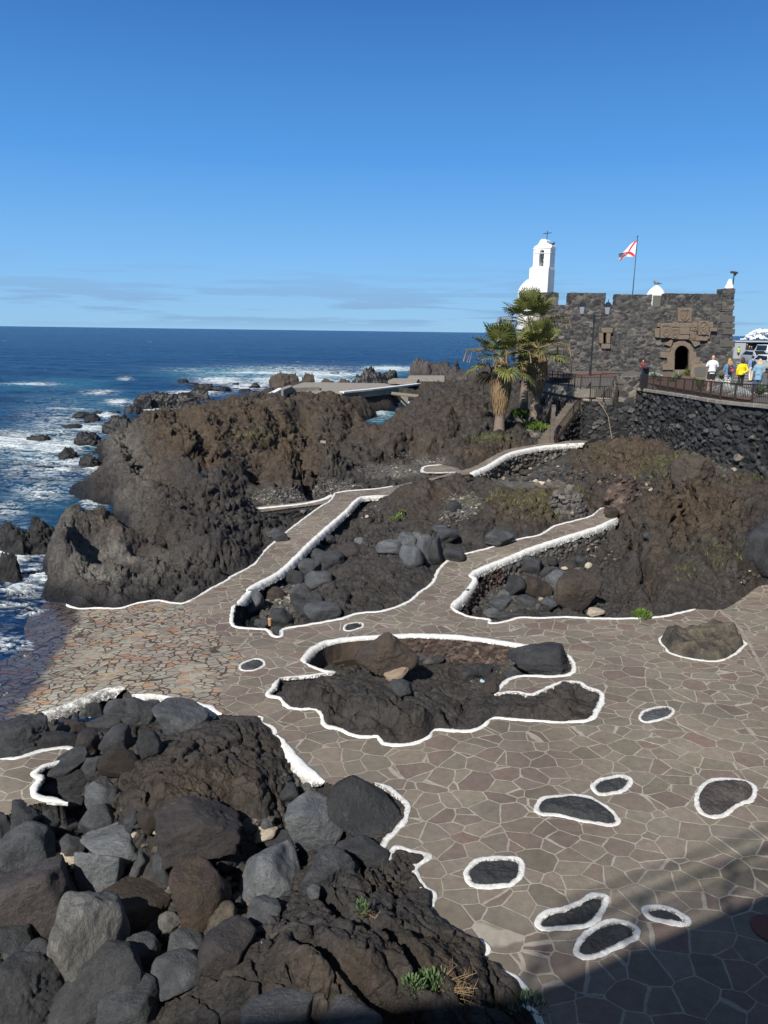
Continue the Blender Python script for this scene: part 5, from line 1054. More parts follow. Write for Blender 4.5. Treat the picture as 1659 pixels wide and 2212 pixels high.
def stonebox(name, x0, x1, y0, y1, z0, z1, res, cell, amp, mat, parent=None, seed=0, batter=0, top=True):
    b = batter; T_ = [(x0, y0, z1), (x1, y0, z1), (x1, y1, z1), (x0, y1, z1)]; B_ = [(x0-b, y0-b, z0), (x1+b, y0-b, z0), (x1+b, y1+b, z0), (x0-b, y1+b, z0)]
    nu = 0; objs = []
    V = []; F = []; Rr = []; G = []; base = 0
    for i in range(4):
        t = resample([T_[i], T_[(i+1) % 4]], res); q = resample([B_[i], B_[(i+1) % 4]], len(t)); nv = max(3, int((z1-z0)/res)+1)
        s = np.linspace(0, 1, nv)[:, None, None]; P = q[None]*(1-s)+t[None]*s
        n = [(0, -1, 0), (1, 0, 0), (0, 1, 0), (-1, 0, 0)][i]; Nn = np.zeros_like(P)+np.array(n, float)
        cn = n; pn = [(0, -1, 0), (1, 0, 0), (0, 1, 0), (-1, 0, 0)][(i-1) % 4]; nn = [(0, -1, 0), (1, 0, 0), (0, 1, 0), (-1, 0, 0)][(i+1) % 4]
        Nn[:, 0] += pn; Nn[:, -1] += nn
        if top: Nn[-1] += (0, 0, 1)
        W_, r, g = stonework(P, Nn, cell, amp, seed); F.append(gridfaces(len(t), nv)+base); V.append(W_.reshape(-1, 3)); Rr.append(r.ravel()); G.append(g.ravel()); base += W_.shape[0]*W_.shape[1]
    if top:
        gx = np.linspace(x0, x1, max(3, int((x1-x0)/res)+1)); gy = np.linspace(y0, y1, max(3, int((y1-y0)/res)+1)); Xg, Yg = np.meshgrid(gx, gy); P = np.stack([Xg, Yg, Xg*0+z1], -1); Nn = np.zeros_like(P); Nn[..., 2] = 1; Nn[:, 0, 0] -= 1; Nn[:, -1, 0] += 1; Nn[0, :, 1] -= 1; Nn[-1, :, 1] += 1
        W_, r, g = stonework(P, Nn, cell, amp, seed); F.append(gridfaces(len(gx), len(gy))+base); V.append(W_.reshape(-1, 3)); Rr.append(r.ravel()); G.append(g.ravel())
    return link(name, npmesh(name, np.vstack(V), np.vstack(F), True, {'rnd': np.concatenate(Rr), 'gap': np.concatenate(G)}), mat, parent)
C1 = lambda cx, cy, Y=70.: aty(999.1+cx*.3978, 475.3+cy*.3978, Y)     # from the enlarged castle view
C2 = lambda cx, cy, Y=70.: aty(1323.2+cx*.2025, 594.1+cy*.2025, Y)
CT = lambda cx, cy, Y=78.: aty(1107.1+cx*.1302, 486.1+cy*.1302, Y)
C3 = lambda cx, cy, Y: aty(1485.2+cx*.10483, 702.1+cy*.10483, Y)
# ------------------------------------------------------------------ the castle
XL, XR = C1(430, 420)[0], C1(1474, 420)[0]; ZG = C1(700, 463)[2]; ZR_ = C1(1200, 470)[2]
ca_ = empty('castle', ((XL+XR)/2, 78, 4.7), 'low dark stone castle with battlements and carved arms over an arched door', 'castle')
def reparent(o, p):
    o.parent = p; o.matrix_parent_inverse = Matrix.Translation(-Vector(p.location)); return o
CELL = (.52, .52, .28)
d0, d1, dt, db, dsp = C2(655, 900)[0], C2(812, 900)[0], C2(735, 752)[2], C2(735, 1010)[2], C2(735, 840)[2]; dc = (d0+d1)/2; dr = (d1-d0)/2
def dmask(x, z):
    a = (np.abs(x-dc) < dr) & (z < dsp) & (z > db-.02); b = ((x-dc)/dr)**2+((z-dsp)/(dt-dsp))**2 < 1
    w = (np.abs(x-C1(772, 640)[0]) < .17) & (z > C1(772, 668)[2]) & (z < C1(772, 618)[2])
    return ~(a | (b & (z >= dsp)) | w)
BT = .5
reparent(ribbon('front_wall', [(XL, 70, ZG), (XR, 70, ZG)], [(XL-BT, 69.55, 4.2), (XR+BT, 69.55, 4.2)], .075, CELL, .07, M['castle'], None, mask=dmask, seed=1), ca_)
reparent(ribbon('side_wall', [(XR, 70, ZG), (XR, 86, ZG)], [(XR+BT, 69.55, 4.2), (XR+BT, 86, 4.2)], .12, CELL, .07, M['castle'], None, seed=1), ca_)
reparent(ribbon('side_wall', [(XL+4.6, 86, ZG), (XL, 70, ZG)], [(XL+4.4, 86, 4.2), (XL-BT, 69.55, 4.2)], .12, CELL, .07, M['castle'], None, seed=1), ca_)
reparent(ribbon('back_wall', [(XR, 86, ZG), (XL+4.6, 86, ZG)], [(XR+BT, 86, 4.2), (XL+4.4, 86, 4.2)], .3, CELL, .07, M['castle'], None, seed=1), ca_)
mb = MB(); mb.box((XL+.1, 70.15, ZG-.9), (XR-.1, 71.5, ZG-.25)); mb.box((XL+4.7, 71.502, ZG-.9), (XR-.1, 85.8, ZG-.25)); reparent(mb.build('roof', M['concrete']), ca_)
def merlon(c0, c1, t, dpt=1.15, z0=None, y0=70.0):
    a = C1(c0, t)[0]; b = C1(c1, t)[0]; reparent(stonebox('merlon', a, b, y0, y0+dpt, ZG-.35, C1((c0+c1)/2, t)[2], .075, (.6, .6, .33), .045, M['castle'], None, seed=2), ca_)
merlon(430, 523, 393); merlon(583, 778, 396); merlon(838, 1030, 404); merlon(1105, 1413, 400)
merlon(1414, 1478, 374, 1.3, y0=69.93)
for yy in (74., 79.): reparent(stonebox('merlon', XR-1.1, XR, yy, yy+2.6, ZG-.3, ZG+1.1, .12, CELL, .1, M['castle'], None, seed=2), ca_)
# dark passage behind the door
mb = MB(); mb.box((dc-1.2, 69.9, db-.3), (dc+1.2, 75, db-.02)); mb.box((dc-1.35, 69.95, db-.3), (dc-1.0, 75, dt+.5)); mb.box((dc+1.0, 69.95, db-.3), (dc+1.35, 75, dt+.5)); mb.box((dc-1.2, 69.95, dt+.05), (dc+1.2, 75, dt+.4)); mb.box((dc-1.3, 75, db-.3), (dc+1.3, 75.2, dt+.5))
reparent(mb.build('door_passage', M['void']), ca_)
def slab(name, pts, proud, mat='sand', depth=.35, bev=.03, conv=C2, y=69.62, par=None):
    P = [conv(a, b, y) for a, b in pts]; m = MB(); m.prism([(p[0], p[2]) for p in P], y-proud, y-proud+depth)
    return reparent(m.build(name, M[mat], None, bevel=bev), ca_)
slab('door_jamb', [(530, 1012), (530, 950), (577, 945), (577, 886), (505, 878), (507, 825), (605, 820), (655, 842), (655, 1012)], .16)
slab('door_jamb', [(812, 1012), (812, 842), (884, 818), (888, 872), (932, 880), (925, 940), (858, 944), (862, 1012)], .16)
arc = [(735+78.5*cos(a), 842-90*sin(a)) for a in np.linspace(0, pi, 15)]
for i in range(7):            # voussoirs of the arch
    a0, a1 = arc[2*i], arc[2*i+2]; am = arc[2*i+1]
    def outp(p): k = 1.62; return (735+(p[0]-735)*k, 842+(p[1]-842)*k*.97)
    slab('arch_stone', [outp(a0), outp(a1), a1, am, a0][::1], .17+.01*(i % 2), bev=.02)
for pts in ([(550, 742), (620, 765), (640, 700), (620, 690)], [(870, 768), (930, 740), (925, 712), (830, 700)], [(560, 815), (603, 818), (622, 770)]): slab('arch_stone', pts, .12, bev=.02)
slab('door_step', [(640, 1012), (805, 1012), (805, 1042), (640, 1042)], .55, depth=.8); slab('door_step', [(655, 1042), (800, 1042), (810, 1078), (640, 1078)], .95, depth=1.2)
for pts, pr in [([(672, 500), (845, 500), (845, 556), (672, 556)], .15), ([(705, 558), (815, 558), (815, 632), (705, 632)], .2), ([(700, 634), (812, 634), (812, 686), (700, 686)], .15), ([(888, 642), (1010, 642), (1010, 700), (888, 700)], .14), ([(1030, 560), (1112, 562), (1112, 602), (1030, 600)], .13), ([(1022, 602), (1045, 602), (1030, 680), (1012, 680)], .1), ([(445, 580), (500, 565), (498, 668), (452, 665)], .12), ([(478, 510), (505, 510), (505, 553), (478, 553)], .1), ([(1020, 500), (1070, 500), (1070, 558), (1020, 558)], .12), ([(625, 530), (672, 500), (672, 556), (625, 556)], .1), ([(848, 502), (903, 502), (903, 545), (848, 545)], .12)]:
    slab('carved_panel', pts, pr)
def arms(x0, x1, y0, y1, kind, pr=.2):
    b = slab('coat_of_arms', [(x0, y0), (x1, y0), (x1, y1), (x0, y1)], pr); cx, cy = (x0+x1)/2, (y0+y1)/2; w, h = (x1-x0)/2, (y1-y0)/2
    if kind == 'oval': o = [(cx+w*.92*cos(a), cy+h*.95*sin(a)) for a in np.linspace(0, 2*pi, 20, endpoint=False)]; i = [(cx+w*.78*cos(a), cy+h*.82*sin(a)) for a in np.linspace(0, 2*pi, 20, endpoint=False)]
    else:
        sh = [(-.75, -.7), (-.4, -.82), (0, -.72), (.4, -.82), (.75, -.7), (.7, .1), (.62, .5), (.3, .75), (0, .9), (-.3, .75), (-.62, .5), (-.7, .1)]; o = [(cx+w*a, cy+h*b_) for a, b_ in sh]; i = [(cx+w*a*.82, cy+h*b_*.84) for a, b_ in sh]
    n = len(o); rim = MB(); O = [C2(a, b_, 69.62) for a, b_ in o]; I = [C2(a, b_, 69.62) for a, b_ in i]; yy = 69.62-pr
    vs = []
    for p in O: vs.append((p[0], yy-.07, p[2]))
    for p in I: vs.append((p[0], yy-.07, p[2]))
    for p in O: vs.append((p[0], yy+.01, p[2]))
    for p in I: vs.append((p[0], yy+.01, p[2]))
    fs = [(k, (k+1) % n, n+(k+1) % n, n+k) for k in range(n)]+[(k, 2*n+k, 2*n+(k+1) % n, (k+1) % n) for k in range(n)]+[(n+k, n+(k+1) % n, 3*n+(k+1) % n, 3*n+k) for k in range(n)]
    rim.add(vs, fs)
    rr = random.Random(int(x0))
    for q in range(16 if kind != 'bars' else 9):
        a, c_ = (rr.uniform(-.5, .5), rr.uniform(-.6, .6)) if kind != 'bars' else ((0), -.55+q*.13)
        p = C2(cx+w*a, cy+h*c_, yy); l = (.11 if kind != 'bars' else .36)*(1 if kind != 'bars' else 1)
        rim.ell((p[0], yy, p[2]), (l*rr.uniform(.7, 1.2), .06, .05*rr.uniform(.6, 1.5)), 7, 5, Matrix.Rotation(rr.uniform(-1, 1)*(.1 if kind == 'bars' else 1.2), 3, 'Y'))
    r_ = rim.build('shield_relief', M['sand']); r_.parent = b
    r_.matrix_parent_inverse = (Matrix.Translation(Vector(ca_.location)) @ b.matrix_parent_inverse).inverted() if False else Matrix.Identity(4)
arms(690, 835, 350, 500, 'bars', .22); arms(505, 622, 512, 672, 'shield', .22); arms(905, 1018, 488, 640, 'oval', .24); arms(620, 702, 562, 682, 'shield', .14); arms(820, 890, 600, 700, 'bars', .14); arms(826, 900, 545, 600, 'shield', .15)
# slit window with sandstone surround
for pts in ([(750, 585), (815, 585), (812, 612), (755, 612)], [(740, 614), (763, 614), (763, 670), (742, 670)], [(781, 614), (803, 614), (800, 670), (781, 670)], [(752, 672), (802, 672), (800, 698), (754, 698)]): slab('window_surround', pts, .13, conv=C1)
m = MB(); p = C1(772, 643, 70); m.box((p[0]-.4, 70.35, p[2]-.8), (p[0]+.4, 70.5, p[2]+.8)); reparent(m.build('window_recess', M['void']), ca_)
# quoins at the right corner
for i, (a, b, c, d_) in enumerate([(1408, 404, 1476, 430), (1388, 436, 1476, 458), (1412, 462, 1474, 488), (1402, 520, 1474, 556), (1415, 590, 1473, 622), (1395, 655, 1472, 690), (1408, 560, 1474, 586)]):
    p = C1(a, b, 69.9); q = C1(c, d_, 69.9); f = (ZG-q[2])/(ZG-4.2)*.45; m = MB(); m.box((p[0], 69.93-f, q[2]), (q[0]+.02, 70.5, p[2])); reparent(m.build('corner_stone', M['ashlar'], None, bevel=.04), ca_)
# pointed white turret cap in the embrasure and the white pinnacle on the corner
tc = C2(462, 220, 73.0); tz = tc[2]; tr = (C2(560, 220, 73)[0]-C2(365, 220, 73)[0])/2
tu = empty('turret_cap', (tc[0], 73, ZG-.6), 'white pointed dome with a small grey hatch rising behind the battlements', 'turret')
tp = C2(462, 105, 73)[2]
m = MB(); H = tp-tz; m.lathe((0, 0, tz-(ZG-.6)), [(tr, -1.6), (tr, -.1), (tr*.97, .12*H), (tr*.86, .33*H), (tr*.66, .57*H), (tr*.4, .78*H), (tr*.16, .93*H), (.03, H)], 28); m.build('dome', M['whitewall'], tu, True)
m = MB(); a, b = C2(430, 218, 72.2), C2(506, 325, 72.2); m.box((a[0]-tc[0], -1.0, b[2]-(ZG-.6)-.3), (b[0]-tc[0], -.9, a[2]-(ZG-.6))); m.build('hatch', simple('grey_hatch_paint', (.13, .125, .11), .7), tu)
m = MB(); a, b = C2(424, 214, 72.4), C2(514, 330, 72.4); m.box((a[0]-tc[0], -.85, b[2]-(ZG-.6)-.3), (b[0]-tc[0], -.5, a[2]-(ZG-.6)+.05)); m.build('hatch_frame', M['whitewall'], tu, bevel=.03)
pc = C2(1243, 142, 70.6); ph = C2(1243, 42, 70.6)[2]-pc[2]; pr_ = (C2(1287, 142, 70.6)[0]-C2(1200, 142, 70.6)[0])/2
m = MB(); m.lathe((0, 0, 0), [(pr_*1.12, -.05), (pr_*1.1, .1), (pr_*.9, ph*.25), (pr_*.68, ph*.5), (pr_*.5, ph*.75), (pr_*.36, ph*.92), (pr_*.14, ph)], 16)
o = m.build('pinnacle', M['whitewall'], None, True); o.location = pc; tag(o, 'small white pinnacle on the right corner pillar of the castle', 'pinnacle')
fl = empty('floodlight', (C1(1469, 350, 71.4)[0], 71.4, C1(1469, 372, 71.4)[2]), 'small floodlight on a pole behind the white pinnacle', 'floodlight'); L0 = Vector(fl.location)
m = MB(); m.tube([(0, 0, -.4), (0, 0, 1.35)], .05, 7); m.build('pole', M['blackmetal'], fl)
m = MB(); m.box((-.5, -.12, 1.28), (.12, .12, 1.46), Matrix.Rotation(.12, 4, 'Y')); m.box((-.05, -.05, 1.1), (.18, .05, 1.3)); m.build('lamp_head', M['bronze'], fl, bevel=.03)
# birds
def bird(loc, s, mat, lab, face=1):
    m = MB(); m.ell((0, 0, .11), (.19*face, .075, .09), 10, 7); m.ell((-.15*face, 0, .22), (.055, .05, .055), 8, 6); m.tube([(-.19*face, 0, .22), (-.27*face, 0, .2)], [.018, .004], 5); m.tube([(-.12*face, 0, .14), (-.15*face, 0, .22)], [.06, .045], 7)
    m.add([(.12, .05*1, .14), (.4*face, .0, .07), (.12, -.05, .14), (.12, 0, .08)], [(0, 1, 2), (0, 3, 1), (2, 1, 3)])
    for q in (-.03, .03): m.tube([(0, q, .04), (-.02*face, q, -.03)], .008, 4)
    o = m.build('bird', mat, None, True); o.location = loc; o.scale = (s, s, s); tag(o, lab, 'bird')
bird((tc[0]-.02, 73, tp-.02), 1.5, simple('gull_grey_feathers', (.16, .16, .17), .8), 'grey gull perched on the tip of the white turret dome')
# ------------------------------------------------------------------ white chapel tower behind the left end of the castle
TW = empty('chapel_tower', (CT(500, 1100)[0], 78, 4.5), 'whitewashed bell tower with a curved gable rising left of the castle', 'bell tower')
tx = TW.location.x; ROT = Matrix.Rotation(R(-31), 4, 'Z'); zz = lambda c: CT(500, c)[2]-4.5
k78 = .1302*78/1640/.985
def tbox(name, wl, wr, h, z0, z1, dx=0, bev=.05, mat='whitewall', tap=0):
    m = MB(); m.box((-wl/2, -wr/2, z0), (wl/2, wr/2, z1)); m.v = [((v[0])*(1-(tap if v[2] > z0+.01 else 0)), v[1]*(1-(tap if v[2] > z0+.01 else 0)), v[2]) for v in m.v]
    m.v = [tuple(ROT @ Vector(v)+Vector((dx, 0, 0))) for v in m.v]; return m.build(name, M[mat], TW, bevel=bev)
cs = lambda c: (c-500)*k78
tbox('shaft', 1.95, 1.9, 0, 0, zz(722), cs(474), .07)
tbox('shaft_ledge', 1.8, 1.75, 0, zz(724), zz(700), cs(482), .05)
def belf():
    m = MB(); w = .84; z0, z1 = zz(712), zz(395); ow = .24; zs = zz(455); arc_ = [(ow*cos(a), zs+(zz(420)-zs)*sin(a)) for a in np.linspace(0, pi, 9)]; zb = zz(705)
    poly = [(-w, z0), (-w, z1), (w, z1), (w, z0), (ow, z0+.05)]+[(ow, zs)]+arc_[1:-1]+[(-ow, zs), (-ow, z0+.05)]
    m.prism(poly, -.72, .72); m.box((-w, -.72, z0-.1), (w, .72, z0+.06)); m.v = [tuple(ROT @ Vector(v)+Vector((cs(492), 0, 0))) for v in m.v]; return m.build('belfry', M['whitewall'], TW)
belf()
tbox('cornice', 1.78, 1.54, 0, zz(480), zz(470), cs(492), .01); tbox('cornice', 1.8, 1.56, 0, zz(404), zz(386), cs(494), .02)
m = MB(); pts = [(-.86, 0), (-.87, .16), (-.74, .2), (-.55, .3), (-.4, .5), (-.33, .66), (-.2, .78), (.2, .76), (.33, .64), (.36, .42), (.5, .32), (.84, .26), (.88, .1), (.86, 0)]
m.prism([(a, b*1.05+zz(388)) for a, b in pts], -.6, .6); m.v = [tuple(ROT @ Vector(v)+Vector((cs(497), 0, 0))) for v in m.v]; m.build('gable', M['whitewall'], TW, bevel=.03)
m = MB(); c0 = Vector((cs(516), 0, zz(272)-.05)); m.tube([c0, c0+Vector((.03, 0, 1.02))], .035, 6); m.tube([c0+Vector((-.36, .1, .78)), c0+Vector((.4, -.1, .84))], .032, 6); m.build('cross', M['blackmetal'], TW)
m = MB(); m.lathe((0, 0, 0), [(.02, .42), (.09, .4), (.13, .3), (.16, .12), (.24, .0), (.2, -.01)], 14); m.tube([(0, 0, .4), (0, 0, .7)], .04, 6); m.tube([(0, 0, .1), (0, 0, -.08)], .03, 6); bo = m.build('bell', M['bronze'], TW, True); bo.location = ROT @ Vector((.04, -.2, 0))+Vector((cs(492), 0, zz(620)))
m = MB(); rr_ = 190*k78; m.lathe((cs(300), -.2, 0), [(rr_, 0), (rr_, zz(1115)), (rr_*.97, zz(1080)), (rr_*.86, zz(1035)), (rr_*.7, zz(990)), (rr_*.5, zz(945)), (rr_*.3, zz(912)), (.05, zz(900))], 30); m.build('apse', M['whitewall'], TW, True)
bird((tx+cs(600), 77.9, 4.5+zz(345)), 1.3, M['blackmetal'], 'black pigeon perched on the right shoulder of the chapel tower', -1)
# ------------------------------------------------------------------ flag
CF = lambda a, b: aty(1269.2+a*.11394, 486.1+b*.11394, 74.)
p0, p1 = CF(948, 215), CF(845, 1420); FLG = empty('flagpole', (p1[0], 74, p1[2]-.6), 'thin tall flagpole above the castle roof with a white and red flag', 'flagpole')
o_ = Vector(FLG.location); m = MB(); m.tube([Vector((0, 0, 0)), Vector(p1)-o_, Vector(p0)-o_], [.055, .05, .03], 7); m.ell(Vector(p0)-o_, (.06, .06, .06), 8, 6); m.build('pole', M['blackmetal'], FLG, True)
a, b, c, d_ = [Vector(CF(*q))-o_ for q in ((935, 278), (893, 600), (628, 672), (575, 570))]
nu, nv = 34, 22; V = []; UVu = []; UVv = []
for j in range(nv):
    for i in range(nu):
        u_, v_ = i/(nu-1), j/(nv-1); p = (a*(1-v_)+b*v_)*(1-u_)+(d_*(1-v_)+c*v_)*u_
        p = p+Vector((.0, .30*u_**.7*sin(5.5*u_+1.5*v_+.6), .13*u_*sin(7*u_+3*v_)+.12*v_*u_*(1-u_)*4)); V.append(p); UVu.append(u_); UVv.append(v_)
t = NT('flag_cloth'); uu_ = t.attr('fu'); vv_ = t.attr('fv')
k1 = t.math('LESS_THAN', t.math('ABSOLUTE', t.math('SUBTRACT', uu_, vv_)), .11); k2 = t.math('LESS_THAN', t.math('ABSOLUTE', t.math('SUBTRACT', t.math('ADD', uu_, vv_), 1.)), .11)
fm = t.out(t.mix(t.math('MAXIMUM', k1, k2), (.78, .77, .77), (.62, .045, .06)), .8)
link('flag', npmesh('flag', V, gridfaces(nu, nv), True, {'fu': UVu, 'fv': UVv}), fm, FLG)
# ------------------------------------------------------------------ terrace, sea wall
E = [(1173, 60, 4.3), (1254, 53, 4.3), (1300, 54, 4.3), (1378, 52, 4.45), (1476, 43.5, 4.7), (1556, 38, 4.83), (1659, 34.3, 4.97)]
EP = [atpz(*e) for e in E]; EP += [np.array((17.3, 27., 5.02)), np.array((16.9, 18., 5.1)), np.array((16.5, 8., 5.2))]
ys_ = [e[1] for e in EP[3:]][::-1]; xs_ = [e[0] for e in EP[3:]][::-1]; zs_ = [e[2] for e in EP[3:]][::-1]
def ex(y): return float(np.interp(y, ys_+[56, 60, 66, 72, 90, 150], xs_+[14.6, EP[0][0], 14.0, 15.4, 19.3, 32.]))
def tzz(y): return float(np.interp(y, [8, 27, 34, 38, 43, 47, 52, 56, 60, 70, 90, 130], [5.2, 5.05, 5.0, 4.97, 4.93, 4.85, 4.62, 4.62, 4.72, 4.74, 4.85, 4.9]))
def ez(y): return float(np.interp(y, ys_+[53, 60, 66], zs_+[4.3, 4.3, 4.5]))
yy = np.concatenate([np.arange(8, 60, .5), np.arange(60, 150, 2.)]); V = []; ts = [.1, .13, 1.2, 1.3, 6, 20, 60]
for y in yy:
    for k, q in enumerate(ts): V.append((ex(y)+q-(.15 if k == 0 else 0), y, -1. if k == 0 else ez(y) if k < 2 else ez(y)+.01 if k == 2 else tzz(y)))
tag(link('terrace_ground', npmesh('terrace_ground', V, gridfaces(len(ts), len(yy)), False), M['asphalt']), kind='structure')
sw = empty('retaining_wall', (EP[4][0], EP[4][1], 1.0), 'tall rough black basalt retaining wall carrying the railing at the right', 'wall')
top = [tuple(e-np.array([0, 0, .1])) for e in EP[3:]]; bot = [(e[0]-.35, e[1]-.05, -.5) for e in EP[3:]]
near_e = EP[6:]; 
reparent(ribbon('wall_face', top[:4], bot[:4], .05, (.55, .55, .27), .15, M['drywall'], None, seed=3, flip=1), sw)
reparent(ribbon('wall_face', top[3:5], bot[3:5], .055, (.75, .75, .4), .17, M['drywall'], None, seed=4), sw)
reparent(ribbon('wall_face', top[4:], bot[4:], .15, (.6, .6, .42), .2, M['drywall'], None, seed=4), sw)
m = MB()
cp = resample([tuple(e) for e in EP[3:]], .6)
for i in range(len(cp)-1):
    a, b = Vector(cp[i]), Vector(cp[i+1]); d_ = (b-a).normalized(); n_ = Vector((-d_.y, d_.x, 0)); n_ = n_ if n_.x > 0 else -n_; j = random.Random(i).uniform(-.03, .03)
    a = a+d_*.008; b = b-d_*.008; vs = [a-n_*(.12+j), b-n_*(.12+j), b+n_*.3, a+n_*.3]; m.add([tuple(v-Vector((0, 0, .13))) for v in vs]+[tuple(v+Vector((0, 0, .04+j*.4))) for v in vs], [(0, 3, 2, 1), (4, 5, 6, 7), (0, 1, 5, 4), (1, 2, 6, 5), (2, 3, 7, 6), (3, 0, 4, 7)])
reparent(m.build('coping', M['concrete'], None, bevel=.02), sw)
for (px_, py_, w_, h_) in ((1406, 872, 12, 6), (1484, 902, 14, 8)):        # drain holes framed by stone, near-black blocks standing for the dark inside
    Yd = 50.3 if px_ < 1450 else 43.2; p = aty(px_, py_, Yd); s_ = Yd/1640; m = MB(); m.box((p[0]-.45, p[1]-.5, p[2]-h_*s_/2), (p[0]+.1, p[1]+.5, p[2]+h_*s_/2)); reparent(m.build('drain_hole', M['void']), sw)
# masonry pillar block and the lower wall under the landing
pl = stonebox('gate_pillar', atpz(1337, 52.3, 5)[0], atpz(1379, 52.3, 5)[0]+.2, 52.3, 53.6, 3.3, 5.15, .06, (.6, .6, .4), .1, M['rubblew'], seed=5); tag(pl, 'squat pillar of mixed stone between the two railings', 'pillar')
lw = stonebox('landing_wall', atpz(1262, 52.0, 2)[0], atpz(1386, 51.4, 2)[0], 51.8, 56, -.6, 3.5, .06, (.5, .5, .32), .12, M['drywall'], seed=6, batter=.12); tag(lw, 'rough dark stone wall under the round landing beside the stairs', 'wall')
m = MB(); a, b = atpz(1264, 52, 3.5), atpz(1334, 52, 3.5); m.lathe(((a[0]+b[0])/2, 53.1, 3.45), [((b[0]-a[0])/2, 0), ((b[0]-a[0])/2, .2), ((b[0]-a[0])/2-.35, .2), ((b[0]-a[0])/2-.37, .02)], 30, 1, .9); tag(m.build('landing_rim', M['concrete'], None, True), 'pale curved stone rim of the small round landing', 'stone rim')
# ------------------------------------------------------------------ railings
def railing(P, h, label, bay=1.15, step=.125, postr=.035, mesh=False, group='dark iron railings', barr=.011):
    P = [np.array(p, float) for p in P]; rt = empty('iron_railing', tuple(P[0]), label, 'railing', group); o_ = P[0]
    Q = resample(P, bay)
    for i, q in enumerate(Q):
        m = MB(); a = q-o_; m.box((a[0]-postr, a[1]-postr, a[2]-.12), (a[0]+postr, a[1]+postr, a[2]+h)); m.build('post', M['iron'], rt)
    for nm, zz_, r_ in (('top_rail', h-.02, .026), ('bottom_rail', .1, .02)):
        m = MB(); m.tube([tuple(q-o_+np.array([0, 0, zz_])) for q in Q], r_, 5); m.build(nm, M['iron'], rt)
    for i in range(len(Q)-1):
        a, b = Q[i]-o_, Q[i+1]-o_; n = int(np.linalg.norm(b-a)/step); m = MB()
        for k in range(1, n): p = a+(b-a)*k/n; m.box((p[0]-barr, p[1]-barr, p[2]+.08), (p[0]+barr, p[1]+barr, p[2]+h-.03))
        if mesh:
            for zz_ in np.arange(.25, h-.1, .15): m.tube([a+np.array([0, 0, zz_]), b+np.array([0, 0, zz_])], .006, 3)
        m.build('bar_panel', M['iron'], rt)
    return rt
inw = lambda e, k: (e[0]+k, e[1], e[2])
railing([inw(e, .12) for e in EP[3:9]], .92, 'long dark iron railing on top of the retaining wall', 1.35, .13)
railing([atpz(1170, 60, 4.3), atpz(1254, 53, 4.3)], .95, 'dark railing along the ledge above the old concrete rooms', 1.0, .5, .035)
railing([atpz(1254, 53.2, 4.3), atpz(1337, 53.4, 4.45)], .95, 'dark railing behind the round landing', 1.3, .1)
railing([atpz(1274, 51.9, 3.6), atpz(1332, 52.0, 3.6)], .95, 'open mesh railing on the round landing', 1.3, .12, mesh=True)
ST, SB = atpz(1274, 54.4, 3.7), atpz(1199, 49.8, .95)
railing([ST, SB], 1.0, 'sloping iron railing down the stone stairs', 2.4, .14)
# stairs
def reparent_(o): return o
st = empty('stairs', tuple(SB), 'steep stone stairs descending beside the old concrete rooms', 'stairs')
dv = ST-SB; n = 17; o_ = SB; hd = np.array([dv[0], dv[1], 0]); hl = np.linalg.norm(hd); hd = hd/hl; pr2 = np.array([-hd[1], hd[0], 0])
for i in range(n):
    a = hd*hl*i/n; b = hd*hl*(i+1)/n; z1 = dv[2]*(i+1)/n; m = MB(); w0, w1 = pr2*.12, pr2*1.2
    vs = [a+w0, b+w0, b+w1, a+w1]; m.add([tuple(v+np.array([0, 0, -1.2])) for v in vs]+[tuple(v+np.array([0, 0, z1])) for v in vs], [(0, 3, 2, 1), (4, 5, 6, 7), (0, 1, 5, 4), (1, 2, 6, 5), (2, 3, 7, 6), (3, 0, 4, 7)]); m.build('step', M['stucco'], st)
sd = -pr2*.1
reparent(ribbon('side_wall', [tuple(SB+sd+np.array([0, 0, .12])), tuple(ST+sd+np.array([0, 0, .12]))], [tuple(SB+sd*2+np.array([0, 0, -1.5])), tuple(ST+sd*2+np.array([0, 0, -4.2]))], .06, (.5, .5, .3), .1, M['drywall'], None, seed=33), st)
m = MB(); m.tube([(0, 0, .16), tuple(ST-SB+np.array([0, 0, .16]))], .07, 6); m.build('stringer', M['iron'], st)
o = stonebox('stair_post', atpz(1190, 49.9, 2)[0], atpz(1198, 49.9, 2)[0], 49.9, 50.15, .4, 3.45, .08, (.3, .3, .3), .03, M['stucco'], seed=9); tag(o, 'weathered square concrete post at the foot of the stairs', 'post')
# old concrete rooms below the ledge
A_, B_ = atpz(1254, 53, 4.3), atpz(1160, 60, 4.3); rm = empty('old_changing_rooms', tuple(B_-np.array([0, 0, 3.8])), 'stained old concrete rooms with barred windows under the ledge', 'building')
o_ = np.array(rm.location); dv2 = A_-B_; L = np.linalg.norm(dv2[:2]); dh = dv2/L; nn = np.array([dh[1], -dh[0], 0]); nn = nn if nn[0] < 0 else -nn
def wl(s, z, k=0.): return tuple(B_+dh*s+nn*k+np.array([0, 0, z-4.3])-o_)
def wbox(m, s0, s1, z0, z1, k0, k1):
    vs = [wl(s0, z0, k0), wl(s1, z0, k0), wl(s1, z0, k1), wl(s0, z0, k1)]+[wl(s0, z1, k0), wl(s1, z1, k0), wl(s1, z1, k1), wl(s0, z1, k1)]
    m.add(vs, [(0, 3, 2, 1), (4, 5, 6, 7), (0, 1, 5, 4), (1, 2, 6, 5), (2, 3, 7, 6), (3, 0, 4, 7)])
ops = [(.9, 1.7, 2.6, 3.2), (2.9, 3.35, 2.5, 3.2), (3.9, 4.4, 2.5, 3.2), (5.0, 5.5, 2.4, 3.1), (6.3, 7.4, 2.3, 2.95)]; dr_ = (2.95, 3.7, .5, 2.35)
m = MB(); cur = 0
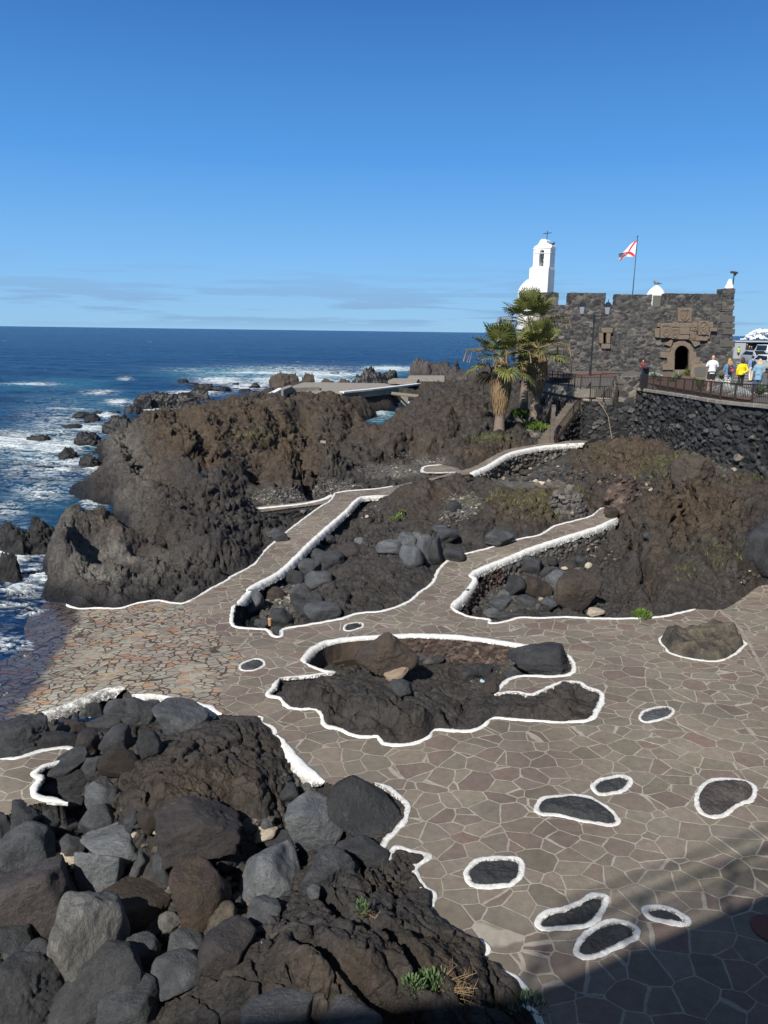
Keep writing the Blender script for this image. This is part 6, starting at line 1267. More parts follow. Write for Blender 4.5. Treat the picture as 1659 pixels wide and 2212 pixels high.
for a, b, z0, z1 in ops+[]:
    wbox(m, cur, a, -.6, 3.7, -.3, 0); wbox(m, a, b, z1, 3.7, -.3, 0)
    if a == 2.9: pass
    wbox(m, a, b, -.6 if a != 2.9 else 2.35, z0, -.3, 0); cur = b
wbox(m, cur, L, -.6, 3.7, -.3, 0); wbox(m, 0, L, -.6, 3.7, -1.2, -1.0); m.build('wall', M['stucco'], rm)
m = MB(); wbox(m, -.1, L+.2, 3.72, 4.0, -1.0, .18); wbox(m, -.1, L+.2, 4.002, 4.26, -1.0, .05); m.build('roof_ledge', M['concrete'], rm)
for a, b, z0, z1 in ops:
    m = MB(); q = int((b-a)/.13)
    for k in range(q+1): wbox(m, a+(b-a)*k/max(q, 1)-.012, a+(b-a)*k/max(q, 1)+.012, z0, z1, -.05, -.02)
    wbox(m, a, b, z0+.01, z0+.05, -.08, .03); m.build('window_bars', M['rustiron'], rm)
m = MB(); wbox(m, 2.5, 3.1, .3, 2.3, .01, .06); m.build('door', M['wood'], rm, bevel=.01)
# planters
def planter(px, py, w, h, lab, z=1.05):
    c = hit(px, py+h*.5); s_ = c[1]/1640; r = w*s_/2; P = [(c[0]+r*cos(a), c[1]+r*.8+r*.8*sin(a), c[2]+h*s_) for a in np.linspace(pi, 2*pi, 14)]; B2 = [(x, y, z_-h*s_-.5) for x, y, z_ in P]
    rt = empty('stone_planter', tuple(c), lab, 'planter', 'stone planters at the palms'); reparent(ribbon('planter_wall', P, B2, .05, (.3, .3, .22), .05, M['rubblew'], None, seed=8), rt)
    m = MB(); m.lathe((0, r*.8, h*s_-.15), [(r*.98, 0), (r*.98, .08), (.1, .16)], 20, 1, .8); m.build('earth', M['soil'], rt, True); return c, r, h*s_
PL1 = planter(1160, 938, 54, 20, 'low whitish stone planter at the foot of the stairs'); PL2 = planter(1127, 908, 42, 16, 'grey stone planter between the palm trunks')
# double lantern street lamp
LP = atpz(1274.5, 61.5, 4.72); lt = empty('street_lamp', tuple(LP), 'black double lantern street lamp in front of the castle wall', 'street lamp'); hz_ = C1(716, 513, 61.5)[2]-LP[2]
m = MB(); m.tube([(0, 0, 0), (0, 0, .9), (0, 0, 1.0), (0, 0, hz_)], [.1, .09, .06, .055], 10); m.box((-.09, -.09, hz_-.55), (.09, .09, hz_)); m.build('post', M['blackmetal'], lt)
m = MB(); ax = C1(785, 516, 61.5)[0]-C1(716, 516, 61.5)[0]; m.box((-ax, -.025, hz_-.14), (ax, .025, hz_-.07))
for s_ in (-1, 1): m.tube([(0, 0, hz_-.6), (s_*ax*.35, 0, hz_-.5), (s_*ax*.6, 0, hz_-.14)], .025, 5)
m.build('arm', M['blackmetal'], lt)
for s_ in (-1, 1):
    m = MB(); zb = hz_-.07; m.lathe((s_*ax, 0, zb), [(.03, 0), (.12, .04), (.13, .1)], 6); l_ = m.build('lantern', M['blackmetal'], lt)
    m = MB(); m.lathe((s_*ax, 0, zb), [(.14, .1), (.25, .72)], 6); m.build('lantern_glass', M['glass'], l_)
    m = MB(); m.lathe((s_*ax, 0, zb), [(.34, .72), (.33, .78), (.2, .92), (.17, .98), (.12, 1.0), (.03, 1.05), (.02, 1.25)], 6); m.build('lantern_roof', M['blackmetal'], l_)
# thin rusty sign posts before the castle
for (px_, y0_, y1_, lab) in ((1301, 755, 812, 'thin rusty post with a pale plate before the castle window'), (1234, 775, 812, 'thin rusty post left of the street lamp')):
    a = atpz(px_-1, 62, 4.7); t_ = aty(px_, y0_, 62)[2]; m = MB(); m.tube([(0, 0, 0), (.06, 0, t_-a[2])], .035, 6); m.ell((.06, 0, t_-a[2]), (.06, .06, .06), 6, 5); o = m.build('metal_post', M['rustiron']); o.location = a; tag(o, lab, 'post')
# monument slab with a dark map plate, and the dark info stand
a = atpz(1511, 58, 4.72); mo = empty('monument_slab', tuple(a), 'leaning sandstone slab with a dark shield plate right of the castle door', 'monument')
m = MB(); Mx = Matrix.Rotation(-.2, 4, 'X'); m.box((-.65, 0, 0), (.62, .22, 1.25), Mx); m.build('slab', M['sand'], mo, bevel=.03)
m = MB(); m.prism([(-.3, .3), (.35, .25), (.5, .6), (.5, 1.0), (-.1, 1.0), (-.4, .92), (-.42, .55)], -.03, .01, Mx); m.build('plate', simple('dark_slate_plate', (.09, .085, .075), .7), mo)
a = atpz(1391, 50.5, 4.6); m = MB(); m.box((-.2, -.12, -.1), (.2, .12, 1.35)); m.box((-.26, -.3, 1.3), (.26, .22, 1.36), Matrix.Rotation(.12, 4, 'X')); o = m.build('info_stand', M['blackmetal'], None, bevel=.015); o.location = a; tag(o, 'dark upright information stand just behind the railing end', 'information stand')
# terrace soil bed
def ontz(px, py):
    d = ray(px, py); Y = 30.
    while Y < 120:
        z = CH+d[2]*Y/d[1]
        if z <= tzz(Y): break
        Y += .1
    return np.array([d[0]*Y/d[1], Y, tzz(Y)])
bed = [(1386, 826), (1392, 812), (1420, 806), (1500, 808), (1560, 826), (1610, 845), (1640, 858), (1620, 866), (1560, 857), (1476, 842)]
P = resample([ontz(*q) for q in bed], .5, True)[:-1]; c = P.mean(0); V = [tuple(p+np.array([0, 0, .03])) for p in P]+[tuple(c+np.array([0, 0, .22]))]; n = len(P)
tag(link('garden_soil', npmesh('garden_soil', V, [(i, (i+1) % n, n) for i in range(n)], True), M['soil']), kind='structure')
P = resample([ontz(*q) for q in [(1180, 818), (1186, 806), (1330, 806), (1336, 815)]], .5, True)[:-1]; V = [tuple(p+np.array([0, 0, .04])) for p in P]; 
tag(link('garden_soil', npmesh('garden_soil', V, [list(range(len(V)))], True), M['soil']), kind='structure')
# ------------------------------------------------------------------ far street end: sea wall, low pale parapet, breaking wave
Yw = 150.
a = aty(1560, 741, Yw); b = aty(1800, 760, Yw); o = stonebox('harbour_wall', a[0], b[0], Yw, Yw+2, 3.5, aty(1640, 741, Yw)[2], .25, (1., 1., .6), .15, M['redrubble'], seed=3); tag(o, 'long dark stone sea wall at the end of the street', 'wall')
m = MB(); a = aty(1560, 735.5, Yw-3); b = aty(1810, 741.5, Yw-3); m.box((a[0], Yw-3, b[2]), (b[0], Yw+4, a[2])); m.build('x', simple('pale_parapet', (.4, .41, .42), .7)); o = COL.objects[-1]; o.name = 'parapet'; tag(o, 'pale grey flat parapet on top of the far sea wall', 'parapet')
m = MB(); a = aty(1588, 741, 110); b = aty(1608, 776, 110); m.box((a[0], 110, 4.7), (b[0], 111.5, a[2])); o = m.build('kiosk', simple('grey_kiosk_paint', (.35, .37, .38), .6), None, bevel=.04); tag(o, 'small grey kiosk at the corner of the castle and street', 'kiosk')
rs = random.Random(5); m = MB()
for i in range(150):
    px_ = 1600+rs.random()*75; tq = max(0, 1-((px_-1648)/42)**2); py_ = 733-tq*rs.random()*21; c = aty(px_, py_, 175+rs.random()*4); r = .2+rs.random()*.5*tq; m.ell(c, (r*1.1, r, r*.8), 8, 6)
o = m.build('breaking_wave', simple('white_spray', (.85, .87, .88), .9, .1), None, True); tag(o, kind='stuff')
# far street traffic posts and wooden footbridge, concrete bathing deck
dk = empty('bathing_deck', (5, 85, 1.5), 'flat grey concrete bathing deck on the rocks by the sea', 'bathing deck')
zd = 1.95; D1 = lambda px, py, z=zd: atz(px, py, z)
def slabpoly(name, pts, z1, z0, mat, parent):
    P = [atz(a, b, z1) for a, b in pts]; n = len(P); V = [(p[0], p[1], z1) for p in P]+[(p[0], p[1], z0) for p in P]; m = MB(); m.add(V, [tuple(range(n)), tuple(reversed(range(n, 2*n)))]+[(i, i+n, (i+1) % n+n, (i+1) % n) for i in range(n)]); o = m.build(name, mat, None); 
    if parent: reparent(o, parent)
    return o
slabpoly('deck_slab', [(612, 842), (738, 848), (862, 835), (830, 828), (700, 826), (655, 826), (632, 834)], zd, 1.2, M['concrete'], dk)
slabpoly('low_wall', [(630, 838), (690, 836), (690, 832), (632, 833)], zd+.35, zd-.1, M['concrete'], dk); slabpoly('low_wall', [(607, 838), (625, 832), (632, 834), (612, 842)], zd+.55, 1.2, M['concrete'], dk)
o, _, _ = kerb([], .35, .45, 'white painted edge on the right side of the bathing deck', pixels=False, side=-1, seed=60, group=None) if False else (None, None, None)
def farkerb(pts, z, w, h, lab):
    P = np.array([atz(a, b, z) for a, b in pts]); P = resample(P, .5); m = MB()
    m2 = []
    for i in range(len(P)-1):
        a, b = P[i], P[i+1]; d_ = (b-a)/np.linalg.norm(b-a); n_ = np.array([-d_[1], d_[0], 0])*w/2; vs = [a-n_, b-n_, b+n_, a+n_]; m.add([tuple(v-np.array([0, 0, h])) for v in vs]+[tuple(v+np.array([0, 0, .05])) for v in vs], [(0, 3, 2, 1), (4, 5, 6, 7), (0, 1, 5, 4), (1, 2, 6, 5), (2, 3, 7, 6), (3, 0, 4, 7)])
    o = m.build('painted_kerb', M['white']); tag(o, lab, 'kerb', 'white painted kerbs round the rocks')
farkerb([(738, 847), (800, 841), (862, 834), (905, 829)], zd+.03, .6, .12, 'white edge on the right side of the far bathing deck')
farkerb([(968, 853), (1000, 850), (1057, 845)], 1.7, .3, .25, 'white line of the far walk behind the front palm')
farkerb([(570, 855), (590, 848), (607, 839)], 1.9, .5, .3, 'worn white edge at the left end of the bathing deck')
br = empty('footbridge', tuple(aty(880, 855, 84)), 'small wooden footbridge over the sea inlet', 'footbridge'); o_ = np.array(br.location)
A_, B_ = aty(846, 848.5, 82)-o_, aty(904, 854.5, 76)-o_
for nm, off, zt in (('beam', 0., -.14), ('beam', 1.1, -.14)): 
    m = MB(); q = np.array([.7, 1., 0])*off*.8; m.tube([A_+q+np.array([0, 0, zt]), B_+q+np.array([0, 0, zt])], .1, 5); m.build(nm, M['oldwood'], br)
m = MB(); n = 26
for i in range(n):
    c = A_+(B_-A_)*(i+.5)/n; m.box((c[0]-.06, c[1]-.1, c[2]-.06), (c[0]+.06, c[1]+1.1, c[2]+.02))
m.build('planks', M['oldwood'], br)
m = MB(); a = aty(874, 856, 83); m.box((-.4, -.3, -1.9), (.4, .3, -.12)); o = m.build('bridge_pier', M['concrete'], None, bevel=.05); o.location = (a[0], 83.5, a[2]+.1); tag(o, 'pale concrete pier under the small footbridge', 'pier')
for i, (pts, z, lab) in enumerate([([(838, 822), (900, 824), (905, 818), (850, 817)], 1.9, 'pale concrete step among rocks beyond the footbridge'), ([(880, 816), (960, 818), (960, 811), (885, 811)], 2.0, 'far pale concrete ledge under the headland'), ([(692, 953), (704, 954), (704, 952), (693, 951)], 1.3, 'small white end of a hidden step beside the brown cliff')]):
    o = slabpoly('concrete_ledge', pts, z, z-(.4 if i < 2 else .12), M['concrete'], None); tag(o, lab, 'ledge')
# ------------------------------------------------------------------ stone walls under the paths
def ribpix(name, pts, ztop, zbot, res, cell, amp, mat, lab, seed=0, out_=-1):
    T_ = [onpave(*p)+np.array([0, 0, ztop]) for p in pts]; P = np.array(T_); d = np.gradient(P[:, :2], axis=0); n_ = np.stack([d[:, 1], -d[:, 0]], 1); n_ /= np.linalg.norm(n_, axis=1)[:, None]
    n_ = n_*np.sign(-n_[:, 1:2].mean()); B2 = P.copy(); B2[:, :2] += n_*.12; B2[:, 2] += zbot-ztop
    fl_ = 1 if (P[-1, 0] > P[0, 0]) else -1
    o = ribbon(name, [tuple(p) for p in P], [tuple(p) for p in B2], res, cell, amp, mat, seed=seed, flip=fl_); tag(o, lab, 'wall')
ribpix('dry_stone_wall', [(1004, 1032), (1030, 1022), (1060, 1009), (1100, 985), (1142, 974), (1188, 967), (1245, 962)], -.15, -1.5, .05, (.34, .34, .24), .14, M['rubblew'], 'dry stone wall of round dark stones under the far footpath', 11)
ribpix('dry_stone_wall', [(560, 1108), (600, 1103), (640, 1098), (690, 1092)], -.1, -1.1, .04, (.28, .28, .2), .1, M['drywall'], 'low dark stone wall under the side ramp', 12)
ribpix('dry_stone_wall', [(1046, 1238), (1094, 1214), (1150, 1194), (1220, 1170), (1290, 1149), (1330, 1130)], -.12, -.9, .035, (.2, .2, .16), .08, M['rubblew'], 'broken mortared wall under the right footpath', 13)
def backwall(pts, h, mat, cell, lab, seed, res=.03, worn=False, off=.0):
    P = smoothline(pts, .3); P = P[:]; B2 = P.copy(); B2[:, 2] -= h; B2[:, 1] -= .12+off; P[:, 1] -= .06+off; P[:, 2] += -.02
    o = ribbon('rubble_lining', [tuple(p) for p in P], [tuple(p) for p in B2], res, cell, .05 if not worn else .01, mat, seed=seed); tag(o, lab, 'wall')
backwall([(880, 1374), (945, 1376), (1026, 1382), (1113, 1395), (1160, 1402)], .85, M['redrubble'], (.15, .15, .13), 'curved lining of reddish rubble at the back of the central pit', 14, off=.02)
backwall([(672, 1425), (690, 1403), (720, 1389), (776, 1381), (880, 1375)], .75, simple('damp_brown_plaster', (.075, .055, .042), .8, .45, 2.5, bump=.6, bd=.03), (.6, .6, .6), 'stained plaster lining at the back left of the central pit', 15, worn=True)
ribpix('cinder_bank', [(1000, 1322), (1014, 1290), (1035, 1258), (1050, 1240), (1085, 1222)], -.05, -.62, .035, (.15, .15, .14), .09, M['redrubble'], 'bank of dark red cinder stones beside the bend of the right kerb', 16)
# loose white mortar wall and red stone bank at the end of the right footpath
def mound(px, py, w, h, cell, mat, lab, seed, amp=.1, res=.045, lift=0, nm='rubble_heap'):
    g = hit(px, py+h*.42); s_ = g[1]/1640; rx, rz = w*.5*s_, h*s_*1.0; th = np.linspace(-.1, pi+.1, int(rx*3.1/res)); ph = np.linspace(0, 1.5, int(rz*1.7/res)+8)
    T2, P2 = np.meshgrid(th, ph); x = g[0]-rx*np.cos(T2)*np.cos(P2*.98); y = g[1]+rx*.55-rx*.75*np.sin(T2)*np.cos(P2); z = g[2]-.35+(rz+.35)*np.sin(P2)
    P = np.stack([x, y, z], -1); P += (.75*fbm(P[..., 0]*.9, P[..., 1]*.9, P[..., 2]*.9+seed, 4))[..., None]*np.array([1, .5, .8]); dU_ = np.gradient(P, axis=1); dV_ = np.gradient(P, axis=0); Nn = np.cross(dU_, dV_); Nn /= np.linalg.norm(Nn, axis=-1, keepdims=True)+1e-9
    V_, r, g_ = stonework(P, Nn, (cell, cell, cell*.8), amp, seed); o = link(nm, npmesh(nm, V_.reshape(-1, 3), gridfaces(len(th), len(ph)), True, {'rnd': r.ravel(), 'gap': g_.ravel()}), mat); tag(o, lab, 'rubble heap')
mound(1225, 1085, 88, 62, .24, M['rubblew'], 'whitish mortared rubble heap above the right footpath', 21)
mound(1340, 1080, 72, 84, .2, M['redrubble'], 'dark red stone bank at the top end of the right footpath', 22)
# ------------------------------------------------------------------ camera platform, and unseen terrace added to throw the shade on the nearest flagstones
bd = empty('viewing_terrace', (0, -3, 0), 'viewing platform, with an unseen upper terrace added to shade the nearest flagstones', 'building')
m = MB(); m.box((-16, -8, -.6), (9, .1, 6.35)); reparent(m.build('platform', M['concrete']), bd)
sx_, sy_ = sin(SUN_AZ)/tan(SUN_EL), cos(SUN_AZ)/tan(SUN_EL)
def back(px, py, z): g = onpave(px, py); return np.array([g[0]-sx_*z, g[1]-sy_*z, z])
za = 11.1; q0, q1, q2 = back(620, 2195, za), back(1120, 2150, za), back(1659, 1925, za)
q2b = q1+(q2-q1)*1.6; q0b = q1+(q0-q1)*3
for i, (a, b) in enumerate(((q0b, q1), (q1, q2b))):
    m = MB(); d_ = (b-a)/np.linalg.norm(b-a); n_ = np.array([-d_[1], d_[0], 0]); n_ = n_*np.sign(-n_[1]); m.add([tuple(a+np.array([0, 0, -4.7])), tuple(b+np.array([0, 0, -4.7])), tuple(b+n_*3-np.array([0, 0, 4.7])), tuple(a+n_*3-np.array([0, 0, 4.7])), tuple(a), tuple(b), tuple(b+n_*3), tuple(a+n_*3)], [(0, 3, 2, 1), (4, 5, 6, 7), (0, 1, 5, 4), (1, 2, 6, 5), (2, 3, 7, 6), (3, 0, 4, 7)])
    reparent(m.build('shade_terrace', M['concrete']), bd)
    m = MB(); n = int(np.linalg.norm(b-a)/.35)
    if i == 1:
        for k in range(0, n, 5): p = a+(b-a)*k/n; m.box((p[0]-.03, p[1]-.03, p[2]), (p[0]+.03, p[1]+.03, p[2]+1.0))
        for hz2, r2_ in ((1.6, .04), (1.05, .06), (.62, .05), (.3, .05)): m.tube([a+np.array([0, 0, hz2]), b+np.array([0, 0, hz2])], r2_, 6)  # rail heights set to streak the shade edge; top rail added to soften it
        reparent(m.build('balustrade', M['concrete']), bd)
print('SHADE', q0, q1, q2)
# ================================================================== palms
def leafmat(name, a, b, tr=.25, rough=.5):
    t = NT(name); p = t.pos(True); c = t.mix(t.ramp(t.noise(p, 2.5, 4, .6), [(.3, 0), (.7, 1)]), a, b)
    return t.out(c, rough, **{'Subsurface_Weight': 0., 'Transmission_Weight': 0., 'Specular_IOR_Level': .35})
M['frond'] = leafmat('green_fan_leaf', (.065, .08, .018), (.2, .205, .06))
M['frond_dry'] = leafmat('dry_fan_leaf', (.17, .11, .055), (.34, .24, .13), rough=.85)
def trunkmat():
    t = NT('ringed_palm_bark'); p = t.pos(True); sx = t.n('SeparateXYZ'); t.set(sx, 0, p)
    w = t.math('SINE', t.math('MULTIPLY', sx.outputs[2], 75.)); n = t.noise(p, 9, 5, .6)
    c = t.mix(t.ramp(n, [(.3, 0), (.7, 1)]), (.15, .115, .085), (.25, .2, .155))
    return t.out(c, .9, t.bump(t.math('ADD', t.math('MULTIPLY', w, .25), n), .6, .03))
M['bark'] = trunkmat()
def fan(m, base, dirv, up, rad, pet, rs, droop=.5, nseg=26, dry=False, close=1.):
    """one fan leaf: stalk from base along dirv, then a pleated round blade of narrow segments"""
    d = Vector(dirv).normalized(); b = Vector(base); side = d.cross(Vector(up)).normalized(); upn = side.cross(d).normalized()
    hub = b+d*pet+Vector((0, 0, -pet*pet*.06)); m.tube([b, b+d*pet*.5+upn*.03, hub], [.022, .016, .013], 4)
    d2 = (d+Vector((0, 0, -.25*droop))).normalized(); side = d2.cross(upn).normalized(); upn = side.cross(d2).normalized(); yaw = rs.uniform(-.1, .1)
    for k in range(nseg):
        f = (k+.5)/nseg*2-1; ph = f*2.15*close+yaw; L = rad*(.72+.28*cos(ph*.8))*rs.uniform(.93, 1.05); w = rad*.095*close
        a = d2*cos(ph)+side*sin(ph); fold = upn*(abs(sin(ph))*.28); a = (a+fold).normalized(); sd = a.cross(upn).normalized()
        lift = upn*(.012 if k % 2 else -.012); dr = Vector((0, 0, -1))
        p0 = hub; p1 = hub+a*L*.45+lift*2; p2 = hub+a*L*.8+lift+dr*L*.05*(1+droop*2); p3 = hub+a*L*(1.02-.12*droop)+dr*L*(.10+.33*droop*rs.uniform(.4, 1.3))
        m.add([p0, p1-sd*w*.5, p1+sd*w*.5, p2-sd*w*.35, p2+sd*w*.35, p3], [(0, 1, 2), (1, 3, 4, 2), (3, 5, 4)])
def palm(px, py_base, py_top, D, r0, r1, crown_r, label, seed, skirt, nleaf=26, lean=0, base=None):
    rs = random.Random(seed); bz = atpz(px, D, aty(px, py_base, D)[2]); bz = aty(px, py_base, D); tp = aty(px+lean, py_top, D); rt = empty('palm_tree', tuple(bz), label, 'palm tree', 'fan palms beside the castle'); o = Vector(bz)
    T_ = Vector(tp)-o; H = T_.z; m = MB(); n = 16; pts = []; rad = []
    for i in range(n+1):
        f = i/n; pts.append(Vector((T_.x*f*f, 0, -.4+(H+.4)*f))); rad.append(r0*(1-f)**3*.55+r1+(r0-r1)*.4*(1-f))
    m.tube(pts, rad, 14); m.build('trunk', M['bark'], rt, True)
    C = Vector((T_.x, 0, H)); m = MB(); md = MB()
    for i in range(nleaf):
        f = (i+.5)/nleaf; el = R(84-108*f+rs.uniform(-8, 8)); az = i*2.39996+rs.uniform(-.2, .2); d = Vector((cos(az)*cos(el), sin(az)*cos(el), sin(el))); up = Vector((-cos(az)*sin(el), -sin(az)*sin(el), cos(el)))
        dr = .12+.75*f; tgt = m
        fan(tgt, C+Vector((0, 0, .15-.5*f)), d, up, crown_r*.44*rs.uniform(.88, 1.1), crown_r*(.5+.14*rs.random()), rs, dr, close=.72 if f < .12 else 1.)
    for i in range(16):       # thin drooping flower stalks and dry leaves at the sides
        az = rs.uniform(0, 2*pi); d = Vector((cos(az), sin(az), .2)); L = crown_r*rs.uniform(.6, .95); p = C+Vector((0, 0, .1))
        md.tube([p, p+d*L*.6+Vector((0, 0, .2)), p+d*L+Vector((0, 0, -.15)), p+d*L*1.08+Vector((0, 0, -.9))], [.025, .02, .02, .035], 4)
    m.build('crown', M['frond'], rt); md.build('dry_leaves', M['frond_dry'], rt)
    ms = MB(); s0, s1 = skirt
    if s1 > s0:
        zt = C.z-.1; zb = (aty(px, s1, D)[2]-o.z) if s1 > 10 else zt-s1; Hs = zt-zb; ns = 1500
        for i in range(ns):
            f = rs.random()**.8; az = rs.uniform(0, 2*pi); z0 = zt-f*Hs*.82; rr = r1*1.2+.08+.34*sin(pi*min(1, .25+f*.75))**.8*rs.uniform(.75, 1.3); L = Hs*rs.uniform(.22, .42); a = Vector((cos(az), sin(az), 0)); s_ = Vector((-sin(az), cos(az), 0)); w = rs.uniform(.02, .05)
            p0 = C*0+Vector((C.x*(z0/H)**2, 0, z0))+a*rr*.75; p1 = p0+a*.16+Vector((0, 0, -L*.5)); p2 = p1+a*rs.uniform(-.06, .05)+Vector((0, 0, -L*.5))+s_*rs.uniform(-.05, .05)
            ms.add([p0-s_*w*.5, p0+s_*w*.5, p1+s_*w, p1-s_*w, p2], [(0, 1, 2, 3), (3, 2, 4)])
        ms.tube([Vector((C.x, 0, zt)), Vector((C.x*.8, 0, zt-Hs*.5)), Vector((C.x*.7, 0, zb+.1))], [r1*1.4, r1*2.0+.08, r1*1.5], 12)
        ms.build('dead_leaf_skirt', M['frond_dry'], rt)
    return rt
gy = hit(1078, 931)
palm(1078, 931, 772, gy[1], .34, .19, 2.75, 'front fan palm with the thickest straw skirt, nearest the camera', 3, (1, 880), 28, 6)
palm(1129, 905, 702, gy[1]+6.5, .34, .19, 3.0, 'tallest fan palm rising in front of the white tower', 8, (1, 800), 26, 14)
palm(1153, 920, 756, gy[1]+2.5, .36, .2, 2.5, 'right hand fan palm with a slanting trunk beside the old rooms', 21, (1, 842), 23, 10)
# ================================================================== leafy things
def shrub(loc, r, h, mat, label, n=160, leaf=.06, name='shrub', group=None, upright=.5, stems=0, smat='frond_dry', cat='shrub', seed=None):
    rs = random.Random(seed if seed is not None else hash(label) % 999 if False else len(label)*7+int(loc[0]*10)); rt = empty(name, tuple(loc), label, cat, group); m = MB()
    for i in range(n):
        az = rs.uniform(0, 2*pi); q = rs.random()**.6; p = Vector((cos(az)*r*q, sin(az)*r*q, h*(1-q*q*.7)*rs.uniform(.25, 1.))); d = (Vector((cos(az)*q, sin(az)*q, upright+rs.random()))).normalized(); s_ = d.cross(Vector((rs.random()-.5, rs.random()-.5, 1))).normalized(); L = leaf*rs.uniform(.7, 1.5); w = leaf*.22
        m.add([p-s_*w*.4, p+s_*w*.4, p+d*L*.6+s_*w, p+d*L, p+d*L*.6-s_*w], [(0, 1, 2, 3, 4)])
    m.build('foliage', M[mat], rt); m = MB()
    for i in range(stems):
        az = rs.uniform(-.6, 1.2); L = r*rs.uniform(1.2, 2.4); d = Vector((cos(az), sin(az)*.6-.3, rs.uniform(.1, .7))).normalized(); p = Vector((rs.uniform(-.3, .3)*r, 0, .03)); q = p+d*L*.6; e = q+d*L*.4+Vector((0, 0, -.05)); m.tube([p, q, e], [.006, .004, .003], 4)
        for k in range(5): m.tube([e-d*L*.1*k, e-d*L*.1*k+Vector((rs.uniform(-.1, .1), rs.uniform(-.1, .1), rs.uniform(.02, .1)))], [.003, .002], 3)
    if stems: m.build('dry_stems', M[smat], rt)
    return rt
M['samphire'] = leafmat('grey_green_leaves', (.07, .12, .045), (.14, .2, .09)); M['grass'] = leafmat('fresh_green_grass', (.07, .13, .02), (.15, .22, .05)); M['silver'] = leafmat('silvery_leaves', (.4, .44, .42), (.6, .63, .6)); M['agave'] = leafmat('agave_leaves', (.07, .12, .05), (.14, .2, .1)); M['olive'] = leafmat('olive_ground_plants', (.08, .09, .03), (.14, .14, .06))
shrub(hit(935, 2150), .26, .26, 'samphire', 'green feathery shrub with dry brown stems on the near outcrop', 420, .07, stems=22, upright=.8)
shrub(hit(890, 2140), .14, .14, 'samphire', 'small green tuft left of the feathery shrub on the near outcrop', 160, .055)
shrub(hit(782, 1978), .09, .26, 'samphire', 'small green sprig in a crack of the near outcrop', 110, .05, upright=1.2, stems=3)
shrub(hit(1142, 2186), .22, .15, 'samphire', 'dark green tuft at the bottom edge beside the white curve', 160, .06)
for q in [(861, 1130, .35, 'yellow green tuft left of the hillock in the hollow', 'grass'), (868, 1112, .2, 'thin tuft growing from rock behind the boulders', 'olive'), (1128, 998, .2, 'small shrub by the foot of the far wall', 'olive')]: shrub(hit(q[0], q[1]), q[2], q[2]*1.1, q[4], q[3], 120, .09)
shrub(hit(1385, 1335), .22, .2, 'grass', 'small grass tuft against the white line under the brown slope', 140, .12, upright=1.4, name='grass_tuft', cat='grass tuft')
for c_, r_, h_, lab in ((PL1[0], PL1[1], PL1[2], 'bright green grass growing in the whitish planter'), (PL2[0], PL2[1], PL2[2], 'bright green grass growing in the grey planter')):
    shrub((c_[0], c_[1]+r_*.8, c_[2]+h_-.1), r_*.95, .42, 'grass', lab, 420, .28, upright=1.6, name='planter_grass', cat='grass')
M['grassy'] = leafmat('dull_green_plants', (.06, .085, .025), (.12, .15, .045))
def mats(name, zones, mat, n, leaf, seed, hmax=.1):       # low ground cover nobody could count
    rs = random.Random(seed); m = MB()
    for (px, py, rx, ry, w) in zones:
        aa = np.array([rs.uniform(0, 2*pi) for _ in range(int(n*w))]); qq = np.array([rs.random()**.7 for _ in range(int(n*w))])
        for p in hitv(px+rx*qq*np.cos(aa), py+ry*qq*np.sin(aa)):
            p = Vector(p)
            for k in range(5):
                d = Vector((rs.uniform(-.6, .6), rs.uniform(-.6, .6), 1)).normalized(); s_ = d.cross(Vector((rs.random()-.5, 1, 0))).normalized(); L = leaf*rs.uniform(.6, 1.5); b = p+Vector((rs.uniform(-.12, .12), rs.uniform(-.12, .12), -.02)); m.add([b-s_*L*.1, b+s_*L*.1, b+d*L], [(0, 1, 2)])
    tag(m.build(name, M[mat]), kind='stuff')
mats('ground_plants', [(1445, 1008, 55, 16, 1.2), (1400, 1032, 45, 12, .7), (1540, 1030, 30, 10, .4), (1590, 1040, 40, 8, .4), (1480, 985, 40, 8, .5), (1620, 1030, 30, 6, .3)], 'grassy', 90, .12, 4)
mats('ground_plants', [(1180, 1095, 75, 34, 1.5), (1240, 1060, 40, 18, .4), (1055, 945, 55, 10, .9), (1100, 1075, 50, 20, .6), (1000, 1085, 40, 12, .3), (560, 935, 60, 14, .6), (650, 925, 30, 20, .3), (1300, 985, 60, 18, .4), (1560, 1180, 60, 40, .3), (1480, 1230, 40, 30, .2)], 'olive', 110, .13, 5)
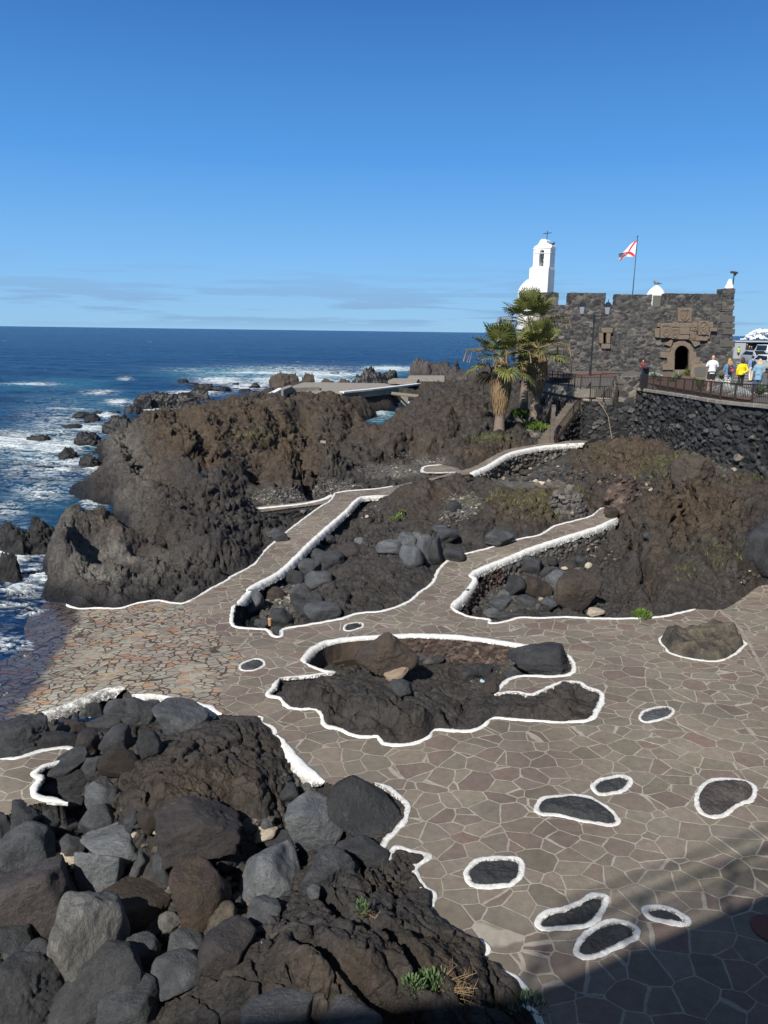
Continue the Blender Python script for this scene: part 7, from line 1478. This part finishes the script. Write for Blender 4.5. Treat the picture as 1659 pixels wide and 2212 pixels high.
# garden by the castle
def rosette(px, py, r, h, mat, label, n=26, name='agave_plant', cat='plant'):
    rs = random.Random(int(px*7)); c = ontz(px, py); m = MB()
    for i in range(n):
        az = i*2.4; el = R(80-60*i/n+rs.uniform(-8, 8)); L = r*rs.uniform(.8, 1.15); d = Vector((cos(az)*cos(el), sin(az)*cos(el), sin(el))); s_ = Vector((-sin(az), cos(az), 0)); b = Vector((0, 0, .1)); w = L*.09; p1 = b+d*L*.5; p2 = b+d*L+Vector((0, 0, -.1*L))
        m.add([b-s_*w*.6, b+s_*w*.6, p1+s_*w, p1-s_*w, p2], [(0, 1, 2, 3), (3, 2, 4)])
    o = m.build(name, M[mat]); o.location = c; tag(o, label, cat, 'plants in the castle garden')
for q in [(1392, 812, .5, 'agave', 'spiky plant near the woman in the dark red shirt'), (1412, 822, .7, 'agave', 'grey green aloe behind the third railing post'), (1424, 828, .6, 'agave', 'broad aloe left of the large agave clump'), (1461, 829, .9, 'agave', 'large dark agave clump in the middle of the garden'), (1451, 832, .7, 'agave', 'dark agave joined to the large clump'), (1484, 815, .7, 'grass', 'bright green aloe under the castle door steps'), (1492, 818, .5, 'grass', 'small bright aloe right of the door steps'), (1511, 845, .8, 'grass', 'green agave at the feet of the bald man'), (1497, 832, .6, 'olive', 'dry thin plant behind the middle of the railing'), (1540, 818, .9, 'agave', 'spiky plant between the bald man and the woman with backpack'), (1558, 822, .6, 'olive', 'dark spiky plant behind the woman with the backpack'), (1640, 858, .8, 'agave', 'agave at the right behind the railing'), (1590, 843, .6, 'grass', 'green plant behind the woman in yellow')]:
    rosette(q[0], q[1], q[2], .5, q[3], q[4])
for (px, py, r, lab) in [(1412, 815, .9, 'silvery white bush behind the left end of the railing'), (1400, 818, .6, 'smaller silvery bush left of the first one'), (1541, 829, 1.0, 'silvery bush between the bald man and the backpack woman'), (1560, 850, 1.2, 'large silvery bush behind the railing below the yellow sweater'), (1583, 852, 1.1, 'silvery bush right of the large one behind the railing'), (1600, 858, .8, 'low silvery bush at the feet of the woman in yellow')]:
    shrub(ontz(px, py), r*.7, r*.4, 'silver', lab, 1100, .075, group='silvery bushes in the castle garden', name='silver_bush')
# bare creeper on the wall
m = MB(); a = Vector(aty(1287, 862, 51.7)); b = Vector(aty(1323, 954, 51.2)); c = (a+b)/2+Vector((.25, 0, .25)); m.tube([a, (a+c)/2+Vector((.05, 0, .05)), c, b], [.03, .03, .025, .035], 5)
for q in (.3, .5, .7, .85): p = a+(b-a)*q; m.tube([p, p+Vector((.5*(1 if q > .5 else -1), 0, .25))], [.015, .008], 4)
tag(m.build('bare_branch', M['oldwood']), 'long pale leafless branch hanging on the dark wall below the landing', 'branch')
# ================================================================== pebbles and rubble nobody could count
def pebbles(name, zones, mat, n, s0, s1, seed, ramp=None):
    rs = np.random.RandomState(seed); bm = bmesh.new(); bmesh.ops.create_icosphere(bm, subdivisions=1, radius=1); bv = np.array([v.co for v in bm.verts]); bf = np.array([[v.index for v in f.verts] for f in bm.faces]); bm.free()
    V = []; F = []; A = []; k = 0
    for (px, py, rx, ry, w) in zones:
        k_ = int(n*w); aa = rs.uniform(0, 2*pi, k_); qq = rs.rand(k_)**.6; HP = hitv(px+rx*qq*np.cos(aa), py+ry*qq*np.sin(aa)); HP = HP[~paved(HP[:, 0], HP[:, 1])]
        for p in HP:
            s = s0*(s1/s0)**(rs.rand()**2.2); v = bv*(1+.5*(rs.rand(len(bv), 1)-.5))*np.array([s, s*rs.uniform(.6, 1), s*rs.uniform(.45, .8)]); t = rs.uniform(0, pi); v = v @ np.array([[cos(t), sin(t), 0], [-sin(t), cos(t), 0], [0, 0, 1]])
            V.append(v+p+np.array([0, 0, s*.25])); F.append(bf+k); A.append(np.full(len(bv), rs.rand())); k += len(bv)
    A = np.concatenate(A); o = link(name, npmesh(name, np.vstack(V), np.vstack(F), False, {'rnd': A, 'gap': A*0}), mat); tag(o, kind='stuff')
M['gravelm'] = stonewall('mixed_gravel', [(0, (.045, .045, .046)), (.5, (.08, .078, .075)), (.8, (.13, .125, .115)), (.93, (.22, .19, .15)), (1, (.4, .36, .3))], ((.1, .1, .1), (.1, .1, .1)))
M['darkrub'] = stonewall('dark_rubble', [(0, (.03, .03, .032)), (.6, (.05, .048, .047)), (.85, (.08, .07, .06)), (.96, (.14, .12, .1)), (1, (.4, .34, .26))], ((.1, .1, .1), (.1, .1, .1)))
pebbles('gravel', [(620, 1075, 80, 22, 1.6), (720, 1052, 70, 14, 1), (850, 1015, 80, 16, .9), (930, 1000, 45, 12, .5), (870, 985, 40, 8, .4)], M['gravelm'], 900, .018, .09, 1)
pebbles('gravel', [(610, 1305, 50, 40, 1.), (640, 1240, 50, 60, .7), (700, 1190, 50, 40, .3), (1000, 1090, 48, 28, .9), (980, 1120, 30, 20, .4), (790, 1100, 50, 20, .4)], M['gravelm'], 500, .02, .11, 2)
pebbles('rubble', [(1190, 1015, 50, 14, .8), (1150, 1030, 90, 12, .8), (1240, 1030, 40, 14, .4), (1560, 1010, 60, 20, .8), (1520, 1030, 60, 16, .4), (1380, 1050, 50, 26, .5), (1330, 1040, 40, 20, .3), (1600, 1240, 40, 20, .1)], M['darkrub'], 420, .04, .2, 3)
pebbles('rubble', [(1030, 1285, 40, 40, 1.2), (1110, 1290, 90, 40, .8), (1200, 1260, 70, 40, .8), (1290, 1200, 50, 30, .5), (1260, 1310, 60, 12, .3)], M['darkrub'], 420, .02, .1, 4)
pebbles('rubble', [(1100, 1440, 50, 20, .8), (1040, 1480, 40, 12, .5), (940, 1410, 60, 18, .4), (1130, 1415, 50, 14, .4)], M['darkrub'], 380, .018, .07, 5)
pebbles('rubble', [(230, 1540, 130, 26, 1.2), (380, 1535, 50, 14, .6), (640, 1690, 40, 20, .6), (590, 1790, 60, 20, .5), (150, 1600, 120, 30, .5), (300, 1800, 220, 60, .6), (200, 2000, 220, 160, 1.2), (500, 1960, 120, 100, .6)], M['darkrub'], 300, .025, .11, 6)
# small upright stones under the thin worn kerb, orange stub on the front kerb, litter
p = onpave(583, 1351); m = MB(); m.lathe((0, 0, 0), [(.045, 0), (.045, .14), (.05, .15), (.05, .2), (.04, .21)], 12); o = m.build('pipe_stub', simple('orange_tan_plastic', (.5, .27, .12), .6)); o.location = p; tag(o, 'short orange brown pipe stub standing on the thin white kerb', 'pipe')
p = hit(1040, 1474); m = MB(); m.box((-.05, -.02, 0), (.05, .03, .07), Matrix.Rotation(.5, 4, 'Y')); o = m.build('plastic_litter', simple('pale_blue_plastic', (.4, .65, .7), .4), None, bevel=.01); o.location = p; tag(o, 'small pale blue scrap of litter in the central pit', 'litter')
p = onpave(1648, 2008); m = MB(); m.lathe((0, 0, 0), [(.27, -.02), (.27, .012), (.25, .018), (.02, .02)], 32); o = m.build('drain_cover', simple('dark_red_rusty_iron', (.13, .045, .035), .7, .3, 20, bump=.5)); o.location = (p[0]+.12, p[1], p[2]+.006); tag(o, 'round dark red iron cover at the right edge of the paving', 'drain cover')
# ================================================================== cars
def car(px, py, yaw, col, label, sc=1., van=False):
    c = ontz(px, py); rt = empty('parked_car', tuple(c), label, 'car', 'cars parked along the street by the castle'); rt.rotation_euler = (0, 0, yaw); rt.scale = (sc,)*3
    paint = simple('car_paint_'+label.split()[0], col, .3, .04, 3, bump=.0, metal=.2); Wd, L, H = .88, 2.05, 1.5 if not van else 1.85
    prof = [(-L, .32), (-L-.02, .62), (-L+.12, .78), (-L+.95, .92), (-.35 if not van else -1.1, H-.12), (.1, H), (1.2, H-.03), (1.75, 1.05), (L, .95), (L+.02, .4), (L-.1, .25), (-L+.1, .22)]
    lower = [(-L, .3), (-L-.03, .6), (-L+.12, .8), (-L+1.0, .93), (1.85, .98), (L, .9), (L+.02, .4), (L-.1, .22), (-L+.1, .2)]
    m = MB(); n = len(lower); V = []
    for s_ in (-1, 1):
        for y, z in lower: V.append((s_*Wd*(1-.06*(z < .35)-.1*max(0, (abs(y)-1.6))/.45), y, z))
    m.add(V, [tuple(range(n)), tuple(reversed(range(n, 2*n)))]+[(i, i+n, (i+1) % n+n, (i+1) % n) for i in range(n)]); m.build('body', paint, rt, True, bevel=.06)
    y0, y1, y2, y3 = (-L+.9, -.35, 1.35, 1.95) if not van else (-L+.6, -1.0, 1.8, 2.0); m = MB(); a, b = Wd-.05, Wd-.24
    m.add([(-a, y0, .9), (a, y0, .9), (a, y3, .95), (-a, y3, .95), (-b, y1, H), (b, y1, H), (b, y2, H-.02), (-b, y2, H-.02)], [(0, 3, 2, 1), (4, 5, 6, 7), (0, 1, 5, 4), (1, 2, 6, 5), (2, 3, 7, 6), (3, 0, 4, 7)]); cab = m.build('cabin', paint, rt, True, bevel=.05)
    gl = M.setdefault('carglass', simple('dark_car_glass', (.012, .014, .016), .08, .1, 3, bump=0.)); m = MB()
    def lerp(p, q, t): return tuple(Vector(p)*(1-t)+Vector(q)*t)
    A0, A1, B0, B1 = (-a+.09, y0-.012, .95), (a-.09, y0-.012, .95), (-b+.06, y1-.02, H-.06), (b-.06, y1-.02, H-.06)
    off = Vector((0, -.03, .03)); m.add([tuple(Vector(v)+off) for v in (A0, A1, B1, B0)], [(0, 1, 2, 3)]); m.build('windscreen', gl, rt)
    for s_ in (-1, 1):
        m = MB(); m.add([(s_*(a+.012), y0+.45, .98), (s_*(a+.012), y3-.35, 1.0), (s_*(b+.03), y2-.1, H-.1), (s_*(b+.03), y1+.12, H-.1)], [(0, 1, 2, 3)]); m.build('side_window', gl, rt)
        m = MB(); m.ell((s_*.62, -L+.06, .68), (.19, .1, .09), 10, 7); m.build('headlight', M.setdefault('lampglass', simple('clear_lamp_glass', (.6, .62, .62), .1, .05)), rt, True)
        m = MB(); m.box((s_*(Wd+.0)-.06, y0+.35, .95), (s_*(Wd+.1)+.06, y0+.45, 1.07)); m.build('wing_mirror', paint, rt, bevel=.02)
        for y in (-1.3, 1.3):
            m = MB(); m.lathe((0, 0, 0), [(.31, -.1), (.33, -.07), (.33, .07), (.31, .1)], 20); m.v = [(z+s_*(Wd-.1), x+y, yy2+.33) for x, yy2, z in m.v]; w = m.build('wheel', M.setdefault('tyre', simple('black_rubber', (.02, .02, .02), .8)), rt, True)
            m = MB(); m.lathe((0, 0, 0), [(.2, -.02), (.19, .02)], 16); m.v = [(z+s_*(Wd+.0), x+y, yy2+.33) for x, yy2, z in m.v]; m.build('rim', M['glass'], w)
    m = MB(); m.box((-.4, -L-.05, .33), (.4, -L-.02, .5)); m.build('grille', M['blackmetal'], rt); m = MB(); m.box((-.26, -L-.07, .5), (.26, -L-.05, .6)); m.build('number_plate', M['whitewall'], rt)
car(1632, 785, .12, (.42, .45, .46), 'silver grey hatchback facing the camera beyond the castle corner')
car(1656, 772, .1, (.75, .76, .77), 'white van right behind the silver grey hatchback', 1.02, True)
car(1668, 760, .1, (.72, .73, .74), 'white car farthest up the parked row')
car(1664, 800, .08, (.78, .79, .8), 'white car cut by the right edge, nearest of the row')
# ================================================================== people
def cloth(name, c, r=.85): return M.setdefault(name, simple(name, c, r, .14, 6, bump=.35, bd=.02))
SK = simple('skin', (.52, .3, .21), .55, .07, 10, bump=.05)
def voxel(m, name, mat, parent, vs=.02, sm=2):
    me = bpy.data.meshes.new(name); me.from_pydata(m.v, [], m.f); o = bpy.data.objects.new(name, me); COL.objects.link(o)
    bm = bmesh.new(); bm.from_mesh(me); bmesh.ops.recalc_face_normals(bm, faces=bm.faces); bm.to_mesh(me); bm.free()
    md = o.modifiers.new('r', 'REMESH'); md.mode = 'VOXEL'; md.voxel_size = vs; md.use_smooth_shade = True
    m2 = o.modifiers.new('s', 'SMOOTH'); m2.iterations = sm; m2.factor = .5
    dg = bpy.context.evaluated_depsgraph_get(); dg.update(); nm = bpy.data.meshes.new_from_object(o.evaluated_get(dg)); bpy.data.objects.remove(o); bpy.data.meshes.remove(me)
    nm.name = name; nm.materials.clear(); o = link(name, nm, mat, parent); nm.polygons.foreach_set('use_smooth', [True]*len(nm.polygons)); return o
def person(px, py, yaw, label, hpx, top, bottom, hair, arms='down', sleeve='long', legs='long', shoes=(.03, .03, .03), extras=(), D=None, vs=.02, group='visitors standing on the terrace', turn=0., stride=.1):
    c = ontz(px, py) if D is None else aty(px, py, D); Hh = hpx*c[1]/1640*.99; rt = empty('person', tuple(c), label, 'person', group); rt.rotation_euler = (0, 0, yaw); k = Hh/1.75; rt.scale = (k,)*3
    V = Vector; hipz, kz, sz = .92, .49, 1.42
    hipL = [V((s*.095, 0, hipz)) for s in (-1, 1)]; kn = [V((s*.1, .02+s*stride*.3, kz)) for s in (-1, 1)]; an = [V((s*.11, -.02+s*stride, .08)) for s in (-1, 1)]
    sh = [V((s*.19, 0, sz-.02)) for s in (-1, 1)]
    def pose(s, a):
        if a == 'down': return V((s*.25, -.02, 1.14)), V((s*.24, .05, .88))
        if a == 'crossed': return V((s*.27, .05, 1.16)), V((-s*.06, .25, 1.2))
        if a == 'back': return V((s*.28, -.1, 1.16)), V((s*.04, -.2, 1.0))
        if a == 'hold': return V((s*.25, .0, 1.15)), V((s*.14, .28, 1.16))
        if a == 'pocket': return V((s*.3, -.08, 1.16)), V((s*.22, .06, .95))
    ar = [pose(s, arms if isinstance(arms, str) else arms[i]) for i, s in enumerate((-1, 1))]
    m = MB(); m.ell((0, 0, .98), (.155, .11, .14), 12, 9); m.ell((0, .0, 1.14), (.135, .095, .17), 12, 9); m.ell((0, 0, 1.3), (.17, .11, .16), 12, 9); m.tube([sh[0], V((0, 0, 1.45)), sh[1]], [.06, .075, .06], 8); m.tube([V((0, -.01, 1.42)), V((0, .01, 1.56))], [.06, .052], 8)
    Hc = V((0, .02, 1.635)); Rt = Matrix.Rotation(turn, 3, 'Z'); m.ell(Hc, (.075, .095, .115), 14, 10, Rt); m.ell(Hc+Rt @ V((0, .035, -.05)), (.055, .06, .06), 10, 8, Rt); m.ell(Hc+Rt @ V((0, .098, -.01)), (.013, .02, .024), 6, 5, Rt)
    for s in (-1, 1): m.ell(Hc+Rt @ V((s*.077, 0, -.005)), (.012, .022, .032), 6, 5, Rt)
    for i, s in enumerate((-1, 1)):
        m.tube([sh[i], ar[i][0], ar[i][1]], [.052, .04, .027], 8); d = (ar[i][1]-ar[i][0]).normalized(); m.ell(ar[i][1]+d*.05, (.032, .032, .045), 8, 6)
        m.tube([hipL[i], kn[i], an[i]], [.085, .056, .04], 9); m.tube([an[i]+V((0, -.03, -.03)), an[i]+V((0, .16, -.05))], [.042, .032], 8)
    b = voxel(m, 'body', SK, rt, vs)
    fm_ = MB()
    for i, s in enumerate((-1, 1)):
        d = (ar[i][1]-ar[i][0]).normalized(); w = ar[i][1]+d*.075; q = d.cross(V((0, 1, 0.2))).normalized()
        for j, L in enumerate((.07, .08, .075, .06)): o_ = q*(j-1.5)*.017; fm_.tube([w+o_, w+o_+d*L*.55, w+o_+d*L+V((0, .02, 0))], [.009, .0085, .006], 5)
        fm_.tube([w-d*.04-q*.03, w-q*.05, w+d*.03-q*.055], [.011, .01, .007], 5)
    b2 = bmesh.new(); b2.from_mesh(b.data); tmp = bpy.data.meshes.new('t'); tmp.from_pydata(fm_.v, [], fm_.f); b2.from_mesh(tmp); b2.to_mesh(b.data); b2.free(); bpy.data.meshes.remove(tmp)
    t_ = MB(); fat = .03 if top[1] != 'loose' else .05; hem = top[2]
    t_.tube([V((0, 0, hem)), V((0, 0, (hem+1.1)/2)), V((0, 0, 1.15)), V((0, 0, 1.32))], [.165+fat*.5, .16+fat*.5, .145+fat*.5, .165+fat*.3], 14)
    t_.v = [(x, y*.74, z) for x, y, z in t_.v]; t_.ell((0, 0, 1.32), (.185+fat*.3, .125+fat*.3, .15), 12, 9); t_.tube([sh[0], V((0, 0, 1.45)), sh[1]], [.075, .085, .075], 8)
    for i in range(2):
        if sleeve == 'long': t_.tube([sh[i], ar[i][0], ar[i][1]-(ar[i][1]-ar[i][0])*.08], [.067+fat*.2, .055+fat*.2, .042+fat*.15], 9)
        elif sleeve == 'short': t_.tube([sh[i], sh[i]+(ar[i][0]-sh[i])*.85], [.068, .062], 9)
    voxel(t_, 'top', top[0], rt, vs)
    l_ = MB(); l_.ell((0, -.005, .95), (.178, .135, .12), 12, 9)
    for i in range(2):
        if legs == 'short': l_.tube([hipL[i], hipL[i]*.25+kn[i]*.75], [.105, .1], 10)
        elif legs == 'wide': l_.tube([hipL[i], kn[i], an[i]+V((0, 0, .02))], [.105, .098, .11], 10)
        else: l_.tube([hipL[i], kn[i], an[i]+V((0, 0, .02))], [.1, .072, .06], 10)
    voxel(l_, 'trousers' if legs != 'short' else 'shorts', bottom, rt, vs)
    for i in range(2):
        s_ = MB(); s_.tube([an[i]+V((0, -.05, -.04)), an[i]+V((0, .08, -.045)), an[i]+V((0, .18, -.055))], [.048, .045, .034], 8); s_.build('shoe', cloth('shoe_%d' % int(sum(shoes)*100), shoes, .6), rt, True)
    if hair:
        h_ = MB(); col_, st_ = hair; h_.ell(Hc+Rt @ V((0, -.022, .022)), (.088, .098, .112), 14, 10, Rt)
        if st_ == 'bob': h_.ell(Hc+Rt @ V((0, -.035, -.04)), (.098, .085, .12), 12, 9, Rt)
        if st_ == 'long':
            h_.ell(Hc+Rt @ V((0, -.045, -.08)), (.105, .075, .15), 12, 9, Rt)
            for q in range(10): a = (q-4.5)/4.5; h_.tube([Hc+Rt @ V((a*.08, -.07, 0)), Hc+Rt @ V((a*.11, -.1, -.14)), Hc+Rt @ V((a*.12, -.085, -.27-.03*(q % 3)))], [.03, .028, .012], 6)
        voxel(h_, 'hair', cloth('hair_'+'_'.join('%d' % (v*100) for v in col_), col_, .7), rt, vs*.8, 1)
    for e in extras: e(rt)
    return rt
def backpack(col, patch=False, side=-1):
    def f(rt):
        m = MB(); m.ell((0, side*.2, 1.22), (.15, .09, .2), 14, 10); m.box((-.13, side*.2-.06, 1.03), (.13, side*.2+.06, 1.35)); m.ell((0, side*.26, 1.12), (.11, .05, .1), 10, 8); o = voxel(m, 'backpack', cloth('pack_%d' % int(sum(col)*100), col), rt, .02)
        m = MB()
        for s in (-1, 1): m.tube([Vector((s*.09, side*.16, 1.4)), Vector((s*.11, 0, 1.49)), Vector((s*.11, .13, 1.36))], .018, 5)
        m.build('strap', M['blackmetal'], o)
        if patch:
            m = MB()
            for (x, z, r_) in ((-.03, 1.3, .035), (.06, 1.27, .03), (.01, 1.2, .03), (.07, 1.17, .04), (.03, 1.1, .03), (-.05, 1.16, .022)): m.ell((x, side*.288+(.02 if z > 1.2 else -.012), z), (r_, .015, r_*1.2), 8, 6)
            m.build('printed_flower', cloth('red_print', (.75, .1, .12)), o)
    return f
def zebra():
    t = NT('zebra_print_cloth'); p = t.pos(True); w = t.n('TexWave'); t.set(w, 'Vector', p); t.set(w, 'Scale', 7.); t.set(w, 'Distortion', 6.); t.set(w, 'Detail', 2.)
    w.bands_direction = 'DIAGONAL'; return t.out(t.ramp(w.outputs['Fac'], [(.42, (.03, .03, .03)), (.52, (.75, .72, .66))]), .8)
person(1533, 846, -.25, 'bald man in a white T-shirt and black shorts with folded arms', 77, (cloth('white_cotton', (.74, .74, .8)), '', .86), cloth('black_cloth', (.02, .02, .022)), None, 'crossed', 'short', 'short', (.55, .5, .35), turn=-.5)
person(1568.5, 849, .05, 'blonde woman in a blue denim jacket with a flowered black backpack', 73, (cloth('blue_denim', (.11, .19, .3)), 'loose', .84), zebra(), ((.42, .24, .1), 'long'), 'hold', 'long', 'wide', (.5, .4, .3), extras=(backpack((.02, .022, .03), True),))
person(1597, 846, .0, 'dark haired woman in a bright yellow sweater and black trousers', 69, (cloth('yellow_knit', (.8, .6, .01)), 'loose', .9), cloth('black_cloth', (.02, .02, .022)), ((.045, .025, .018), 'bob'), ('down', 'back'), 'long', 'long', (.03, .03, .03))
person(1620, 825, .1, 'man in a blue T-shirt and cream trousers with a small black backpack', 55, (cloth('blue_cotton', (.16, .28, .5)), '', .86), cloth('cream_cloth', (.6, .55, .44)), ((.03, .025, .02), ''), 'down', 'short', 'long', (.03, .03, .03), extras=(backpack((.015, .015, .018)),), turn=.1)
person(1633.5, 850, -.5, 'blonde woman in a pale blue coat, jeans and white shoes', 73, (cloth('pale_blue_coat', (.2, .36, .5)), 'loose', .68), cloth('dark_jeans', (.035, .07, .13)), ((.5, .4, .26), 'long'), 'hold', 'long', 'wide', (.75, .75, .75))
person(1659, 852, .9, 'person in dark clothes holding a phone, cut by the right edge', 72, (cloth('dark_jacket', (.03, .03, .035)), 'loose', .8), cloth('dark_blue_jeans', (.03, .045, .08)), ((.05, .035, .025), ''), 'hold', 'long', 'long', (.55, .35, .3))
person(1386, 822, 2.6, 'woman in a dark red shirt and sunglasses behind the stone pillar', 44, (cloth('dark_red_shirt', (.17, .03, .035)), 'loose', .86), cloth('dark_jeans', (.035, .07, .13)), ((.04, .022, .018), 'bob'), 'hold', 'long', 'long', (.1, .1, .1))
G9 = 'people walking down the street'
def onst(px, py): return px, py
person(1594, 776, .2, 'man in a lime green vest and dark shorts walking up the street', 26.5, (cloth('lime_green_vest', (.35, .65, .06)), '', .86), cloth('black_cloth', (.02, .02, .022)), ((.1, .06, .04), ''), 'down', 'none', 'short', (.02, .02, .02), vs=.03, group=G9, stride=.18)
person(1616, 775, 2.9, 'person in black with a bright red bag near the silver car', 27, (cloth('black_cloth', (.02, .02, .022)), '', .8), cloth('salmon_cloth', (.6, .2, .16)), ((.4, .3, .2), ''), 'hold', 'long', 'short', (.6, .2, .15), vs=.03, group=G9)
person(1611, 770, 3.0, 'person all in black left of the one with the red bag', 27, (cloth('black_cloth', (.02, .02, .022)), 'loose', .7), cloth('black_cloth', (.02, .02, .022)), ((.02, .015, .012), ''), 'down', 'long', 'long', (.02, .02, .02), vs=.03, group=G9)
person(1622, 762, 3.1, 'man in a long dark coat in front of the far sea wall', 22, (cloth('charcoal_coat', (.03, .032, .035)), 'loose', .6), cloth('black_cloth', (.02, .02, .022)), ((.3, .2, .14), ''), 'down', 'long', 'long', (.02, .02, .02), vs=.03, group=G9)
person(1632, 758, 3.1, 'person in a beige jacket near the far end of the street', 19, (cloth('beige_jacket', (.35, .3, .24)), 'loose', .8), cloth('black_cloth', (.02, .02, .022)), ((.3, .2, .14), ''), 'hold', 'long', 'long', (.02, .02, .02), vs=.03, group=G9)
person(1641, 754, 3.1, 'person in a grey top farthest up the street', 19, (cloth('light_grey_top', (.4, .38, .38)), '', .8), cloth('black_cloth', (.02, .02, .022)), ((.05, .04, .03), ''), 'hold', 'long', 'long', (.02, .02, .02), vs=.03, group=G9)
# zebra crossing stripes on the street between the castle corner and the cars
m = MB()
for i in range(11):
    py = 782+i*4.6+i*i*.12; a, b = ontz(1590-(i > 6)*4, py), ontz(1627-i*.6+(i > 7)*3, py+.9); c, d_ = ontz(1627-i*.6, py+2.1), ontz(1590-(i > 6)*4, py+1.3)
    m.add([tuple(p+np.array([0, 0, .012])) for p in (a, b, c, d_)], [(0, 1, 2, 3)])
o = m.build('road_markings', simple('worn_white_road_paint', (.4, .39, .38), .8, .3, 3)); tag(o, kind='structure')
